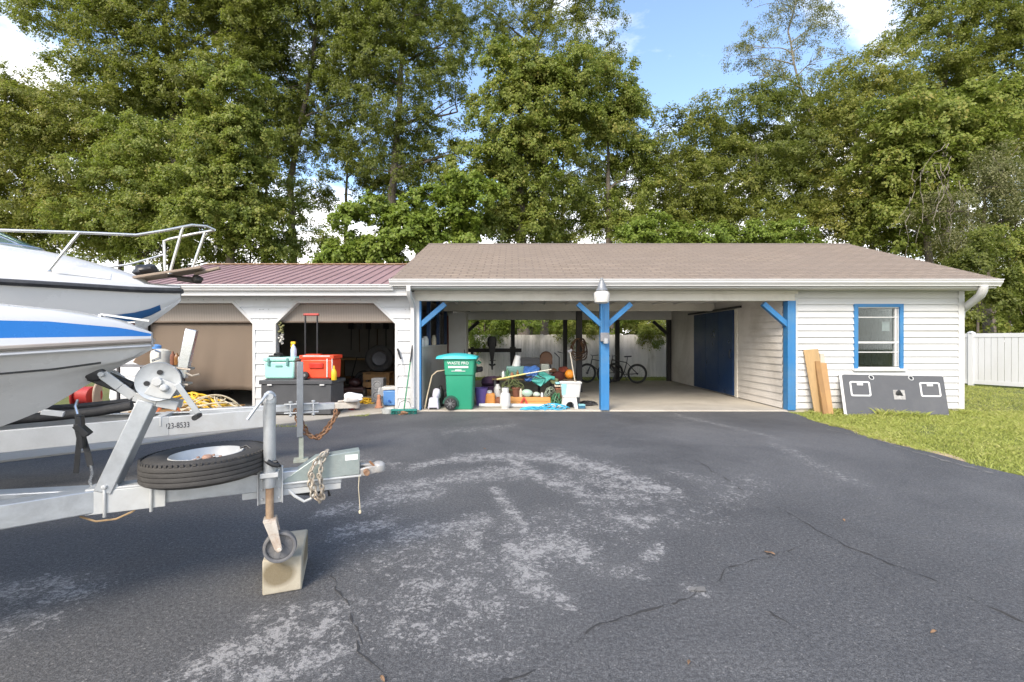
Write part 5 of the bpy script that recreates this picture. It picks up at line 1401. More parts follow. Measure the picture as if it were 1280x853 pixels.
for k, (px_, col_) in enumerate(((216, TERRA), (221, mat('amber_glass', (.22, .10, .03), .2)), (226, WPLAS))):
    x = XZ(px_, 8.72); mb = MB(); jug(mb, (x, 8.72, .991), .045, .26 - .03 * k); solo(mb, 'bottle', col_, ('terracotta brown bottle nearest the white jug on the cart', 'amber bottle between the brown and white bottles on the cart', 'short white bottle at the end of the cart row')[k], 'bottle', 'bottles on the utility cart', loc=(x, 8.72, .99))
x = XZ(184, 8.9); mb = MB(); mb.bar((x - .02, 8.75, .99), (x + .10, 8.9, 1.35), .05, .24); solo(mb, 'cardboard_sheet', mat('cardboard', (.33, .23, .15), .85, var=.15), 'tan cardboard sheet tilted beside the white jug on the cart', 'cardboard', loc=(x, 8.75, .99))
hr = thing('cable_reel', 'red cable reel with a beige round end behind the near boat keel', 'reel', (XZ(112, 6.9), 6.9, .03))
rx, rz_ = XZ(112, 6.9), .62
mb = MB(); mb.lathe([(.10, -.14), (.14, -.12), (.14, .12), (.10, .14)], (rx - .05, 6.9, rz_), ROTY, 20); mb.build('drum', REDP, hr)
for s, m_ in ((-1, REDP), (1, mat('beige_flange', (.46, .34, .24), .6))):
    b = MB(); b.lathe([(.05, -.012), (.20, -.012), (.205, 0), (.20, .012), (.05, .012)], (rx - .05 + s * .17, 6.9, rz_), Matrix.Rotation(R(28), 3, 'Z') @ ROTY, 28); b.build('flange', m_, hr)
mb = MB(); mb.bx(rx - .35, rx + .30, 6.72, 7.08, .40, .425)
for sx_ in (-.32, .27):
    for sy_ in (6.75, 7.05): mb.bx(rx + sx_ - .02, rx + sx_ + .02, sy_ - .02, sy_ + .02, .026, .40)
mb.build('stand', DKT[0], hr)

# ---- leaning boards and panel by the store room wall
def lean_board(pb0, pt0, w, th, m, label, name='board'):
    mb = MB(); mb.bar(pb0, pt0, w, th, (0, 1, 0)); return solo(mb, name, m, label, 'board', 'boards leaning on the store room wall', loc=tuple(pb0), bevel=.003)
p0 = Vector((XZ(1028.5, 9.1), 9.12, .0)); p1 = Vector((XZ(1014, 9.33), 9.345, ZZ(437, 9.33)))
lean_board(p0, p1, .30, .02, PINE, 'tallest wide pale plywood strip leaning on the white siding', 'plywood_strip')
p0 = Vector((XZ(1032, 9.0), 9.0, .0)); p1 = Vector((XZ(1022, 9.28), 9.30, ZZ(452, 9.28)))
lean_board(p0, p1, .10, .05, PINEDK, 'brown narrow lumber stick leaning in front of the plywood strip', 'lumber')
p0 = Vector((XZ(1038.5, 9.0), 9.03, .0)); p1 = Vector((XZ(1030, 9.28), 9.315, ZZ(454, 9.28)))
lean_board(p0, p1, .14, .03, mat('tan_lumber', (.38, .22, .09), .7, var=.2, scale=5, stretch=(3, 3, .4)), 'tan lumber board leaning nearest the grey panel', 'lumber')
p0 = Vector((XZ(1033, 9.2), 9.22, .0)); p1 = Vector((XZ(1027.5, 9.35), 9.355, ZZ(442, 9.35)))
lean_board(p0, p1, .09, .03, PALEWOOD, 'pale grey stick behind the two brown boards', 'lumber')
hp_ = thing('boat_hatch_panel', 'grey carpeted boat panel with white rim and two white framed hatches leaning under the window', 'panel', (7.6, 9.0, 0))
TL, TR, BR, BL = W(1049, 466.5, 9.34), W(1179, 469, 9.34), W(1187, 524, 8.92), W(1056, 521.5, 8.92)
BL.z = max(BL.z, -.01); BR.z = max(BR.z, -.01)
ex_ = (TR - TL).normalized(); ey_ = ((TL - BL) - ex_ * (TL - BL).dot(ex_)).normalized(); en_ = ex_.cross(ey_)
if en_.y > 0: en_ = -en_
def pp(u, v, o=0): # u 0..1 along, v 0..1 up
    return BL.lerp(BR, u).lerp(TL.lerp(TR, u), v) + en_ * o
def quadprism(mb, u0, u1, v0, v1, o0, o1, rnd=0):
    q = [pp(u0, v0, o0), pp(u1, v0, o0), pp(u1, v1, o0), pp(u0, v1, o0)]; mb.prism(q, en_ * (o1 - o0)); return mb
mb = MB(); quadprism(mb, 0, 1, 0, 1, -.03, .0); mb.build('panel_board', GELG if False else WPLAS, hp_, bevel=.012)
mb = MB(); 
def rquad(u0, u1, v0, v1, ru, rv, o):
    pts = []
    for cu_, cv_, a0_ in ((u1 - ru, v1 - rv, 0), (u0 + ru, v1 - rv, 90), (u0 + ru, v0 + rv, 180), (u1 - ru, v0 + rv, 270)):
        for k in range(5):
            an = R(a0_ + k * 22.5); pts.append(pp(cu_ + ru * math.cos(an), cv_ + rv * math.sin(an), o))
    return pts
mb.prism(rquad(.022, .995, .012, .965, .02, .04, .003), en_ * .006); mb.build('carpet', GREYPANEL, hp_, smooth=0)
for (u0, u1) in ((.082, .278), (.752, .948)):
    outer = rquad(u0, u1, .44, .80, .02, .04, .014); inner = rquad(u0 + .016, u1 - .016, .475, .765, .012, .028, .014)
    mb = MB(); n_ = len(outer)
    mb.add(outer + inner, [(i, (i + 1) % n_, n_ + (i + 1) % n_, n_ + i) for i in range(n_)]); mb.add([p - en_ * .010 for p in outer] + outer, [(i, (i + 1) % n_, n_ + (i + 1) % n_, n_ + i) for i in range(n_)])
    h = mb.build('hatch_frame', WPLAS, hp_, smooth=0)
    b = MB(); um = (u0 + u1) / 2; quadprism(b, um - .028, um + .028, .70, .79, .011, .019); b.build('hatch_latch', WPLAS, h)
for u in (.30, .68):
    mb = MB(); Mz = Matrix((ex_, ey_, en_)).transposed(); mb.torus(pp(u, .90, .012), .045, .009, Mz, 22, 6); o = mb.build('cup_ring', GALVW, hp_)
    b = MB(); b.lathe([(.04, .001), (0, .002)], pp(u, .90, .010), Mz, 18, cap=False); b.build('cup_hole', BLACK, o)
mb = MB(); quadprism(mb, .49, .60, .37, .60, .009, .016); o = mb.build('speaker_plate', mat('worn_plate', (.33, .32, .30), .5, var=.4, scale=30), hp_)
b = MB(); b.blob(pp(.545, .485, .017), (.07, .015, .075), 4, .4); b.build('torn_hole', BLACK, o)

# ---- wheeled bin
bn = thing('wheeled_bin', 'green wheeled rubbish bin with teal lid standing at the front edge of the slab', 'rubbish bin', (-1.05, 9.62, .03))
by = 9.62; bx0, bx1 = XZ(556, 9.36), XZ(594, 9.36)
zl = 1.06
def ringp(x0, x1, y0, y1, z, r):
    pts = []
    for cx__, cy__, a0_ in ((x1 - r, y1 - r, 0), (x0 + r, y1 - r, 90), (x0 + r, y0 + r, 180), (x1 - r, y0 + r, 270)):
        for k in range(5): an = R(a0_ + k * 22.5); pts.append(Vector((cx__ + r * math.cos(an), cy__ + r * math.sin(an), z)))
    return pts
bl, br_ = -1.385, -.785
mb = MB(); rows = [ringp(bl + .05, br_ - .04, 9.42, 9.92, .035, .05), ringp(bl + .045, br_ - .035, 9.41, 9.93, .06, .05), ringp(bl + .01, br_ - .01, 9.36, 9.97, .74, .05), ringp(bl, br_, 9.34, 9.99, .755, .05), ringp(bl - .02, br_ + .02, 9.32, 10.02, 1.05, .05), ringp(bl - .035, br_ + .035, 9.305, 10.04, 1.055, .05), ringp(bl - .035, br_ + .035, 9.305, 10.04, 1.085, .05)]
mb.loft(rows, True); mb.add(rows[0], [tuple(range(len(rows[0])))])
mb.build('bin_body', GREENBIN, bn, smooth=35)
mb = MB()
lx0, lx1 = bl - .17, br_ + .06
def lidrow(t):
    x = lx0 + (lx1 - lx0) * t; zc_ = 1.09 + .095 * math.sin(math.pi * min(1, t * .8 + .12)) ** .8
    return [Vector((x, 9.27, 1.085)), Vector((x, 9.29, zc_ - .035)), Vector((x, 9.40, zc_)), Vector((x, 9.66, zc_ + .012)), Vector((x, 9.94, zc_)), Vector((x, 10.06, zc_ - .03)), Vector((x, 10.07, 1.085))]
rows = [lidrow(k / 14) for k in range(15)]; mb.loft(rows); mb.add(rows[0], [tuple(range(7))]); mb.add(rows[-1], [tuple(range(7))])
mb.add([rows[0][0], rows[0][-1], rows[-1][-1], rows[-1][0]], [(0, 1, 2, 3)])
mb.build('lid', TEALLID, bn, smooth=45)
mb = MB(); mb.tube([(br_ + .04, 9.42, 1.02), (br_ + .10, 9.42, .98), (br_ + .10, 9.92, .98), (br_ + .04, 9.92, 1.02)], .018, 8); mb.build('handle', GREENBIN, bn)
for y in (9.345, 9.99):
    mb = MB(); cxw = XZ(563, y); mb.lathe([(.03, -.025), (.10, -.03), (.125, -.025), (.13, 0), (.125, .025), (.10, .03), (.03, .025)], (cxw, y, .163), ROTX, 32, cap=False); w = mb.build('wheel', BLACK, bn)
    b = MB(); 
    for k in range(8): an = R(45 * k); b.bar((cxw + math.cos(an) * .02, y - .03, .163 + math.sin(an) * .02), (cxw + math.cos(an) * .095, y - .03, .163 + math.sin(an) * .095), .012, .018, (0, 1, 0))
    b.lathe([(.03, 0), (.03, .02)], (cxw, y - .03, .163), ROTX, 14); b.build('rim', mat('grey_spokes', (.16, .16, .165), .5), w)
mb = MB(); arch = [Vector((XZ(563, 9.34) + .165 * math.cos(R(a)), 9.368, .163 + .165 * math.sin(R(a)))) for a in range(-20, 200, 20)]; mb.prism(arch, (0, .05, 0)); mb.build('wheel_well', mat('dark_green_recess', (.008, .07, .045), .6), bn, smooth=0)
Mx = lambda z: Matrix(((1, 0, 0, (bl + br_) / 2 - .02), (0, .10, -1, 9.335 - (z - .76) * .07 - .0045), (0, 1, .10, z), (0, 0, 0, 1)))
text_obj('WASTE PRO', .082, Mx(.995), LETTER, 'lettering', bn, ext=.004, sx=.98)
mb = MB()
for z, w_ in ((.915, .40),):
    x = (bl + br_) / 2 - .02 - w_ / 2; rr = random.Random(6)
    while x < (bl + br_) / 2 - .02 + w_ / 2:
        l = rr.uniform(.016, .03); mb.bx(x, x + l, 9.317, 9.33, z - .02, z + .022); x += l + .006
mb.bx((bl + br_) / 2 - .16, (bl + br_) / 2 + .13, 9.322, 9.335, .828, .838); mb.bx((bl + br_) / 2 - .08, (bl + br_) / 2 + .05, 9.32, 9.333, .845, .862)
mb.build('small_print', LETTER, bn, smooth=0)

# ---- between half wall and bin
fc = thing('floor_cleaner', 'white floor cleaner with thin bent tan handle beside the wheeled bin', 'floor cleaner', (XZ(541, 9.5), 9.5, .03))
cx_ = XZ(541, 9.5)
mb = MB(); mb.tbox((cx_ + .02, 9.55, .15), (.24, .26, .24), .75); mb.blob((cx_ + .06, 9.58, .33), (.09, .09, .13), 5, .12); mb.build('body', mat('lilac_white', (.55, .54, .62), .4, var=.1), fc, bevel=.03)
mb = MB(); mb.bx(cx_ - .06, cx_ + .10, 9.41, 9.44, .032, .075); mb.build('nozzle', BLACK, fc)
mb = MB(); mb.tube([W(531, 511, 9.45), W(534, 495, 9.46), W(540, 470, 9.5), W(546, 464.5, 9.5), W(556, 463, 9.55)], .014, 8); mb.build('handle', mat('tan_tube', (.45, .37, .25), .5), fc)
mb = MB(); jug(mb, (XZ(551, 9.9), 9.9, .03), .07, .45, .5); solo(mb, 'dark_flask', BLACK, 'dark bottle standing in the gap behind the floor cleaner', 'bottle', loc=(XZ(551, 9.9), 9.9, .03))
# tall white locker, ledge jars, leaning poles
lk = thing('locker', 'tall white locker in the far corner behind the half wall', 'locker', (-1.58, 13.35, .03))
mb = MB(); mb.bx(-1.84, -1.31, 13.1, 13.6, .03, 2.26); mb.build('cabinet', mat('locker_white', (.52, .52, .51), .5, var=.06, dirt=(.4, .38, .34), dirt_amt=.4), lk, bevel=.008)
mb = MB(); mb.bx(-1.82, -1.33, 13.085, 13.098, .08, 2.22); dd = mb.build('door', mat('locker_white', (.52, .52, .51)), lk, bevel=.004)
b = MB(); b.bx(-1.37, -1.355, 13.06, 13.085, 1.0, 1.2); b.build('handle', BLACK, dd)
for k, (px_, m_, lb) in enumerate(((531, WPLAS, 'round white jar nearest the front post on the half wall ledge'), (537.5, WPLAS, 'second white jar along the half wall ledge, in front of a blue stud'), (549, mat('cream_jar', (.5, .46, .36), .5), 'cream jar farthest along the half wall ledge'))):
    Y_ = (9.75, 10.2, 11.3)[k]; mb = MB(); jug(mb, (-1.94, Y_, 1.353), .06 + .01 * (k == 1), (.16, .20, .24)[k], .6); solo(mb, 'jar', m_, lb, 'jar', 'jars on the half wall ledge', loc=(-1.94, Y_, 1.352))
mb = MB(); mb.tube([(-1.70, 12.2, .03), (-1.80, 12.75, 2.15)], .022, 8); solo(mb, 'rod', mat('dark_red_rod', (.10, .02, .015), .5), 'dark red rod leaning against the half wall near the locker', 'rod', loc=(-1.70, 12.2, .03))
mb = MB(); mb.bx(-1.97, -1.9, 12.3, 12.75, 1.36, 2.2); solo(mb, 'hanging_coat', DARKWOOD, 'dark jacket hung in the opening over the half wall', 'jacket', loc=(-1.93, 12.5, 1.36), bevel=.03)

# ---- outboard motor on its rail
om = thing('outboard_motor', 'black outboard motor clamped on the dark rail at the back of the carport', 'outboard motor', (XZ(615, 15.0), 15.0, .5))
ox = XZ(615, 15.0)
mb = MB(); rows = [ringp(ox - .15 * k, ox + .15 * k, 14.85 - .0, 15.35, z, .06 * k) for z, k in ((1.26, .8), (1.30, 1.0), (1.50, 1.0), (1.58, .8), (1.60, .5))]; mb.loft(rows, True); mb.add(rows[-1], [tuple(range(20))]); mb.add(rows[0], [tuple(range(20))]); mb.build('cowl', BLACK, om, smooth=50)
mb = MB(); mb.prism([(ox - .11, 14.95, 1.26), (ox + .11, 14.95, 1.26), (ox + .05, 14.97, .85), (ox - .05, 14.97, .85)], (0, .2, 0)); mb.prism([(ox - .05, 15.0, .86), (ox + .05, 15.0, .86), (ox + .03, 15.0, .50), (ox - .02, 15.0, .50)], (0, .12, 0)); mb.bx(ox - .08, ox + .12, 14.95, 15.2, .80, .82)
mb.build('leg', BLACK, om, bevel=.01)
mb = MB()
for k in range(3): an = R(120 * k + 30); mb.box((ox + math.cos(an) * .07, 15.19, .62 + math.sin(an) * .07), (.10, .02, .06), Matrix.Rotation(-an, 3, 'Y'))
mb.lathe([(.04, -.04), (.04, .06), (.0, .1)], (ox, 15.15, .62), ROTX, 12); mb.build('propeller', BLACK, om, bevel=.006)
rk = thing('outboard_rack', 'dark timber rail on raking legs holding the outboard motor', 'rack', (XZ(618, 15.35), 15.35, .03))
mb = MB(); mb.bx(XZ(584, 15.35), XZ(652, 15.35), 15.36, 15.44, 1.07, 1.20); mb.build('rail', DARKWOOD, rk)
mb = MB(); x = XZ(641, 15.4); mb.prism([(x - .06, 15.44, .03), (x + .05, 15.44, .03), (x + .10, 15.44, 1.25), (x - .10, 15.44, 1.25)], (0, .06, 0)); mb.build('leg', DARKWOOD, rk)
mb = MB(); x = XZ(590, 15.4); mb.prism([(x - .05, 15.44, .03), (x + .05, 15.44, .03), (x + .05, 15.44, 1.25), (x - .05, 15.44, 1.25)], (0, .06, 0)); mb.build('leg', DARKWOOD, rk)

# ---- heap in the middle of the carport
tb = thing('folding_table', 'low dark table buried under tarps and crates in the carport', 'table', (.2, 10.5, .03))
mb = MB(); mb.bx(-.45, 1.0, 10.2, 10.9, .57, .605); mb.build('tabletop', DKT[1], tb)
for x in (-.38, .93):
    for y in (10.26, 10.84): mb = MB(); mb.bx(x - .025, x + .025, y - .025, y + .025, .03, .57); mb.build('leg', DKT[0], tb)
def item(name, mb, m, label, cat, p, group=None, **kw): return solo(mb, name, m, label, cat, group, loc=tuple(p), **kw)
def at(px, Y, z=.03): return Vector((XZ(px, Y), Y, z))
# white gas cylinder
gcx = at(631.5, 9.62)
gcyl = thing('gas_cylinder', 'round shouldered white gas cylinder standing before the orange planks', 'gas cylinder', tuple(gcx))
mb = MB(); mb.lathe([(.085, .0), (.085, .02), (.108, .05), (.112, .08), (.112, .24), (.10, .30), (.06, .355), (.03, .37)], gcx, None, 26); mb.build('cylinder_body', WPLAS, gcyl)
mb = MB(); mb.lathe([(.07, .34), (.075, .345), (.075, .43), (.068, .43), (.068, .34)], gcx, None, 20, cap=False); mb.build('collar', WPLAS, gcyl)
mb = MB(); mb.lathe([(.018, .36), (.018, .42), (.03, .43), (.03, .45)], gcx, None, 12); mb.build('valve', DKT[2], gcyl)
mb = MB(); a_, b_ = G(598, 507.5, .06), G(722, 511, .06); a_.y, b_.y = 9.78, 9.66; a_.x, b_.x = XZ(599, 9.78), XZ(706, 9.66); a_.z = b_.z = .072; mb.tube([a_, b_], .040, 14); item('pvc_pipe', mb, WPLAS, 'long white pipe lying along the front of the heap', 'pipe', at(650, 9.7))
for k, (y0_, z0_) in enumerate(((9.95, .03), (9.97, .125))):
    mb = MB(); mb.bx(XZ(627 + 2 * k, 10), XZ(690 - 2 * k, 10), y0_, y0_ + .14 , z0_ + .001, z0_ + .094); item('plank', mb, PINEH, ('lower of two stacked orange planks behind the gas cylinder', 'upper of two stacked orange planks behind the gas cylinder')[k], 'plank', Vector((XZ(658, 10), y0_ + .07, z0_)), 'stacked orange planks', bevel=.004)
mb = MB(); c = at(655, 9.92); 
for s in (-1, 1): mb.bar(c + Vector((s * .10, -.02, .01)), c + Vector((s * .01, .0, .17)), .03, .025); mb.bar(c + Vector((s * .04, -.02, .09)), c + Vector((s * .075, -.02, .02)), .06, .03)
mb.lathe([(.025, -.02), (.025, .02)], c + Vector((0, 0, .17)), ROTX, 10); item('clamp', mb, mat('red_clamp', (.55, .05, .04), .5), 'red a shaped spring clamp in front of the stacked planks', 'clamp', c, bevel=.005)
mb = MB(); tangle(mb, at(690, 9.45, .004) + Vector((0, .05, .0)), .40, .14, .13, .011, 900, 31); tangle(mb, at(668, 9.45, .03), .30, .10, .05, .010, 300, 35)
item('rope_heap', mb, BLUEROPE, 'turquoise rope heaped at the front edge of the slab', 'rope', at(690, 9.5, .03))
# jugs, pots
oj = thing('fuel_can', 'orange fuel can with white cap beside the wheeled bin', 'fuel can', tuple(at(613, 10.05)))
c = at(613, 10.05); mb = MB(); mb.tbox(c + Vector((0, 0, .14)), (.25, .20, .27), .8); mb.build('can_body', ORANGE, oj, bevel=.04)
mb = MB(); mb.lathe([(.06, .27), (.06, .32), (.03, .335)], c + Vector((-.02, 0, 0)), None, 14); mb.build('cap', WPLAS, oj)
mb = MB(); jug(mb, at(624, 10.0), .09, .19, .7); item('clay_pot', mb, TERRA, 'brown clay jar between the orange fuel can and the gas cylinder', 'jar', at(624, 10.0))
mb = MB(); jug(mb, at(622, 10.25, .18) , .085, .30, .5); mb.bx(at(622, 10.25).x - .12, at(622, 10.25).x + .12, 10.13, 10.37, .03, .18); item('bleach_jug', mb, WPLAS, 'white jug on a white box behind the brown clay jar', 'jug', at(622, 10.25))
c = at(601.5, 10.05); pb = MB(); pb.lathe([(.11, 0), (.14, .38), (.15, .39), (.135, .385), (.10, .02)], c, None, 24, cap=False); pb.lathe([(0, .01), (.11, .01)], c, None, 24, cap=False); item('purple_bucket', pb, PURPLE, 'purple bucket half hidden behind the wheeled bin', 'bucket', c)
mb = MB(); mb.blob(at(613, 10.5, .52), (.22, .15, .13), 9, .22); mb.bx(at(613, 10.5).x - .2, at(613, 10.5).x + .2, 10.35, 10.65, .03, .42); item('plum_bag', mb, PLUM, 'dark plum cloth bag on a box behind the orange fuel can', 'bag', at(613, 10.5))
c = at(645, 10.05, .22); mb = MB(); mb.lathe([(.065, 0), (.085, .17), (.095, .175), (.095, .21), (.08, .21), (.06, .02)], c, None, 20, cap=False); mb.lathe([(0, .18), (.085, .18)], c, None, 20, cap=False); item('flower_pot', mb, mat('dark_terracotta', (.15, .055, .03), .8, var=.2), 'dark terracotta pot standing on the stacked planks', 'flower pot', c)
mb = MB(); jug(mb, at(651, 10.03, .22), .035, .18, .6); item('cream_bottle', mb, mat('cream_bottle', (.55, .46, .36), .4), 'cream bottle between terracotta pot and green jar on the planks', 'bottle', at(651, 10.03, .22))
mb = MB(); mb.blob(at(659, 10.02, .30), (.13, .07, .085), 2, .06); item('demijohn', mb, PALEGREEN, 'pale green oval jar lying on the stacked planks', 'jar', at(659, 10.02, .22))
mb = MB(); mb.blob(at(670.5, 10.02, .275), (.085, .06, .055), 3, .1); item('pale_bowl', mb, mat('pale_celadon', (.42, .50, .42), .35, var=.1), 'small pale celadon jar beside the oval jar on the planks', 'jar', at(670.5, 10.02, .22))
mb = MB(); jug(mb, at(677.5, 10.0, .22), .03, .10, .6); item('white_cup', mb, WPLAS, 'tiny white cup at the end of the stacked planks', 'cup', at(677.5, 10.0, .22))
# tarps on the table
def tarp(mb, pts, yb, seed, amp=.03):
    rr = random.Random(seed); P = [Vector(p) for p in pts]; cen = sum(P, Vector()) / len(P); n = 9
    rows = []
    for k in range(len(P) * 6 + 1):
        i = (k // 6) % len(P); t = (k % 6) / 6; e = P[i].lerp(P[(i + 1) % len(P)], t)
        rows.append([cen.lerp(e, j / n) + Vector((0, -.10 * (1 - (j / n) ** 2) + amp * math.sin(k * 1.1 + j * .9 + seed) * (j / n), amp * .4 * math.sin(k * .8 + j))) for j in range(n + 1)])
    mb.loft(rows)
Yt = 10.14
mb = MB(); tarp(mb, [W(664, 476, Yt), W(676, 484, Yt), W(684, 476.5, Yt), (W(694, 474, Yt)), W(693, 471, Yt + .2), W(681, 466, Yt + .3), W(672, 463, Yt + .3), W(668, 470, Yt)], Yt, 3)
item('teal_tarp', mb, TEALCLOTH, 'pointed teal tarp draped over the front of the buried table', 'tarp', W(678, 484, Yt), smooth=60, solid=.006)
mb = MB(); tarp(mb, [W(656, 476, Yt + .05), W(663, 477.5, Yt), W(671, 470, Yt), W(675, 460, Yt + .2), W(668, 457, Yt + .3), W(655, 459, Yt + .3), W(654, 466, Yt + .1)], Yt, 8)
item('blue_tarp', mb, BLUECLOTH, 'blue tarp bunched beside the teal tarp on the buried table', 'tarp', W(664, 477, Yt), smooth=60, solid=.006)
TT = .606
mb = MB(); mb.bx(XZ(633, 10.5), XZ(655, 10.5), 10.42, 10.75, TT, ZZ(458, 10.5)); item('storage_tote', mb, mat('murky_teal_tote', (.12, .24, .22), .35, var=.3, scale=8), 'murky teal storage tote on the table behind the yellow pole', 'tote', at(644, 10.5, TT), bevel=.02)
mb = MB(); z0_ = ZZ(459, 10.6); c = at(645, 10.6, z0_); 
mb = MB(); mb.lathe([(.10, 0), (.065, .27), (.06, .27)], c + Vector((.0, 0, 0)), Matrix.Rotation(R(10), 3, 'Y'), 24); item('lamp_shade', mb, WPLAS, 'white tapered bucket upside down on the teal tote', 'bucket', c)
mb = MB(); mb.bx(XZ(651, 10.75), XZ(674, 10.75), 10.6, 10.9, TT, ZZ(447.5, 10.75)); 
for k in range(4): mb.bx(XZ(650.5, 10.75), XZ(674.5, 10.75), 10.59, 10.598, TT + .1 + k * .1, TT + .13 + k * .1)
item('black_crate', mb, BLACK, 'large black ribbed crate behind the blue tarp', 'crate', at(662, 10.75, TT), bevel=.01)
mb = MB(); mb.bx(XZ(676, 10.6), XZ(686, 10.6), 10.5, 10.65, TT, ZZ(455, 10.6)); item('grey_tin', mb, mat('dull_tin', (.24, .25, .22), .4, metal=.3, var=.2), 'square dull grey tin between crate and teal tarp', 'tin', at(681, 10.6, TT), bevel=.01)
ym = thing('yellow_pole', 'yellow paint pole lying slanted across the heap on the table', 'pole', tuple(W(655, 468, 10.1)))
mb = MB(); mb.tube([W(621, 474.5, 10.05), W(657, 467.5, 10.05)], .018, 8); mb.build('shaft', mat('faded_yellow', (.55, .48, .16), .5, var=.2), ym)
mb = MB(); mb.tube([W(657, 467.5, 10.05), W(689, 462, 10.2)], .013, 8); mb.build('inner_shaft', mat('pale_pole', (.60, .58, .48), .5), ym)
rr = random.Random(21)
mb = MB(); tangle(mb, at(640, 10.1, .36), .28, .10, .26, .009, 520, 41); item('green_netting', mb, mat('olive_net', (.09, .11, .035), .8, var=.4, scale=20), 'olive garden netting tangled under the yellow pole', 'netting', at(640, 10.1, .36))
mb = MB(); tangle(mb, at(696, 9.95, .03), .13, .12, .30, .014, 300, 44); item('green_hose', mb, GREENHOSE, 'dark green hose coiled up between planks and white bin', 'hose', at(696, 9.95))
mb = MB(); tangle(mb, at(688, 10.1, .22), .14, .10, .22, .008, 300, 47); item('wire_tangle', mb, mat('grey_green_wire', (.20, .24, .18), .6, var=.4, scale=20), 'grey green wire tangle above the coiled dark hose', 'wire', at(688, 10.1, .22))
for k, (px_, py_, m_, lb) in enumerate(((700, 487, TERRA, 'red brown tray stacked under the cream trays beside the white bin'), (699, 483.5, mat('cream_tray', (.5, .42, .33), .5), 'cream tray stacked on the red brown tray beside the white bin'), (700, 480, AQUA, 'aqua tray topmost of the small trays beside the white bin'))):
    c = at(px_, 10.0, ZZ(py_, 10.0)); mb = MB(); mb.bx(c.x - .10, c.x + .06, 9.92, 10.12, c.z, c.z + .035); item('tray', mb, m_, lb, 'tray', c, 'small trays beside the white bin', bevel=.006)
mb = MB(); mb.bx(at(700, 10).x - .09, at(700, 10).x + .05, 9.93, 10.11, .03, ZZ(487, 10.0)); item('tray_stand', mb, DKT[1], 'dark wooden block under the stack of small trays', 'block', at(700, 10.0))
# round backed brown chair
ch = thing('round_back_chair', 'brown leather round backed chair behind the black crate', 'chair', tuple(at(684, 11.6)))
c = at(683, 11.6)
mb = MB(); mb.lathe([(0, -.03), (.14, -.035), (.165, 0), (.14, .035), (0, .03)], (c.x, 11.7, ZZ(447.5, 11.6)), ROTX, 30, cap=False); mb.bx(c.x - .16, c.x + .16, 11.67, 11.73, ZZ(456, 11.6), ZZ(448, 11.6)); mb.build('backrest', BROWNP, ch)
mb = MB(); mb.bx(c.x - .24, c.x + .24, 11.3, 11.75, .66, .76); mb.build('seat', BROWNP, ch, bevel=.03)
for sx_ in (-.2, .2):
    for sy_ in (11.35, 11.72): mb = MB(); mb.tube([(c.x + sx_, sy_, .03), (c.x + sx_ * .9, sy_, .67)], .02, 8); mb.build('leg', DKT[0], ch)
mb = MB(); mb.bx(c.x - .14, c.x - .09, 11.72, 11.75, .7, 1.0); mb.bx(c.x + .09, c.x + .14, 11.72, 11.75, .7, 1.0); mb.build('back_frame', DKT[0], ch)
# cart frame, maroon bag, orange ball, pole broom
mb = MB(); c = at(698, 11.2); mb.blob(c + Vector((-.02, 0, .50)), (.17, .16, .17), 12, .22); mb.bx(c.x - .2, c.x + .2, 11.05, 11.4, .03, .36); item('maroon_bag', mb, mat('maroon_cloth', (.085, .02, .016), .85, var=.35, scale=8), 'maroon bag on a box beside the orange ball', 'bag', c)
c = at(712, 10.9); ob = thing('orange_ball', 'orange ball resting on a dark stool behind the white bin', 'ball', (c.x, 10.9, ZZ(474, 10.9)))
mb = MB(); mb.lathe([(.115 * math.cos(R(a)), .115 * math.sin(R(a))) for a in range(-90, 91, 15)], (c.x, 10.9, ZZ(474, 10.9) + .115), None, 28, cap=False); mb.build('ball', PUMPKIN, ob)
st = thing('dark_stool', 'dark stool carrying the orange ball', 'stool', tuple(c)); zt_s = ZZ(474, 10.9) - .002
mb = MB(); mb.lathe([(.16, zt_s - .04), (.17, zt_s - .02), (.16, zt_s)], (c.x, 10.9, 0), None, 20); mb.build('seat', DKT[1], st)
for k in range(3): an = R(120 * k + 20); mb = MB(); mb.tube([(c.x + .14 * math.cos(an), 10.9 + .14 * math.sin(an), .03), (c.x + .09 * math.cos(an), 10.9 + .09 * math.sin(an), zt_s - .03)], .016, 6); mb.build('leg', DKT[0], st)
mb = MB(); c0_ = at(697, 12.0); mb.tube([at(699, 12, .03), at(699, 12, ZZ(447, 12)), at(693, 12, ZZ(441, 12))], .014, 8); mb.tube([at(705, 12, .03), at(705, 12, ZZ(442, 12)), at(697, 12, ZZ(440, 12))], .014, 8); mb.tube([at(699, 12, .5), at(705, 12, .5)], .012, 8); mb.bx(at(696, 12).x, at(708, 12).x, 11.8, 12.0, .04, .06)
item('hand_truck', mb, BLACK, 'black hand truck with bent handles behind the maroon bag', 'hand truck', c0_)
wb = thing('white_bin', 'white plastic tub with an aqua end propped on a step stool and crate', 'tub', (XZ(714, 9.9), 9.9, .30))
zb0, zb1 = ZZ(497, 9.75), ZZ(478, 9.75)
mb = MB(); rows = []
x0_, x1_ = XZ(701, 9.75), XZ(727, 9.75)
for z, g_ in ((zb0, .04), (zb1 - .03, .005), (zb1 - .025, -.012), (zb1, -.012)): rows.append(ringp(x0_ + g_, x1_ - g_, 9.72 + g_, 10.02 - g_, z, .03))
mb.loft(rows, True); mb.add(rows[0], [tuple(range(20))]); mb.build('tub_body', WPLAS, wb, smooth=35)
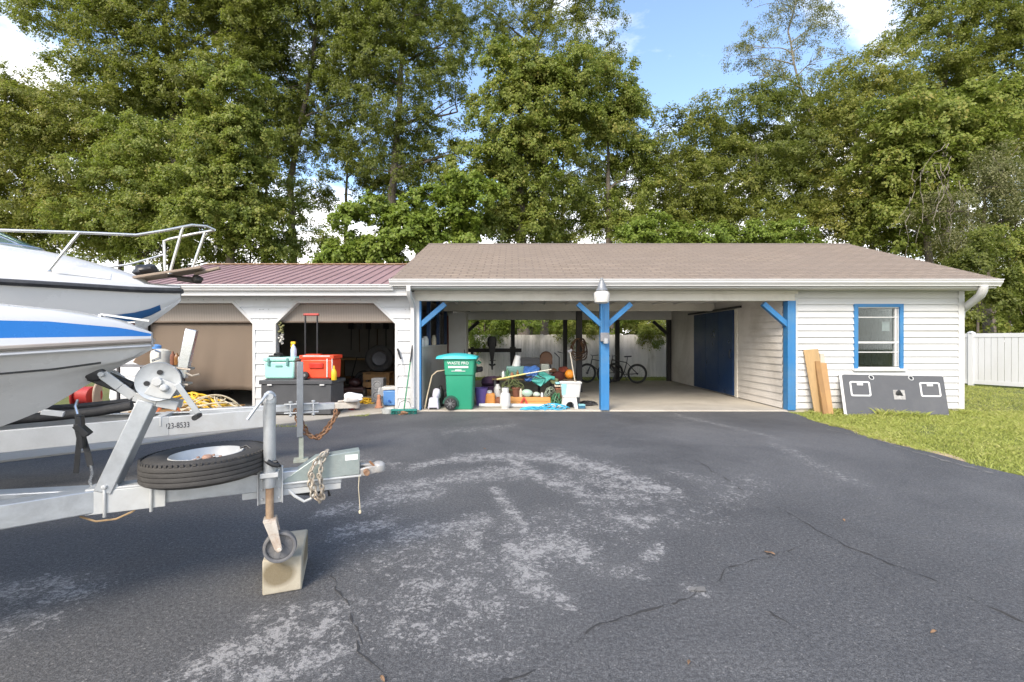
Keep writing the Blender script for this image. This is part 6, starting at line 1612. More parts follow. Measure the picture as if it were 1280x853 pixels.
mb = MB(); q = .10; mb.add([Vector((x0_ + .030, 9.745, zb0 + .01)), Vector((x0_ + .10, 9.745, zb0 + .01)), Vector((x0_ + .12, 9.712, zb1 - .035)), Vector((x0_ + .008, 9.712, zb1 - .035))], [(0, 1, 2, 3)]); mb.build('aqua_panel', AQUA, wb, smooth=0)
mb = MB(); mb.bx(XZ(703, 9.9), XZ(724, 9.9), 9.80, 10.0, .03, zb0 - .002); item('tub_support', mb, DKT[0], 'dark box under the white tub', 'box', at(713, 9.9))
ss = thing('step_stool', 'white plastic step stool with arched legs at the slab edge', 'step stool', tuple(at(712, 9.62)))
sx0, sx1, szt = XZ(702.5, 9.58), XZ(722, 9.58), ZZ(496.5, 9.58)
mb = MB(); outer = [(sx0, .032), (sx0 + .03, szt), (sx1 - .03, szt), (sx1, .032), (sx1 - .07, .032)]; n_ = 8
xm = (sx0 + sx1) / 2; rr_ = (sx1 - sx0) / 2 - .075
outer += [(xm + rr_ * math.cos(R(a)), .032 + (szt - .032) * .62 * (math.sin(R(a)) ** .6 if a > 0 else 0)) for a in range(10, 171, 20)] + [(sx0 + .07, .032)]
mb.prism([(x, 9.52, z) for x, z in outer], (0, .03, 0)); mb.prism([(x, 9.74, z) for x, z in outer], (0, .03, 0)); mb.build('end_frame', WPLAS, ss, smooth=0)
mb = MB(); mb.bx(sx0 + .02, sx1 - .02, 9.51, 9.78, szt + .001, szt + .025); mb.build('tread', WPLAS, ss, bevel=.008)
bp_ = thing('long_broom', 'pale wooden broom standing head up in the white tub', 'broom', tuple(W(719, 478, 9.85)))
mb = MB(); mb.tube([W(720, 484, 9.85), W(712.5, 440, 10.1)], .012, 8); mb.build('handle', PALEWOOD, bp_)
mb = MB(); mb.bar(W(709.5, 440, 10.1), W(715, 437.5, 10.1), .04, .05); mb.build('head', DKT[2], bp_)
mb = MB(); mb.bx(XZ(722.5, 9.6), XZ(731, 9.6), 9.52, 9.68, .031, .10); o = item('blue_case', mb, mat('navy_case', (.02, .10, .17), .4), 'small navy case on the floor beside the step stool', 'case', at(727, 9.6), bevel=.008)
mb = MB(); mb.bx(XZ(722.7, 9.6), XZ(731, 9.6), 9.515, 9.685, .101, .115); mb.build('lid', AQUA, o)
mb = MB(); mb.blob(at(733, 10.1, .06), (.20, .22, .035), 5, .25); tangle(mb, at(735, 10.1, .05), .2, .2, .07, .008, 160, 3); item('dark_mat', mb, DKT[0], 'crumpled dark netting on the slab beside the middle post', 'netting', at(733, 10.1))
# rope coils hanging on the inner post
rr = random.Random(15)
for k in range(2):
    mb = MB()
    for j in range(6):
        hw = rr.uniform(.09, .17) * (1 if k == 0 else .8); hh_ = rr.uniform(.20, .30); ox_ = rr.uniform(-.04, .04) + (-.06 if k == 0 else .07); p0_ = rr.uniform(0, 6)
        a0_ = [Vector((1.87 + ox_ + hw * math.sin(t) * (1 - .35 * math.cos(t)) + .012 * math.sin(3 * t + p0_), 12.59 - .014 * j - .05 * k, 1.52 - hh_ + hh_ * math.cos(t))) for t in np.linspace(0, 2 * math.pi, 25)[:-1]]
        mb.tube(a0_, .011, 6, closed=True)
    item('rope_coil', mb, BROWNROPE if k == 0 else mat('dark_rope', (.06, .035, .025), .9), ('brown rope coil hanging on the dark post behind the white tub', 'darker rope coil hung over the brown one on the same dark post')[k], 'rope', (1.87, 12.6, 1.0), 'rope coils on the dark post')
# bicycles
def bike(cx, cy, rz, label, framecol):
    b = thing('bicycle', label, 'bicycle', (cx, cy, .03), rz, 'bicycles at the back of the carport')
    r = .33; wb_ = 1.02
    for s in (-1, 1):
        mb = MB(); mb.torus((s * wb_ / 2, 0, r + .002), r - .027, .029, ROTX, 40, 8); w = mb.build('wheel', RUBBER, b, local=True)
        q = MB(); q.torus((s * wb_ / 2, 0, r), r - .062, .012, ROTX, 36, 6); q.lathe([(.03, -.04), (.03, .04)], (s * wb_ / 2, 0, r), ROTX, 10)
        for k in range(14): an = 2 * math.pi * k / 14; q.tube([(s * wb_ / 2 + .02 * math.cos(an), (.02 if k % 2 else -.02), r + .02 * math.sin(an)), (s * wb_ / 2 + .265 * math.cos(an + .2), 0, r + .265 * math.sin(an + .2))], .002, 4)
        q.build('rim', DKT[0], w, local=True)
    mb = MB(); bb = (-.08, 0, .30); st_ = (.14, 0, .72); hd = (-.33, 0, .80); hd2 = (-.37, 0, .62)
    st_ = (.16, 0, .70); bb = (.05, 0, .31)
    for p, q, r_ in ((bb, st_, .017), (bb, hd2, .020), (st_, hd, .016), (bb, (.51, .04, .33), .012), (bb, (.51, -.04, .33), .012), (st_, (.51, .04, .33), .01), (st_, (.51, -.04, .33), .01), (hd, hd2, .022), (hd2, (-.51, .05, .33), .014), (hd2, (-.51, -.05, .33), .014)): mb.tube([p, q], r_, 8)
    mb.build('frame', framecol, b, local=True)
    mb = MB(); mb.tube([st_, (.19, 0, .88)], .013, 8); mb.bar((.08, 0, .90), (.31, 0, .91), .10, .045); mb.build('saddle', BLACK, b, bevel=.015, local=True)
    mb = MB(); mb.tube([hd, (-.31, 0, .92)], .014, 8); mb.tube([(-.24, -.30, .95), (-.30, -.12, .93), (-.31, 0, .92), (-.30, .12, .93), (-.24, .30, .95)], .012, 8); mb.build('handlebar', BLACK, b, local=True)
    mb = MB(); mb.torus((bb[0], -.05, .31), .09, .006, ROTX, 24, 6); mb.tube([(bb[0], -.08, .31), (bb[0] + .08, -.09, .16)], .009, 6); mb.bx(bb[0] + .04, bb[0] + .13, -.16, -.08, .15, .17); mb.tube([(bb[0], .08, .31), (bb[0] - .08, .09, .46)], .009, 6); mb.build('crank', DKT[0], b, local=True)
    return b
bike(XZ(777, 15.2), 15.15, 0, 'black bicycle whose saddle and rear wheel show beside the middle post', BLACK)
bike(XZ(764, 15.6) - .35, 15.6, R(14), 'second bicycle standing mostly behind the middle blue post', mat('bike_grey_frame', (.06, .065, .07), .4))

# ---- more of the heap
mb = MB(); mb.bx(XZ(629, 10.3), XZ(650, 10.3), 10.25, 10.55, .03, .34); item('cardboard_box', mb, mat('brown_carton', (.20, .13, .08), .85, var=.2, scale=6), 'brown carton in the shade under the buried table', 'box', at(640, 10.4), bevel=.006)
mb = MB(); mb.lathe([(.10, 0), (.13, .22), (.14, .225), (.125, .22), (.09, .02)], at(682, 10.3), None, 20, cap=False); mb.lathe([(0, .2), (.125, .2)], at(682, 10.3), None, 20, cap=False); item('grey_bucket', mb, DKT[2], 'grey bucket under the point of the teal tarp', 'bucket', at(682, 10.3))
for k, (px_, h_, r_, m_, lb) in enumerate(((634.5, .22, .03, mat('green_glass', (.05, .14, .06), .2), 'green bottle behind the gas cylinder on the table edge'), (629, .17, .035, WPLAS, 'white spray can behind the gas cylinder on the table edge'), (640, .14, .04, mat('rust_tin', (.25, .10, .05), .6), 'rust red tin behind the gas cylinder on the table edge'), (647, .19, .028, mat('amber_flask', (.20, .09, .02), .3), 'amber flask on the table edge under the yellow pole'))):
    c = at(px_, 10.26, .606); mb = MB(); jug(mb, c, r_, h_, .45); item('bottle', mb, m_, lb, 'bottle', c, 'bottles along the edge of the buried table')
mb = MB(); tangle(mb, at(662, 10.2, .62), .34, .14, .10, .006, 420, 53); item('black_cable', mb, BLACK, 'thin black cable strewn over the blue tarp and crate', 'cable', at(662, 10.2, .606))
mb = MB(); tangle(mb, at(612, 10.2, .03), .16, .12, .30, .008, 260, 57); item('brown_twine', mb, BROWNROPE, 'brown twine tangled between the purple bucket and the fuel can', 'twine', at(609, 10.2))
mb = MB(); tarp(mb, [W(627, 472, 10.3), W(636, 474, 10.25), W(650, 471, 10.3), W(648, 466, 10.4), W(634, 463, 10.45), W(626, 467, 10.4)], 10.3, 5, .02); item('dull_sheet', mb, mat('dull_green_sheet', (.10, .19, .15), .7, var=.3, scale=9), 'dull green sheet crumpled below the teal tote', 'sheet', W(636, 474, 10.25), smooth=60, solid=.005)
rr = random.Random(77)
for k, (px_, py_, Y_, s_, m_, lb) in enumerate(((704, 463, 11.4, .12, mat('brick_red_cloth', (.20, .04, .02), .9), 'brick red rag heaped behind the orange ball'), (668, 455, 10.8, .10, mat('rag_grey', (.30, .30, .32), .9, var=.3), 'grey rag on top of the black crate'), (693, 477, 10.2, .09, mat('olive_cap', (.12, .13, .06), .9), 'olive cap hanging beside the point of the teal tarp'), (598.5, 462, 10.4, .10, BLACK, 'black helmet shaped cover hanging behind the bin handle'))):
    c = W(px_, py_, Y_); mb = MB(); mb.blob(c, (s_, s_ * .8, s_ * .75), k + 5, .3); item('rag' if k < 2 else 'cap', mb, m_, lb, 'cloth' if k < 2 else 'cap', c)
# ------------------------------------------------------------------ fences
FENCEW = mat('weathered_fence', (.72, .69, .63), .7, var=.12, scale=1.4, dirt=(.24, .23, .17), dirt_amt=.75, bump=.08, stretch=(3, 3, .5))
VINYL = mat('white_vinyl', (.52, .53, .54), .4, var=.05, scale=1.0, dirt=(.42, .42, .38), dirt_amt=.4, bump=.02, stretch=(2, 2, .5))
fe = thing('plank_fence', 'weathered white plank fence behind the carport, overhung by green shrubs', 'fence', (2.5, 18.1, 0))
mb = MB(); rr = random.Random(8); x = -6.0
while x < 12.0:
    w_ = .145; zt_f = 1.70 + rr.uniform(-.015, .015); mb.bx(x, x + w_ - .007, 18.08 + rr.uniform(0, .006), 18.105, .02, zt_f); x += w_
mb.build('planks', FENCEW, fe, smooth=0)
mb = MB()
for z in (.35, .95, 1.5): mb.bx(-6, 12, 18.106, 18.15, z, z + .09)
mb.build('rail', FENCEW, fe, smooth=0)
fr_ = thing('vinyl_fence', 'clean white vinyl privacy fence with capped post beyond the store room corner', 'fence', (14.9, 15.1, 0))
def fl(t): return Vector((9.34 + t * 1.0, 13.75 - .012 * t * 0, 0))
fa, fb_ = Vector((13.2, 18.5, 0)), Vector((18.5, 7.9, 0)); fu = (fb_ - fa).normalized()
fn = Vector((-fu.y, fu.x, 0))
L_ = (fb_ - fa).length
mb = MB(); d_ = 0.02
while d_ < L_: 
    mb.bar(fa + fu * (d_ + .07) + Vector((0, 0, .88)), fa + fu * (d_ + .07) + Vector((0, 0, .8801 + 0)), .13, .02) if False else None
    c = fa + fu * (d_ + .075); mb.box((c.x, c.y, .87), (.140, .02, 1.5), Matrix.Rotation(math.atan2(fu.y, fu.x), 3, 'Z')); d_ += .15
mb.build('pickets', VINYL, fr_, smooth=0)
mb = MB()
for z in (.12, 1.63): mb.bar(fa + Vector((0, 0, z)), fb_ + Vector((0, 0, z)), .05, .13)
mb.build('rail', VINYL, fr_, bevel=.004)
d_ = 4.05
while d_ < L_:
    c = fa + fu * d_; rot = Matrix.Rotation(math.atan2(fu.y, fu.x), 3, 'Z'); mb = MB(); mb.box((c.x, c.y, .86), (.127, .127, 1.72), rot); p = mb.build('post', VINYL, fr_, bevel=.004)
    mb = MB(); mb.tbox((c.x, c.y, 1.745), (.15, .15, .05), .3); mb.box((c.x, c.y, 1.71), (.15, .15, .02)); mb.build('cap', VINYL, p, smooth=0); d_ += 2.4

# ------------------------------------------------------------------ foliage
def leaf_mat(name, cols, trans=.35):
    m, nt, b, out = new_mat(name)
    g = nt.nodes.new('ShaderNodeNewGeometry'); a = N(nt, 'ShaderNodeAttribute'); a.attribute_name = 'tint'
    f = math_(nt, 'ADD', math_(nt, 'MULTIPLY', g.outputs['Random Per Island'], .55), math_(nt, 'MULTIPLY', a.outputs['Fac'], .45))
    n_ = len(cols); rp = ramp(nt, f, [(.08 + .84 * i / (n_ - 1), c) for i, c in enumerate(cols)])
    nt.links.new(rp.outputs[0], b.inputs['Base Color']); b.inputs['Roughness'].default_value = .5; b.inputs['Specular IOR Level'].default_value = .35
    tl = nt.nodes.new('ShaderNodeBsdfTranslucent'); tc_ = mixc(nt, .55, rp.outputs[0], (.20, .26, .03)); nt.links.new(tc_, tl.inputs[0])
    mx = nt.nodes.new('ShaderNodeMixShader'); mx.inputs[0].default_value = trans
    nt.links.new(b.outputs[0], mx.inputs[1]); nt.links.new(tl.outputs[0], mx.inputs[2]); nt.links.new(mx.outputs[0], out.inputs[0])
    return m
LEAF = {
    'oak': leaf_mat('oak_leaf', [(.110, .130, .024), (.160, .184, .033), (.210, .228, .044), (.265, .26, .060)], .5),
    'dark': leaf_mat('dark_leaf', [(.080, .104, .022), (.124, .150, .030), (.168, .192, .040), (.215, .228, .055)], .5),
    'vine': leaf_mat('vine_leaf', [(.125, .165, .028), (.182, .230, .040), (.240, .280, .056), (.285, .31, .074), (.335, .295, .072)], .5),
    'bright': leaf_mat('bright_leaf', [(.130, .190, .026), (.182, .258, .036), (.230, .300, .050), (.275, .325, .066)], .5),
    'yellow': leaf_mat('yellowing_leaf', [(.150, .172, .032), (.210, .230, .045), (.270, .270, .058), (.32, .285, .068)], .5),
    'grey': leaf_mat('greyish_leaf', [(.130, .138, .060), (.175, .182, .078), (.220, .216, .10), (.255, .24, .12)], .45),
}
BARK = mat('bark', (.12, .098, .078), .9, var=.35, scale=8, stretch=(2, 2, .4), bump=.6, dirt=(.15, .14, .11), dirt_amt=.5)
BARKP = mat('pale_bark', (.22, .20, .17), .9, var=.3, scale=8, stretch=(2, 2, .4), bump=.5)
VINEG = mat('bare_vine', (.19, .165, .13), .9, var=.3, scale=15)

def leaf_object(name, C, Nrm, D, size, asp, tint, m, parent=None):
    """C centres, Nrm leaf normals, D leaf long axes (all n x 3)"""
    n = len(C)
    D = D - Nrm * (D * Nrm).sum(1, keepdims=True); D /= np.linalg.norm(D, axis=1, keepdims=True) + 1e-9
    S = np.cross(Nrm, D)
    l = size[:, None]; w = (size * asp)[:, None]
    fold = Nrm * (w * .22)
    v = np.empty((n, 4, 3), np.float32)
    v[:, 0] = C - D * l * .5; v[:, 1] = C + S * w * .5 + fold + D * l * .06; v[:, 2] = C + D * l * .5 - fold * .6; v[:, 3] = C - S * w * .5 + fold + D * l * .06
    if parent is not None:
        v -= np.array(OBJ_T[parent.name].translation, np.float32)
    me = bpy.data.meshes.new(name)
    me.vertices.add(n * 4); me.vertices.foreach_set('co', v.reshape(-1))
    me.loops.add(n * 4); me.loops.foreach_set('vertex_index', np.arange(n * 4, dtype=np.int32))
    me.polygons.add(n); me.polygons.foreach_set('loop_start', np.arange(0, n * 4, 4, dtype=np.int32)); me.polygons.foreach_set('loop_total', np.full(n, 4, np.int32))
    at_ = me.attributes.new('tint', 'FLOAT', 'POINT'); at_.data.foreach_set('value', np.repeat(tint, 4).astype(np.float32))
    me.materials.append(m); me.update(calc_edges=True)
    o = bpy.data.objects.new(name, me); COL.objects.link(o)
    if parent is not None: o.parent = parent; OBJ_T[o.name] = OBJ_T[parent.name]
    return o
def unit(a): return a / (np.linalg.norm(a, axis=-1, keepdims=True) + 1e-9)
DM, LM, SZ = 2.3, 2.3, .70
def clumps(lobes, per_m2, leafs, size, asp, droop, seed, spray=.42, shell=(.55, 1.05), flat=.75):
    """lobes: (cx,cy,cz,rx,ry,rz) -> leaf arrays. Each lobe carries bough-ends (small domes), each dome carries sprays, each spray leaves."""
    g = np.random.default_rng(seed); Cs, Ns, Ds, Ss, Ts = [], [], [], [], []
    for (cx, cy, cz, rx, ry, rz) in lobes:
        area = 4 * math.pi * ((rx * ry) ** 1.6 / 3 + (rx * rz) ** 1.6 / 3 + (ry * rz) ** 1.6 / 3) ** (1 / 1.6)
        NS = 9
        n = max(5, int(area * per_m2 * DM / NS))
        d = unit(g.normal(size=(n, 3)))
        d[:, 1] = np.where((d[:, 1] > .25) & (g.random(n) < .6), -d[:, 1], d[:, 1])
        d[:, 2] = np.where((d[:, 2] < -.5) & (g.random(n) < .6), -d[:, 2], d[:, 2])
        k = g.normal(size=(5, 3)) * 2.6; ph = g.random(5) * 6.28
        nz = np.cos(d @ k.T + ph).sum(1) / 5
        r = (shell[0] + (shell[1] - shell[0]) * g.random(n) ** .55) * (1 + .30 * nz)
        mc = np.array([cx, cy, cz]) + d * r[:, None] * np.array([rx, ry, rz])
        mr = (.40 + .50 * g.random(n)) * spray / .42 * min(1.0, .35 + .3 * min(rx, rz))        # dome radius
        e = unit(g.normal(size=(n, NS, 3)) + d[:, None, :] * .55 + np.array([0, -.15, .75]))
        c = (mc[:, None, :] + e * (mr[:, None] * (.65 + .5 * g.random((n, NS))))[..., None] * np.array([1.15, 1.15, .75])).reshape(-1, 3)
        e = e.reshape(-1, 3); mid_t = np.repeat(np.clip(.5 + .22 * g.normal(size=n), 0, 1), NS)
        n = len(c); m_ = int(leafs * LM)
        tw = unit(e * .9 + g.normal(size=(n, 3)) * .45 + np.array([0, 0, -droop]))
        t = g.random((n, m_)); sp = spray * .72
        P = c[:, None, :] + tw[:, None, :] * (t * sp * 1.3)[..., None] + g.normal(size=(n, m_, 3)) * sp * np.array([.36, .36, .36 * flat])
        P[..., 2] -= droop * .5 * t * t * sp * 1.6
        nn = unit(e[:, None, :] * .95 + g.normal(size=(n, m_, 3)) * .5 + np.array([0, -.15, .45]))
        dd = unit(tw[:, None, :] + g.normal(size=(n, m_, 3)) * .7 + np.array([0, 0, -droop * .8]))
        ct_ = np.clip(mid_t + .14 * g.normal(size=n), 0, 1)[:, None]; tt = np.clip(ct_ + .10 * g.normal(size=(n, m_)), 0, 1)
        Cs.append(P.reshape(-1, 3)); Ns.append(nn.reshape(-1, 3)); Ds.append(dd.reshape(-1, 3)); Ss.append(size * SZ * (.6 + .75 * g.random(n * m_))); Ts.append(tt.reshape(-1))
    return [np.concatenate(a) for a in (Cs, Ns, Ds, Ss)] + [asp, np.concatenate(Ts)]
def limb(mb, a, b, r0, r1, seed, sag=.0, n=9):
    rr = random.Random(seed); a, b = Vector(a), Vector(b); pts = []; rs = []
    L = (b - a).length; o = Vector((rr.uniform(-1, 1), rr.uniform(-1, 1), 0)) * L * .07; o2 = Vector((rr.uniform(-1, 1), rr.uniform(-1, 1), rr.uniform(-.5, .5))) * L * .03
    for i in range(n):
        t = i / (n - 1); pts.append(a.lerp(b, t) + o * math.sin(math.pi * t) + o2 * math.sin(2 * math.pi * t) + Vector((0, 0, sag * math.sin(math.pi * t)))); rs.append(r0 + (r1 - r0) * t ** .8)
    mb.tube(pts, rs, 8); return pts
TOTAL = [0]
def tree(name, label, kind, Y, trunk, lobes, dens=2.6, leafs=16, size=.17, asp=.55, droop=.35, spray=.42, seed=1, tr=.22, bark=None, cat='tree', group=None, twigs=2, shell=(.32, 1.05), depth=.8):
    """lobes in photo units (px, py, rx, ry[, dY]); trunk = list of px,py points upward or None"""
    L = []
    for lb in lobes:
        px, py, rx, ry = lb[:4]; Yl = Y + (lb[4] if len(lb) > 4 else 0); c = W(px, py, Yl); L.append((c.x, c.y, c.z, rx * Yl / F, min(rx, ry * 1.3) * Yl / F * depth, ry * Yl / F))
    base = Vector((XZ(trunk[0][0], Y), Y, -.02)) if trunk else Vector((L[0][0], Y, -.02))
    t = thing(name, label, cat, tuple(base), 0, group)
    mb = MB(); bk = bark or BARK
    path = [base] + [W(p[0], p[1], Y + (p[2] if len(p) > 2 else 0)) for p in (trunk[1:] if trunk else [])]
    if len(path) < 2: path.append(Vector((base.x, Y, L[0][2])))
    tot = sum((b - a).length for a, b in zip(path[:-1], path[1:])); acc = 0; nodes = []
    pts = []; rs = []
    rr = random.Random(seed)
    for a, b in zip(path[:-1], path[1:]):
        sl = (b - a).length; k_ = max(3, int(sl / .6))
        for k in range(k_):
            q = a.lerp(b, k / k_); f_ = (acc + sl * k / k_) / tot
            pts.append(q + Vector((rr.uniform(-.05, .05), rr.uniform(-.05, .05), 0)) * min(1, acc + k)); rs.append(tr * (1.25 if len(pts) == 1 else 1) * (1 - .78 * f_))
        acc += sl
    pts.append(path[-1]); rs.append(tr * .2)
    mb.tube(pts, rs, 10)
    trunk_o = mb.build('trunk', bk, t)
    mb = MB(); nl = 0
    for i, (cx, cy, cz, rx, ry, rz) in enumerate(L):
        c = Vector((cx, cy, cz))
        cand = [j for j, p in enumerate(pts) if p.z < cz - .15 * rz] or [0]
        j = min(cand, key=lambda j: (pts[j] - c).length + abs((cz - pts[j].z) - (pts[j] - c).length * .6) * .4)
        r0 = max(.03, min(rs[j] * .75, .05 + .02 * (c - pts[j]).length))
        lp = limb(mb, pts[j], c, r0, r0 * .35, seed * 31 + i, .2); nl += 1
        for k in range(twigs):
            d_ = Vector((rr.gauss(0, 1), rr.gauss(0, 1), rr.gauss(.2, .8))).normalized(); e = c + Vector((d_.x * rx, d_.y * ry, d_.z * rz)) * .8
            limb(mb, lp[rr.randint(4, 8)], e, r0 * .42, .012, seed * 77 + i * 5 + k, .1, 6)
    mb.build('limbs', bk, t)
    arr = clumps(L, dens, leafs, size, asp, droop, seed, spray, shell)
    TOTAL[0] += len(arr[0])
    leaf_object('crown', *arr, LEAF[kind], t)
    return t

V = 1.0
# far back row --------------------------------------------------
tree('oak_tree', 'broad dark green oak rising behind the two boats, top cut off by the sky gap', 'oak', 27, [(215, 0), (220, 250), (215, 120), (200, -30)],
     [(120, 40, 70, 50), (190, 90, 80, 60), (200, 10, 90, 50), (280, 50, 70, 60), (150, 130, 80, 50), (250, 130, 70, 50), (330, 20, 60, 50), (100, -20, 60, 30), (250, -40, 90, 40), (60, 12, 45, 24), (310, 110, 50, 45)], dens=2.2, size=.20, seed=3, tr=.40)
tree('slender_tree', 'tall slender tree with bare forked brown trunk showing above the metal roof', 'dark', 28, [(368, 0), (366, 290), (362, 225), (385, 110), (400, 10)],
     [(395, 50, 65, 55), (440, 10, 70, 50), (360, 110, 50, 50), (405, 140, 50, 40), (375, 190, 45, 32), (350, 10, 60, 50), (420, -40, 90, 40), (335, 165, 32, 40), (398, 235, 30, 18), (350, 262, 30, 20)], dens=1.9, size=.19, seed=5, tr=.30, twigs=4)
tree('tall_tree', 'tall dark limbed tree between the bare forked trunk and the central vine tower', 'dark', 27, [(492, 0), (490, 250), (500, 120), (505, -10)],
     [(480, 40, 65, 60), (530, 20, 55, 50), (510, 100, 60, 50), (455, 95, 45, 45), (478, 160, 48, 45), (520, 165, 36, 40), (500, -40, 90, 40), (485, 215, 45, 32), (555, 60, 35, 40), (545, 200, 25, 30), (572, 140, 16, 40), (562, 235, 26, 26), (580, 190, 14, 20)], dens=2.0, size=.19, seed=7, tr=.36, twigs=4)
tree('feathery_tree', 'tall feathery crowned tree standing up behind the central vine tower', 'oak', 30, [(680, 0), (680, 150), (670, 60), (700, -20)],
     [(640, 20, 40, 42), (700, 5, 50, 40), (745, 25, 36, 35), (612, 45, 24, 32), (672, 62, 48, 40), (748, 75, 26, 32), (690, -40, 70, 35), (580, -5, 22, 26)], dens=2.3, size=.17, seed=9, tr=.3, twigs=3)
tree('sparse_tree', 'thin see-through tree with a pale leaning trunk against the blue sky', 'grey', 30, [(1030, 0), (1015, 145), (996, 95), (985, 40), (1000, -10)],
     [(955, 60, 42, 28), (1000, 20, 40, 28), (1020, 80, 28, 30), (940, 95, 34, 20), (985, 105, 36, 18), (1030, 30, 24, 30), (975, 5, 42, 20), (1010, 55, 30, 20), (925, 75, 18, 20), (1000, -30, 50, 25)], dens=1.35, leafs=13, size=.16, asp=.42, droop=.7, seed=11, tr=.17, bark=BARKP, twigs=5)
tree('dense_tree', 'tall dense tree at the far side whose crown is cut by the picture top', 'oak', 28, [(1185, 0), (1180, 120), (1190, 10)],
     [(1150, 85, 60, 45), (1205, 45, 60, 48), (1255, 90, 55, 50), (1180, 120, 60, 40), (1235, 30, 50, 35), (1140, 25, 28, 30), (1175, 0, 45, 28), (1290, 60, 60, 50), (1300, 150, 70, 60)], dens=2.3, size=.19, seed=13, tr=.36, twigs=4)
for k, (px_, lbs_, kd, lb) in enumerate((
    (-60, [(-40, 190, 90, 60), (-150, 220, 90, 80), (20, 230, 90, 70)], 'dark', 'dark tree at the picture edge behind the bow rail'),
    (430, [(430, 95, 46, 60), (462, 205, 40, 46), (345, 60, 44, 50), (352, 150, 36, 50), (548, 120, 34, 56), (556, 50, 40, 50), (300, 20, 60, 50), (480, 40, 60, 50)], 'oak', 'thin tall tree threaded among the dark limbed trees at the centre of the row'),
    (150, [(110, 190, 70, 60), (190, 170, 60, 50), (240, 200, 60, 60), (140, 260, 90, 60), (250, 270, 70, 50)], 'dark', 'shaded tree in the thick of the row behind the cabin boat'),
    (330, [(365, 180, 40, 45), (415, 190, 34, 34), (440, 150, 34, 40), (400, 250, 26, 22), (330, 210, 38, 50), (345, 120, 40, 50), (320, 270, 34, 40), (300, 70, 40, 40)], 'oak', 'leafy tree between the vine covered tree and the bare forked trunk'),
    (520, [(510, 215, 42, 40), (470, 235, 36, 34), (530, 265, 30, 30), (500, 270, 55, 34)], 'dark', 'shaded tree filling behind the bright vine mound'),
    (700, [(700, 220, 60, 60), (740, 255, 60, 50), (650, 245, 60, 50), (780, 200, 40, 60), (690, 150, 60, 60)], 'dark', 'dark hollow tree inside the vine draped tower'),
    (900, [(830, 245, 50, 45), (900, 200, 60, 50), (960, 225, 60, 50), (880, 265, 70, 40), (1000, 180, 60, 50)], 'oak', 'background tree between the round shouldered vine tree and thin see-through tree'),
    (1090, [(1040, 200, 60, 60), (1110, 180, 60, 60), (1090, 250, 80, 50), (1150, 230, 70, 60), (1060, 140, 45, 40)], 'dark', 'shaded tree behind the feathery olive tree'),
    (1240, [(1200, 170, 70, 60), (1270, 170, 70, 70), (1230, 260, 80, 60), (1310, 240, 70, 80), (1190, 310, 60, 40), (1290, 320, 70, 50)], 'oak', 'background tree behind the grey green mossy tree'))):
    tree('woodland_tree', lb, kd, 30.5 + .3 * k, [(px_, 0), (px_ + 4, 200)], lbs_, dens=1.6, leafs=16, size=.20, seed=70 + k, tr=.26, shell=(.25, 1.05))
# middle row --------------------------------------------------
tree('scrub_tree', 'bushy yellow green tree behind the bow rail at the picture edge', 'yellow', 24, [(30, 0), (30, 220)],
     [(-30, 180, 80, 70), (50, 175, 70, 60), (20, 260, 90, 55), (115, 225, 60, 60), (5, 118, 38, 26), (85, 290, 80, 40), (-60, 280, 80, 60), (110, 160, 45, 40)], dens=2.3, size=.19, seed=15, tr=.24)
tree('scrub_tree', 'bushy green tree filling the gap between the boat rail and the vine covered tree', 'vine', 23, [(175, 0), (175, 230)],
     [(170, 225, 60, 50), (215, 260, 60, 50), (140, 285, 65, 38), (225, 195, 45, 40), (200, 310, 60, 30), (165, 180, 40, 30)], dens=2.4, size=.19, seed=17, tr=.22)
tree('vine_covered_tree', 'tree wrapped in hanging vines standing behind the metal roof ridge', 'vine', 21.5, [(288, 0), (290, 150)],
     [(290, 130, 36, 42), (282, 185, 46, 48), (300, 235, 48, 45), (278, 285, 58, 45), (325, 295, 36, 32), (255, 240, 36, 40), (300, 175, 35, 40)], dens=3.2, leafs=26, size=.155, asp=.8, droop=.6, seed=19, tr=.28, spray=.36)
tree('vine_covered_tree', 'massive vine draped tower of a tree rising behind the ridge of the brown roof', 'vine', 22, [(655, 0), (650, 200), (650, 90)],
     [(640, 95, 40, 42), (640, 160, 48, 52), (610, 235, 45, 48), (680, 120, 40, 42), (660, 215, 50, 45), (625, 285, 48, 28), (684, 175, 30, 40), (655, 285, 38, 28), (720, 100, 40, 32), (725, 150, 26, 28)], dens=3.2, leafs=26, size=.155, asp=.8, droop=.65, seed=21, tr=.35, spray=.38)
tree('vine_covered_tree', 'round shouldered vine covered tree bordering the blue sky gap', 'vine', 23.5, [(762, 0), (760, 180)],
     [(765, 105, 32, 30), (740, 150, 45, 42), (775, 165, 34, 42), (792, 225, 28, 42), (790, 285, 30, 26), (795, 140, 12, 18)], dens=3.2, leafs=24, size=.15, asp=.75, droop=.6, seed=23, tr=.3, spray=.38)
tree('woodland_tree', 'medium green tree below the blue sky gap behind the roof ridge', 'oak', 25, [(850, 0), (850, 210)],
     [(830, 200, 40, 42), (875, 175, 42, 40), (850, 240, 50, 40), (820, 265, 40, 32), (900, 225, 42, 42), (885, 275, 50, 28)], dens=2.6, size=.17, seed=25, tr=.24)
tree('woodland_tree', 'darker rounded tree under the thin see-through tree', 'dark', 25.5, [(945, 0), (945, 190)],
     [(925, 150, 48, 32), (965, 145, 40, 32), (935, 205, 50, 45), (985, 190, 45, 42), (960, 255, 55, 40), (1005, 245, 40, 40)], dens=2.6, size=.17, seed=27, tr=.26)
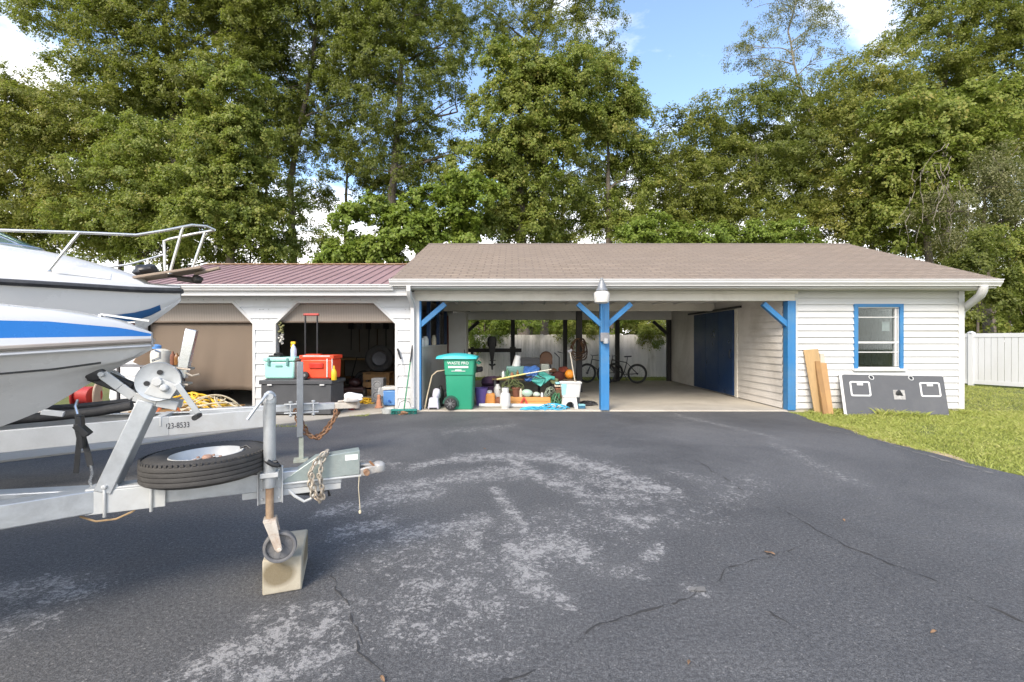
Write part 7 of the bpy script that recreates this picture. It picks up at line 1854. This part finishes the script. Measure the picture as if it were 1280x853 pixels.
tree('woodland_tree', 'feathery olive tree stepping up beside the thin see-through tree', 'yellow', 25, [(1075, 0), (1070, 160)],
     [(1060, 120, 42, 36), (1095, 150, 45, 42), (1040, 180, 45, 42), (1085, 215, 55, 45), (1045, 260, 50, 40), (1105, 90, 30, 28), (1110, 270, 45, 35)], dens=2.5, size=.17, seed=29, tr=.26)
tree('woodland_tree', 'big leaved bright tree in front of the tall dense tree at the far side', 'vine', 22, [(1160, 0), (1160, 200)],
     [(1130, 165, 48, 38), (1180, 185, 55, 42), (1150, 225, 50, 40), (1105, 225, 40, 35), (1220, 150, 45, 36), (1120, 285, 45, 30), (1250, 165, 45, 40)], dens=2.8, leafs=17, size=.22, asp=.6, droop=.6, seed=31, tr=.26)
tree('mossy_tree', 'grey green tree hung with bare pale vines above the gutter end', 'grey', 20, [(1235, 0), (1230, 240)],
     [(1220, 240, 45, 42), (1262, 225, 45, 50), (1200, 290, 38, 32), (1255, 300, 50, 45), (1290, 270, 50, 60), (1175, 265, 28, 28)], dens=2.4, leafs=16, size=.14, asp=.45, droop=.9, seed=33, tr=.22, twigs=4)
for k, (px_, lbs_, kd, lb) in enumerate((
    (-10, [(-40, 290, 80, 40), (40, 300, 60, 35), (100, 305, 50, 30)], 'vine', 'understory thicket behind the windscreen of the cabin boat'),
    (200, [(150, 305, 60, 34), (215, 300, 50, 36), (270, 312, 50, 26), (345, 315, 26, 22), (330, 290, 30, 30), (425, 318, 30, 16), (385, 316, 34, 20), (412, 300, 18, 14), (386, 288, 16, 26), (372, 255, 14, 26)], 'vine', 'understory thicket behind the anchor pulpit and maroon roof'),
    (310, [(285, 316, 50, 22), (335, 316, 36, 20), (240, 318, 40, 18)], 'vine', 'low thicket right behind the ridge of the maroon roof'),
    (640, [(600, 285, 50, 34), (660, 285, 50, 36), (720, 280, 45, 40), (770, 290, 45, 30), (715, 298, 46, 22), (690, 300, 40, 20), (740, 270, 30, 20)], 'vine', 'understory thicket at the foot of the vine draped tower'),
    (930, [(815, 290, 40, 30), (880, 285, 50, 34), (950, 285, 50, 36), (1010, 285, 45, 34)], 'oak', 'understory thicket behind the middle of the roof ridge'),
    (1130, [(1060, 285, 50, 36), (1120, 275, 45, 45), (1165, 300, 45, 45), (1110, 320, 60, 30), (1036, 292, 40, 26)], 'yellow', 'understory thicket behind the gable end of the brown roof'))):
    tree('thicket', lb, kd, 24.5, [(px_, 0), (px_ + 4, 290)], lbs_, dens=2.2, leafs=16, size=.18, seed=90 + k, tr=.12, shell=(.3, 1.1), cat='thicket', group='thickets behind the roofs')
# vine mounds and bushes just behind the roofs
tree('vine_mound', 'bright green mound of vines sloping up beside the brown roof end', 'bright', 19.5, [(475, 0), (475, 310)],
     [(470, 288, 42, 32), (440, 312, 28, 20), (460, 328, 40, 16), (425, 325, 22, 14), (515, 300, 38, 28), (540, 312, 44, 20), (552, 275, 36, 30), (590, 255, 28, 30), (500, 318, 50, 20), (560, 300, 40, 24)], dens=4.2, leafs=22, size=.19, asp=.8, droop=.5, seed=35, tr=.10, spray=.32, cat='vines', shell=(.7, 1.03))
for k, (px_, py_, rx_, ry_, lb) in enumerate(((808, 296, 34, 22, 'bright bush peeping over the ridge under the round shouldered vine tree'), (862, 300, 36, 16, 'low bright bush at the ridge under the medium green tree'), (925, 299, 38, 17, 'low bright bush at the ridge under the darker rounded tree'), (985, 301, 34, 15, 'low bright bush at the ridge below the feathery olive tree'))):
    tree('bush', lb, 'bright', 19 + .4 * k, [(px_, 0), (px_, py_ + 10)], [(px_, py_, rx_, ry_), (px_ - rx_ * .6, py_ + 12, rx_ * .7, ry_), (px_ + rx_ * .6, py_ + 12, rx_ * .7, ry_)], dens=4.0, leafs=20, size=.16, asp=.6, droop=.2, seed=40 + k, tr=.06, spray=.3, cat='bush', group='bushes behind the roof ridge', shell=(.6, 1.05))
# seen through the open carport
for k, (px_, py_, rx_, ry_, kd, lb) in enumerate(((605, 420, 34, 26, 'bright', 'big yellow green shrub spilling over the plank fence behind the outboard motor'), (665, 404, 42, 16, 'bright', 'shrub rising over the plank fence behind the black crate'), (722, 420, 24, 26, 'vine', 'shrub spilling over the plank fence behind the rope coils'), (770, 406, 34, 16, 'bright', 'shrub over the plank fence above the bicycles'), (825, 420, 26, 34, 'vine', 'vine shrub hanging down the plank fence by the store room back corner'))):
    tree('shrub', lb, kd, 18.35 + .1 * (k % 2), [(px_, 0), (px_, py_)], [(px_, py_, rx_, ry_), (px_, py_ - 18, rx_ * 1.1, ry_ * .8), (px_ + rx_ * .5, py_ - 8, rx_ * .7, ry_ * .7), (px_ - rx_ * .5, py_ - 8, rx_ * .7, ry_ * .7)], dens=6, leafs=20, size=.10, asp=.55, droop=.5, seed=50 + k, tr=.04, spray=.24, cat='shrub', group='shrubs over the plank fence', shell=(.5, 1.05), depth=.45)
# beside the vinyl fence
for k, (px_, py_, rx_, ry_, kd, lb) in enumerate(((1222, 352, 30, 48, 'dark', 'dark shrub between the white downspout and the vinyl fence'), (1262, 345, 30, 52, 'vine', 'green tangled shrub rising over the vinyl fence beside the dark shrub'), (1305, 350, 36, 60, 'oak', 'shrub over the vinyl fence at the picture edge'))):
    tree('shrub', lb, kd, 17.2, [(px_, 0), (px_, py_)], [(px_, py_, rx_, ry_), (px_ + 4, py_ + 35, rx_, ry_ * .7), (px_ - 5, py_ - 30, rx_ * .8, ry_ * .6)], dens=5, leafs=18, size=.13, asp=.6, droop=.5, seed=60 + k, tr=.07, spray=.3, cat='shrub', group='shrubs over the vinyl fence', shell=(.4, 1.05), depth=.6)
# bare hanging vines on the mossy tree
vh = thing('bare_vines', 'tangle of pale bare vines hanging from the grey green tree', 'vines', (XZ(1190, 19), 19, 3.0))
mb = MB(); rr = random.Random(17)
for k in range(18):
    x_, y_ = rr.gauss(1192, 30), rr.uniform(170, 250); q = []; dx = rr.uniform(-5, 5); dy = rr.uniform(3, 11)
    for j in range(11):
        q.append(W(x_, y_, 19.2 + rr.uniform(-.3, .3))); x_ += dx + rr.uniform(-5, 5); y_ += dy + rr.uniform(-7, 4); dx = dx * .7 + rr.uniform(-2, 2)
    mb.tube(q, [.016 - .0012 * j for j in range(11)], 5)
mb.build('stems', VINEG, vh)
# distant woods closing the horizon
g = np.random.default_rng(99); LB_ = []
for k in range(34):
    x = -75 + k * 4.6; h = 5 + 3 * g.random(); LB_.append((x, 52 + 6 * g.random(), h * .55, 4.0, 3.0, h * .62))
arr = clumps(LB_, .9, 12, .55, .6, .3, 5, 1.0)
leaf_object('far_woods', *arr, LEAF['oak']); bpy.data.objects['far_woods']['kind'] = 'stuff'
print('LEAVES', TOTAL[0])

# ------------------------------------------------------------------ grass blades and dead leaves
def blades(name, regions, seed, hh=(.025, .062)):
    g = np.random.default_rng(seed); P = []; H = []
    for (n, fx, fy, hs) in regions:
        y = fy(g.random(n)); x = fx(g.random(n), y); P.append(np.stack([x, y, np.full(n, -.02)], 1)); H.append((hh[0] + (hh[1] - hh[0]) * g.random(n)) * hs)
    P = np.concatenate(P); H = np.concatenate(H)
    patch = np.cos(P[:, 0] * 2.1 + 1) * np.cos(P[:, 1] * 1.7) + np.cos(P[:, 0] * 5.3) * np.cos(P[:, 1] * 4.1 + 2) * .6
    keep = patch + .5 * np.cos(P[:, 0] * 11) * np.cos(P[:, 1] * 13) + g.random(len(P)) * 1.6 > -.30; P = P[keep]; H = H[keep] * (1 + .25 * patch[keep].clip(-1, 1)); n = len(P)
    an = g.random(n) * 6.28; s = np.stack([np.cos(an), np.sin(an), np.zeros(n)], 1); lean = g.normal(size=(n, 3)) * .45; lean[:, 2] = 1
    w = (.0022 + .0026 * g.random(n))[:, None]
    v = np.empty((n, 4, 3), np.float32); v[:, 0] = P - s * w; v[:, 1] = P + s * w; v[:, 2] = P + s * w * .6 + lean * H[:, None] * .55; v[:, 3] = P + lean * H[:, None] * np.array([1.25, 1.25, .92])
    me = bpy.data.meshes.new(name); me.vertices.add(n * 4); me.vertices.foreach_set('co', v.reshape(-1)); me.loops.add(n * 4); me.loops.foreach_set('vertex_index', np.arange(n * 4, dtype=np.int32))
    me.polygons.add(n); me.polygons.foreach_set('loop_start', np.arange(0, n * 4, 4, dtype=np.int32)); me.polygons.foreach_set('loop_total', np.full(n, 4, np.int32))
    at_ = me.attributes.new('tint', 'FLOAT', 'POINT'); at_.data.foreach_set('value', np.repeat(np.clip(.5 + .3 * patch[keep] * .6 + .15 * g.normal(size=n), 0, 1), 4).astype(np.float32))
    me.materials.append(leaf_mat('grass_blade', [(.23, .275, .05), (.33, .375, .08), (.43, .455, .12), (.52, .47, .20)], .3)); me.update(calc_edges=True)
    o = bpy.data.objects.new(name, me); COL.objects.link(o); o['kind'] = 'stuff'; return o
ex_v = np.vectorize(edge_x)
def nearx(u, y): return ex_v(y) - .02 - .10 * (np.sin(y * 9.1) * np.sin(y * 3.7 + 1)) ** 2 + (11.0 - 5.5) * u ** 1.15
blades('grass', [
    (110000, nearx, lambda u: 4.0 + 5.33 * u, 1.0), (46000, lambda u, y: 9.45 + 8 * u, lambda u: 9.3 + 6.2 * u, .9), (3500, lambda u, y: 6.0 + 3.4 * u, lambda u: 9.05 + .3 * u, 1.8),
    (380, lambda u, y: 7.1 + .9 * u, lambda u: 8.74 + .14 * u, 2.6), (9000, lambda u, y: -2 + 8 * u, lambda u: 16.5 + 1.5 * u, 1.6), (500, lambda u, y: -3.2 + .4 * u, lambda u: 8.75 + .3 * u, 1.3), (260, lambda u, y: -4.7 + 1.2 * u, lambda u: 7.1 + 1.2 * (u * 0 + .5) , 1.0),
], 3)
for k, (px_, py_, lb) in enumerate(((606, 561.5, 'curled brown leaf on the asphalt above the pale worn patches'), (861, 829, 'orange leaf lying nearest the camera on bare asphalt'), (962, 692, 'tan leaf clump lying across the crack in the asphalt'), (1167, 791, 'small pale leaf scrap on smooth dark asphalt'), (1055, 651, 'pinkish leaf beside the long crack'), (478, 850, 'reddish leaf at the end of the short crack by the block'))):
    c = G(px_, py_, .006); mb = MB(); n_ = 7; rr = random.Random(k)
    w_ = .018 if k != 2 else .034
    rows = [[c + Matrix.Rotation(k * 1.1, 3, 'Z') @ Vector((w_ * (i / 6 - .5) * 2, s * w_ * .45 * math.sin(math.pi * (i + .35) / 6.7), .003 + .005 * abs(s) + .004 * math.sin(i * .9))) for i in range(n_)] for s in (-1, 0, 1)]
    mb.loft(rows); solo(mb, 'fallen_leaf', LEAFBR, lb, 'leaf', 'fallen leaves on the driveway', loc=tuple(c), solid=.001)

# ------------------------------------------------------------------ light, sky, camera
SUN_EL, SUN_AZ = R(40), math.atan2(-.42, -.90)          # azimuth measured from +Y towards +X
sd = Vector((math.sin(SUN_AZ) * math.cos(SUN_EL), math.cos(SUN_AZ) * math.cos(SUN_EL), math.sin(SUN_EL)))
sl_ = bpy.data.lights.new('sun', 'SUN'); sl_.energy = 1.7; sl_.angle = R(25); sl_.color = (1.0, .90, .75)
so = bpy.data.objects.new('sun', sl_); COL.objects.link(so); so.rotation_euler = (-sd).to_track_quat('-Z', 'Y').to_euler()
w = bpy.data.worlds.new('World'); scene.world = w; w.use_nodes = True
nt = w.node_tree
for n_ in list(nt.nodes): nt.nodes.remove(n_)
out = nt.nodes.new('ShaderNodeOutputWorld'); bg = N(nt, 'ShaderNodeBackground', Strength=.15)
sk = nt.nodes.new('ShaderNodeTexSky'); sk.sky_type = 'NISHITA'; sk.sun_disc = False; sk.sun_elevation = SUN_EL; sk.sun_rotation = SUN_AZ; sk.air_density = 1.0; sk.dust_density = 1.4; sk.ozone_density = 1.5
tc = nt.nodes.new('ShaderNodeTexCoord'); sx_ = nt.nodes.new('ShaderNodeSeparateXYZ'); nt.links.new(tc.outputs['Generated'], sx_.inputs[0])
# clouds: project direction on a plane overhead
zz = math_(nt, 'ADD', math_(nt, 'MAXIMUM', sx_.outputs[2], 0.0), .12)
cx = math_(nt, 'DIVIDE', sx_.outputs[0], zz); cy = math_(nt, 'DIVIDE', sx_.outputs[1], zz)
cb_ = nt.nodes.new('ShaderNodeCombineXYZ'); nt.links.new(cx, cb_.inputs[0]); nt.links.new(cy, cb_.inputs[1]); cb_.inputs[2].default_value = 3.3
nz = noise(nt, cb_.outputs[0], 1.35, 9, .58, .25)
lowc = ramp(nt, sx_.outputs[2], [(.16, (.30, .30, .30)), (.46, (0, 0, 0))])
cl = math_(nt, 'ADD', nz, lowc.outputs[0])
cm = ramp(nt, cl, [(.56, (0, 0, 0)), (.76, (.9, .9, .9))])
col = mixc(nt, cm.outputs[0], sk.outputs[0], (6.6, 6.4, 6.1))
nt.links.new(col, bg.inputs[0]); nt.links.new(bg.outputs[0], out.inputs[0])

cam = bpy.data.cameras.new('camera'); cam.lens = 16.0; cam.sensor_width = 36.0; cam.clip_end = 1000; cam.clip_start = .05
co_ = bpy.data.objects.new('camera', cam); COL.objects.link(co_); co_.location = (0, 0, CAMZ); co_.rotation_euler = (R(90), 0, 0)
scene.camera = co_
scene.view_settings.view_transform = 'Standard'; scene.view_settings.look = 'None'; scene.view_settings.gamma = 1; scene.view_settings.exposure = 1.42
scene.view_settings.use_curve_mapping = False
scene.cycles.use_denoising = True
scene.cycles.max_bounces = 8; scene.cycles.transparent_max_bounces = 8
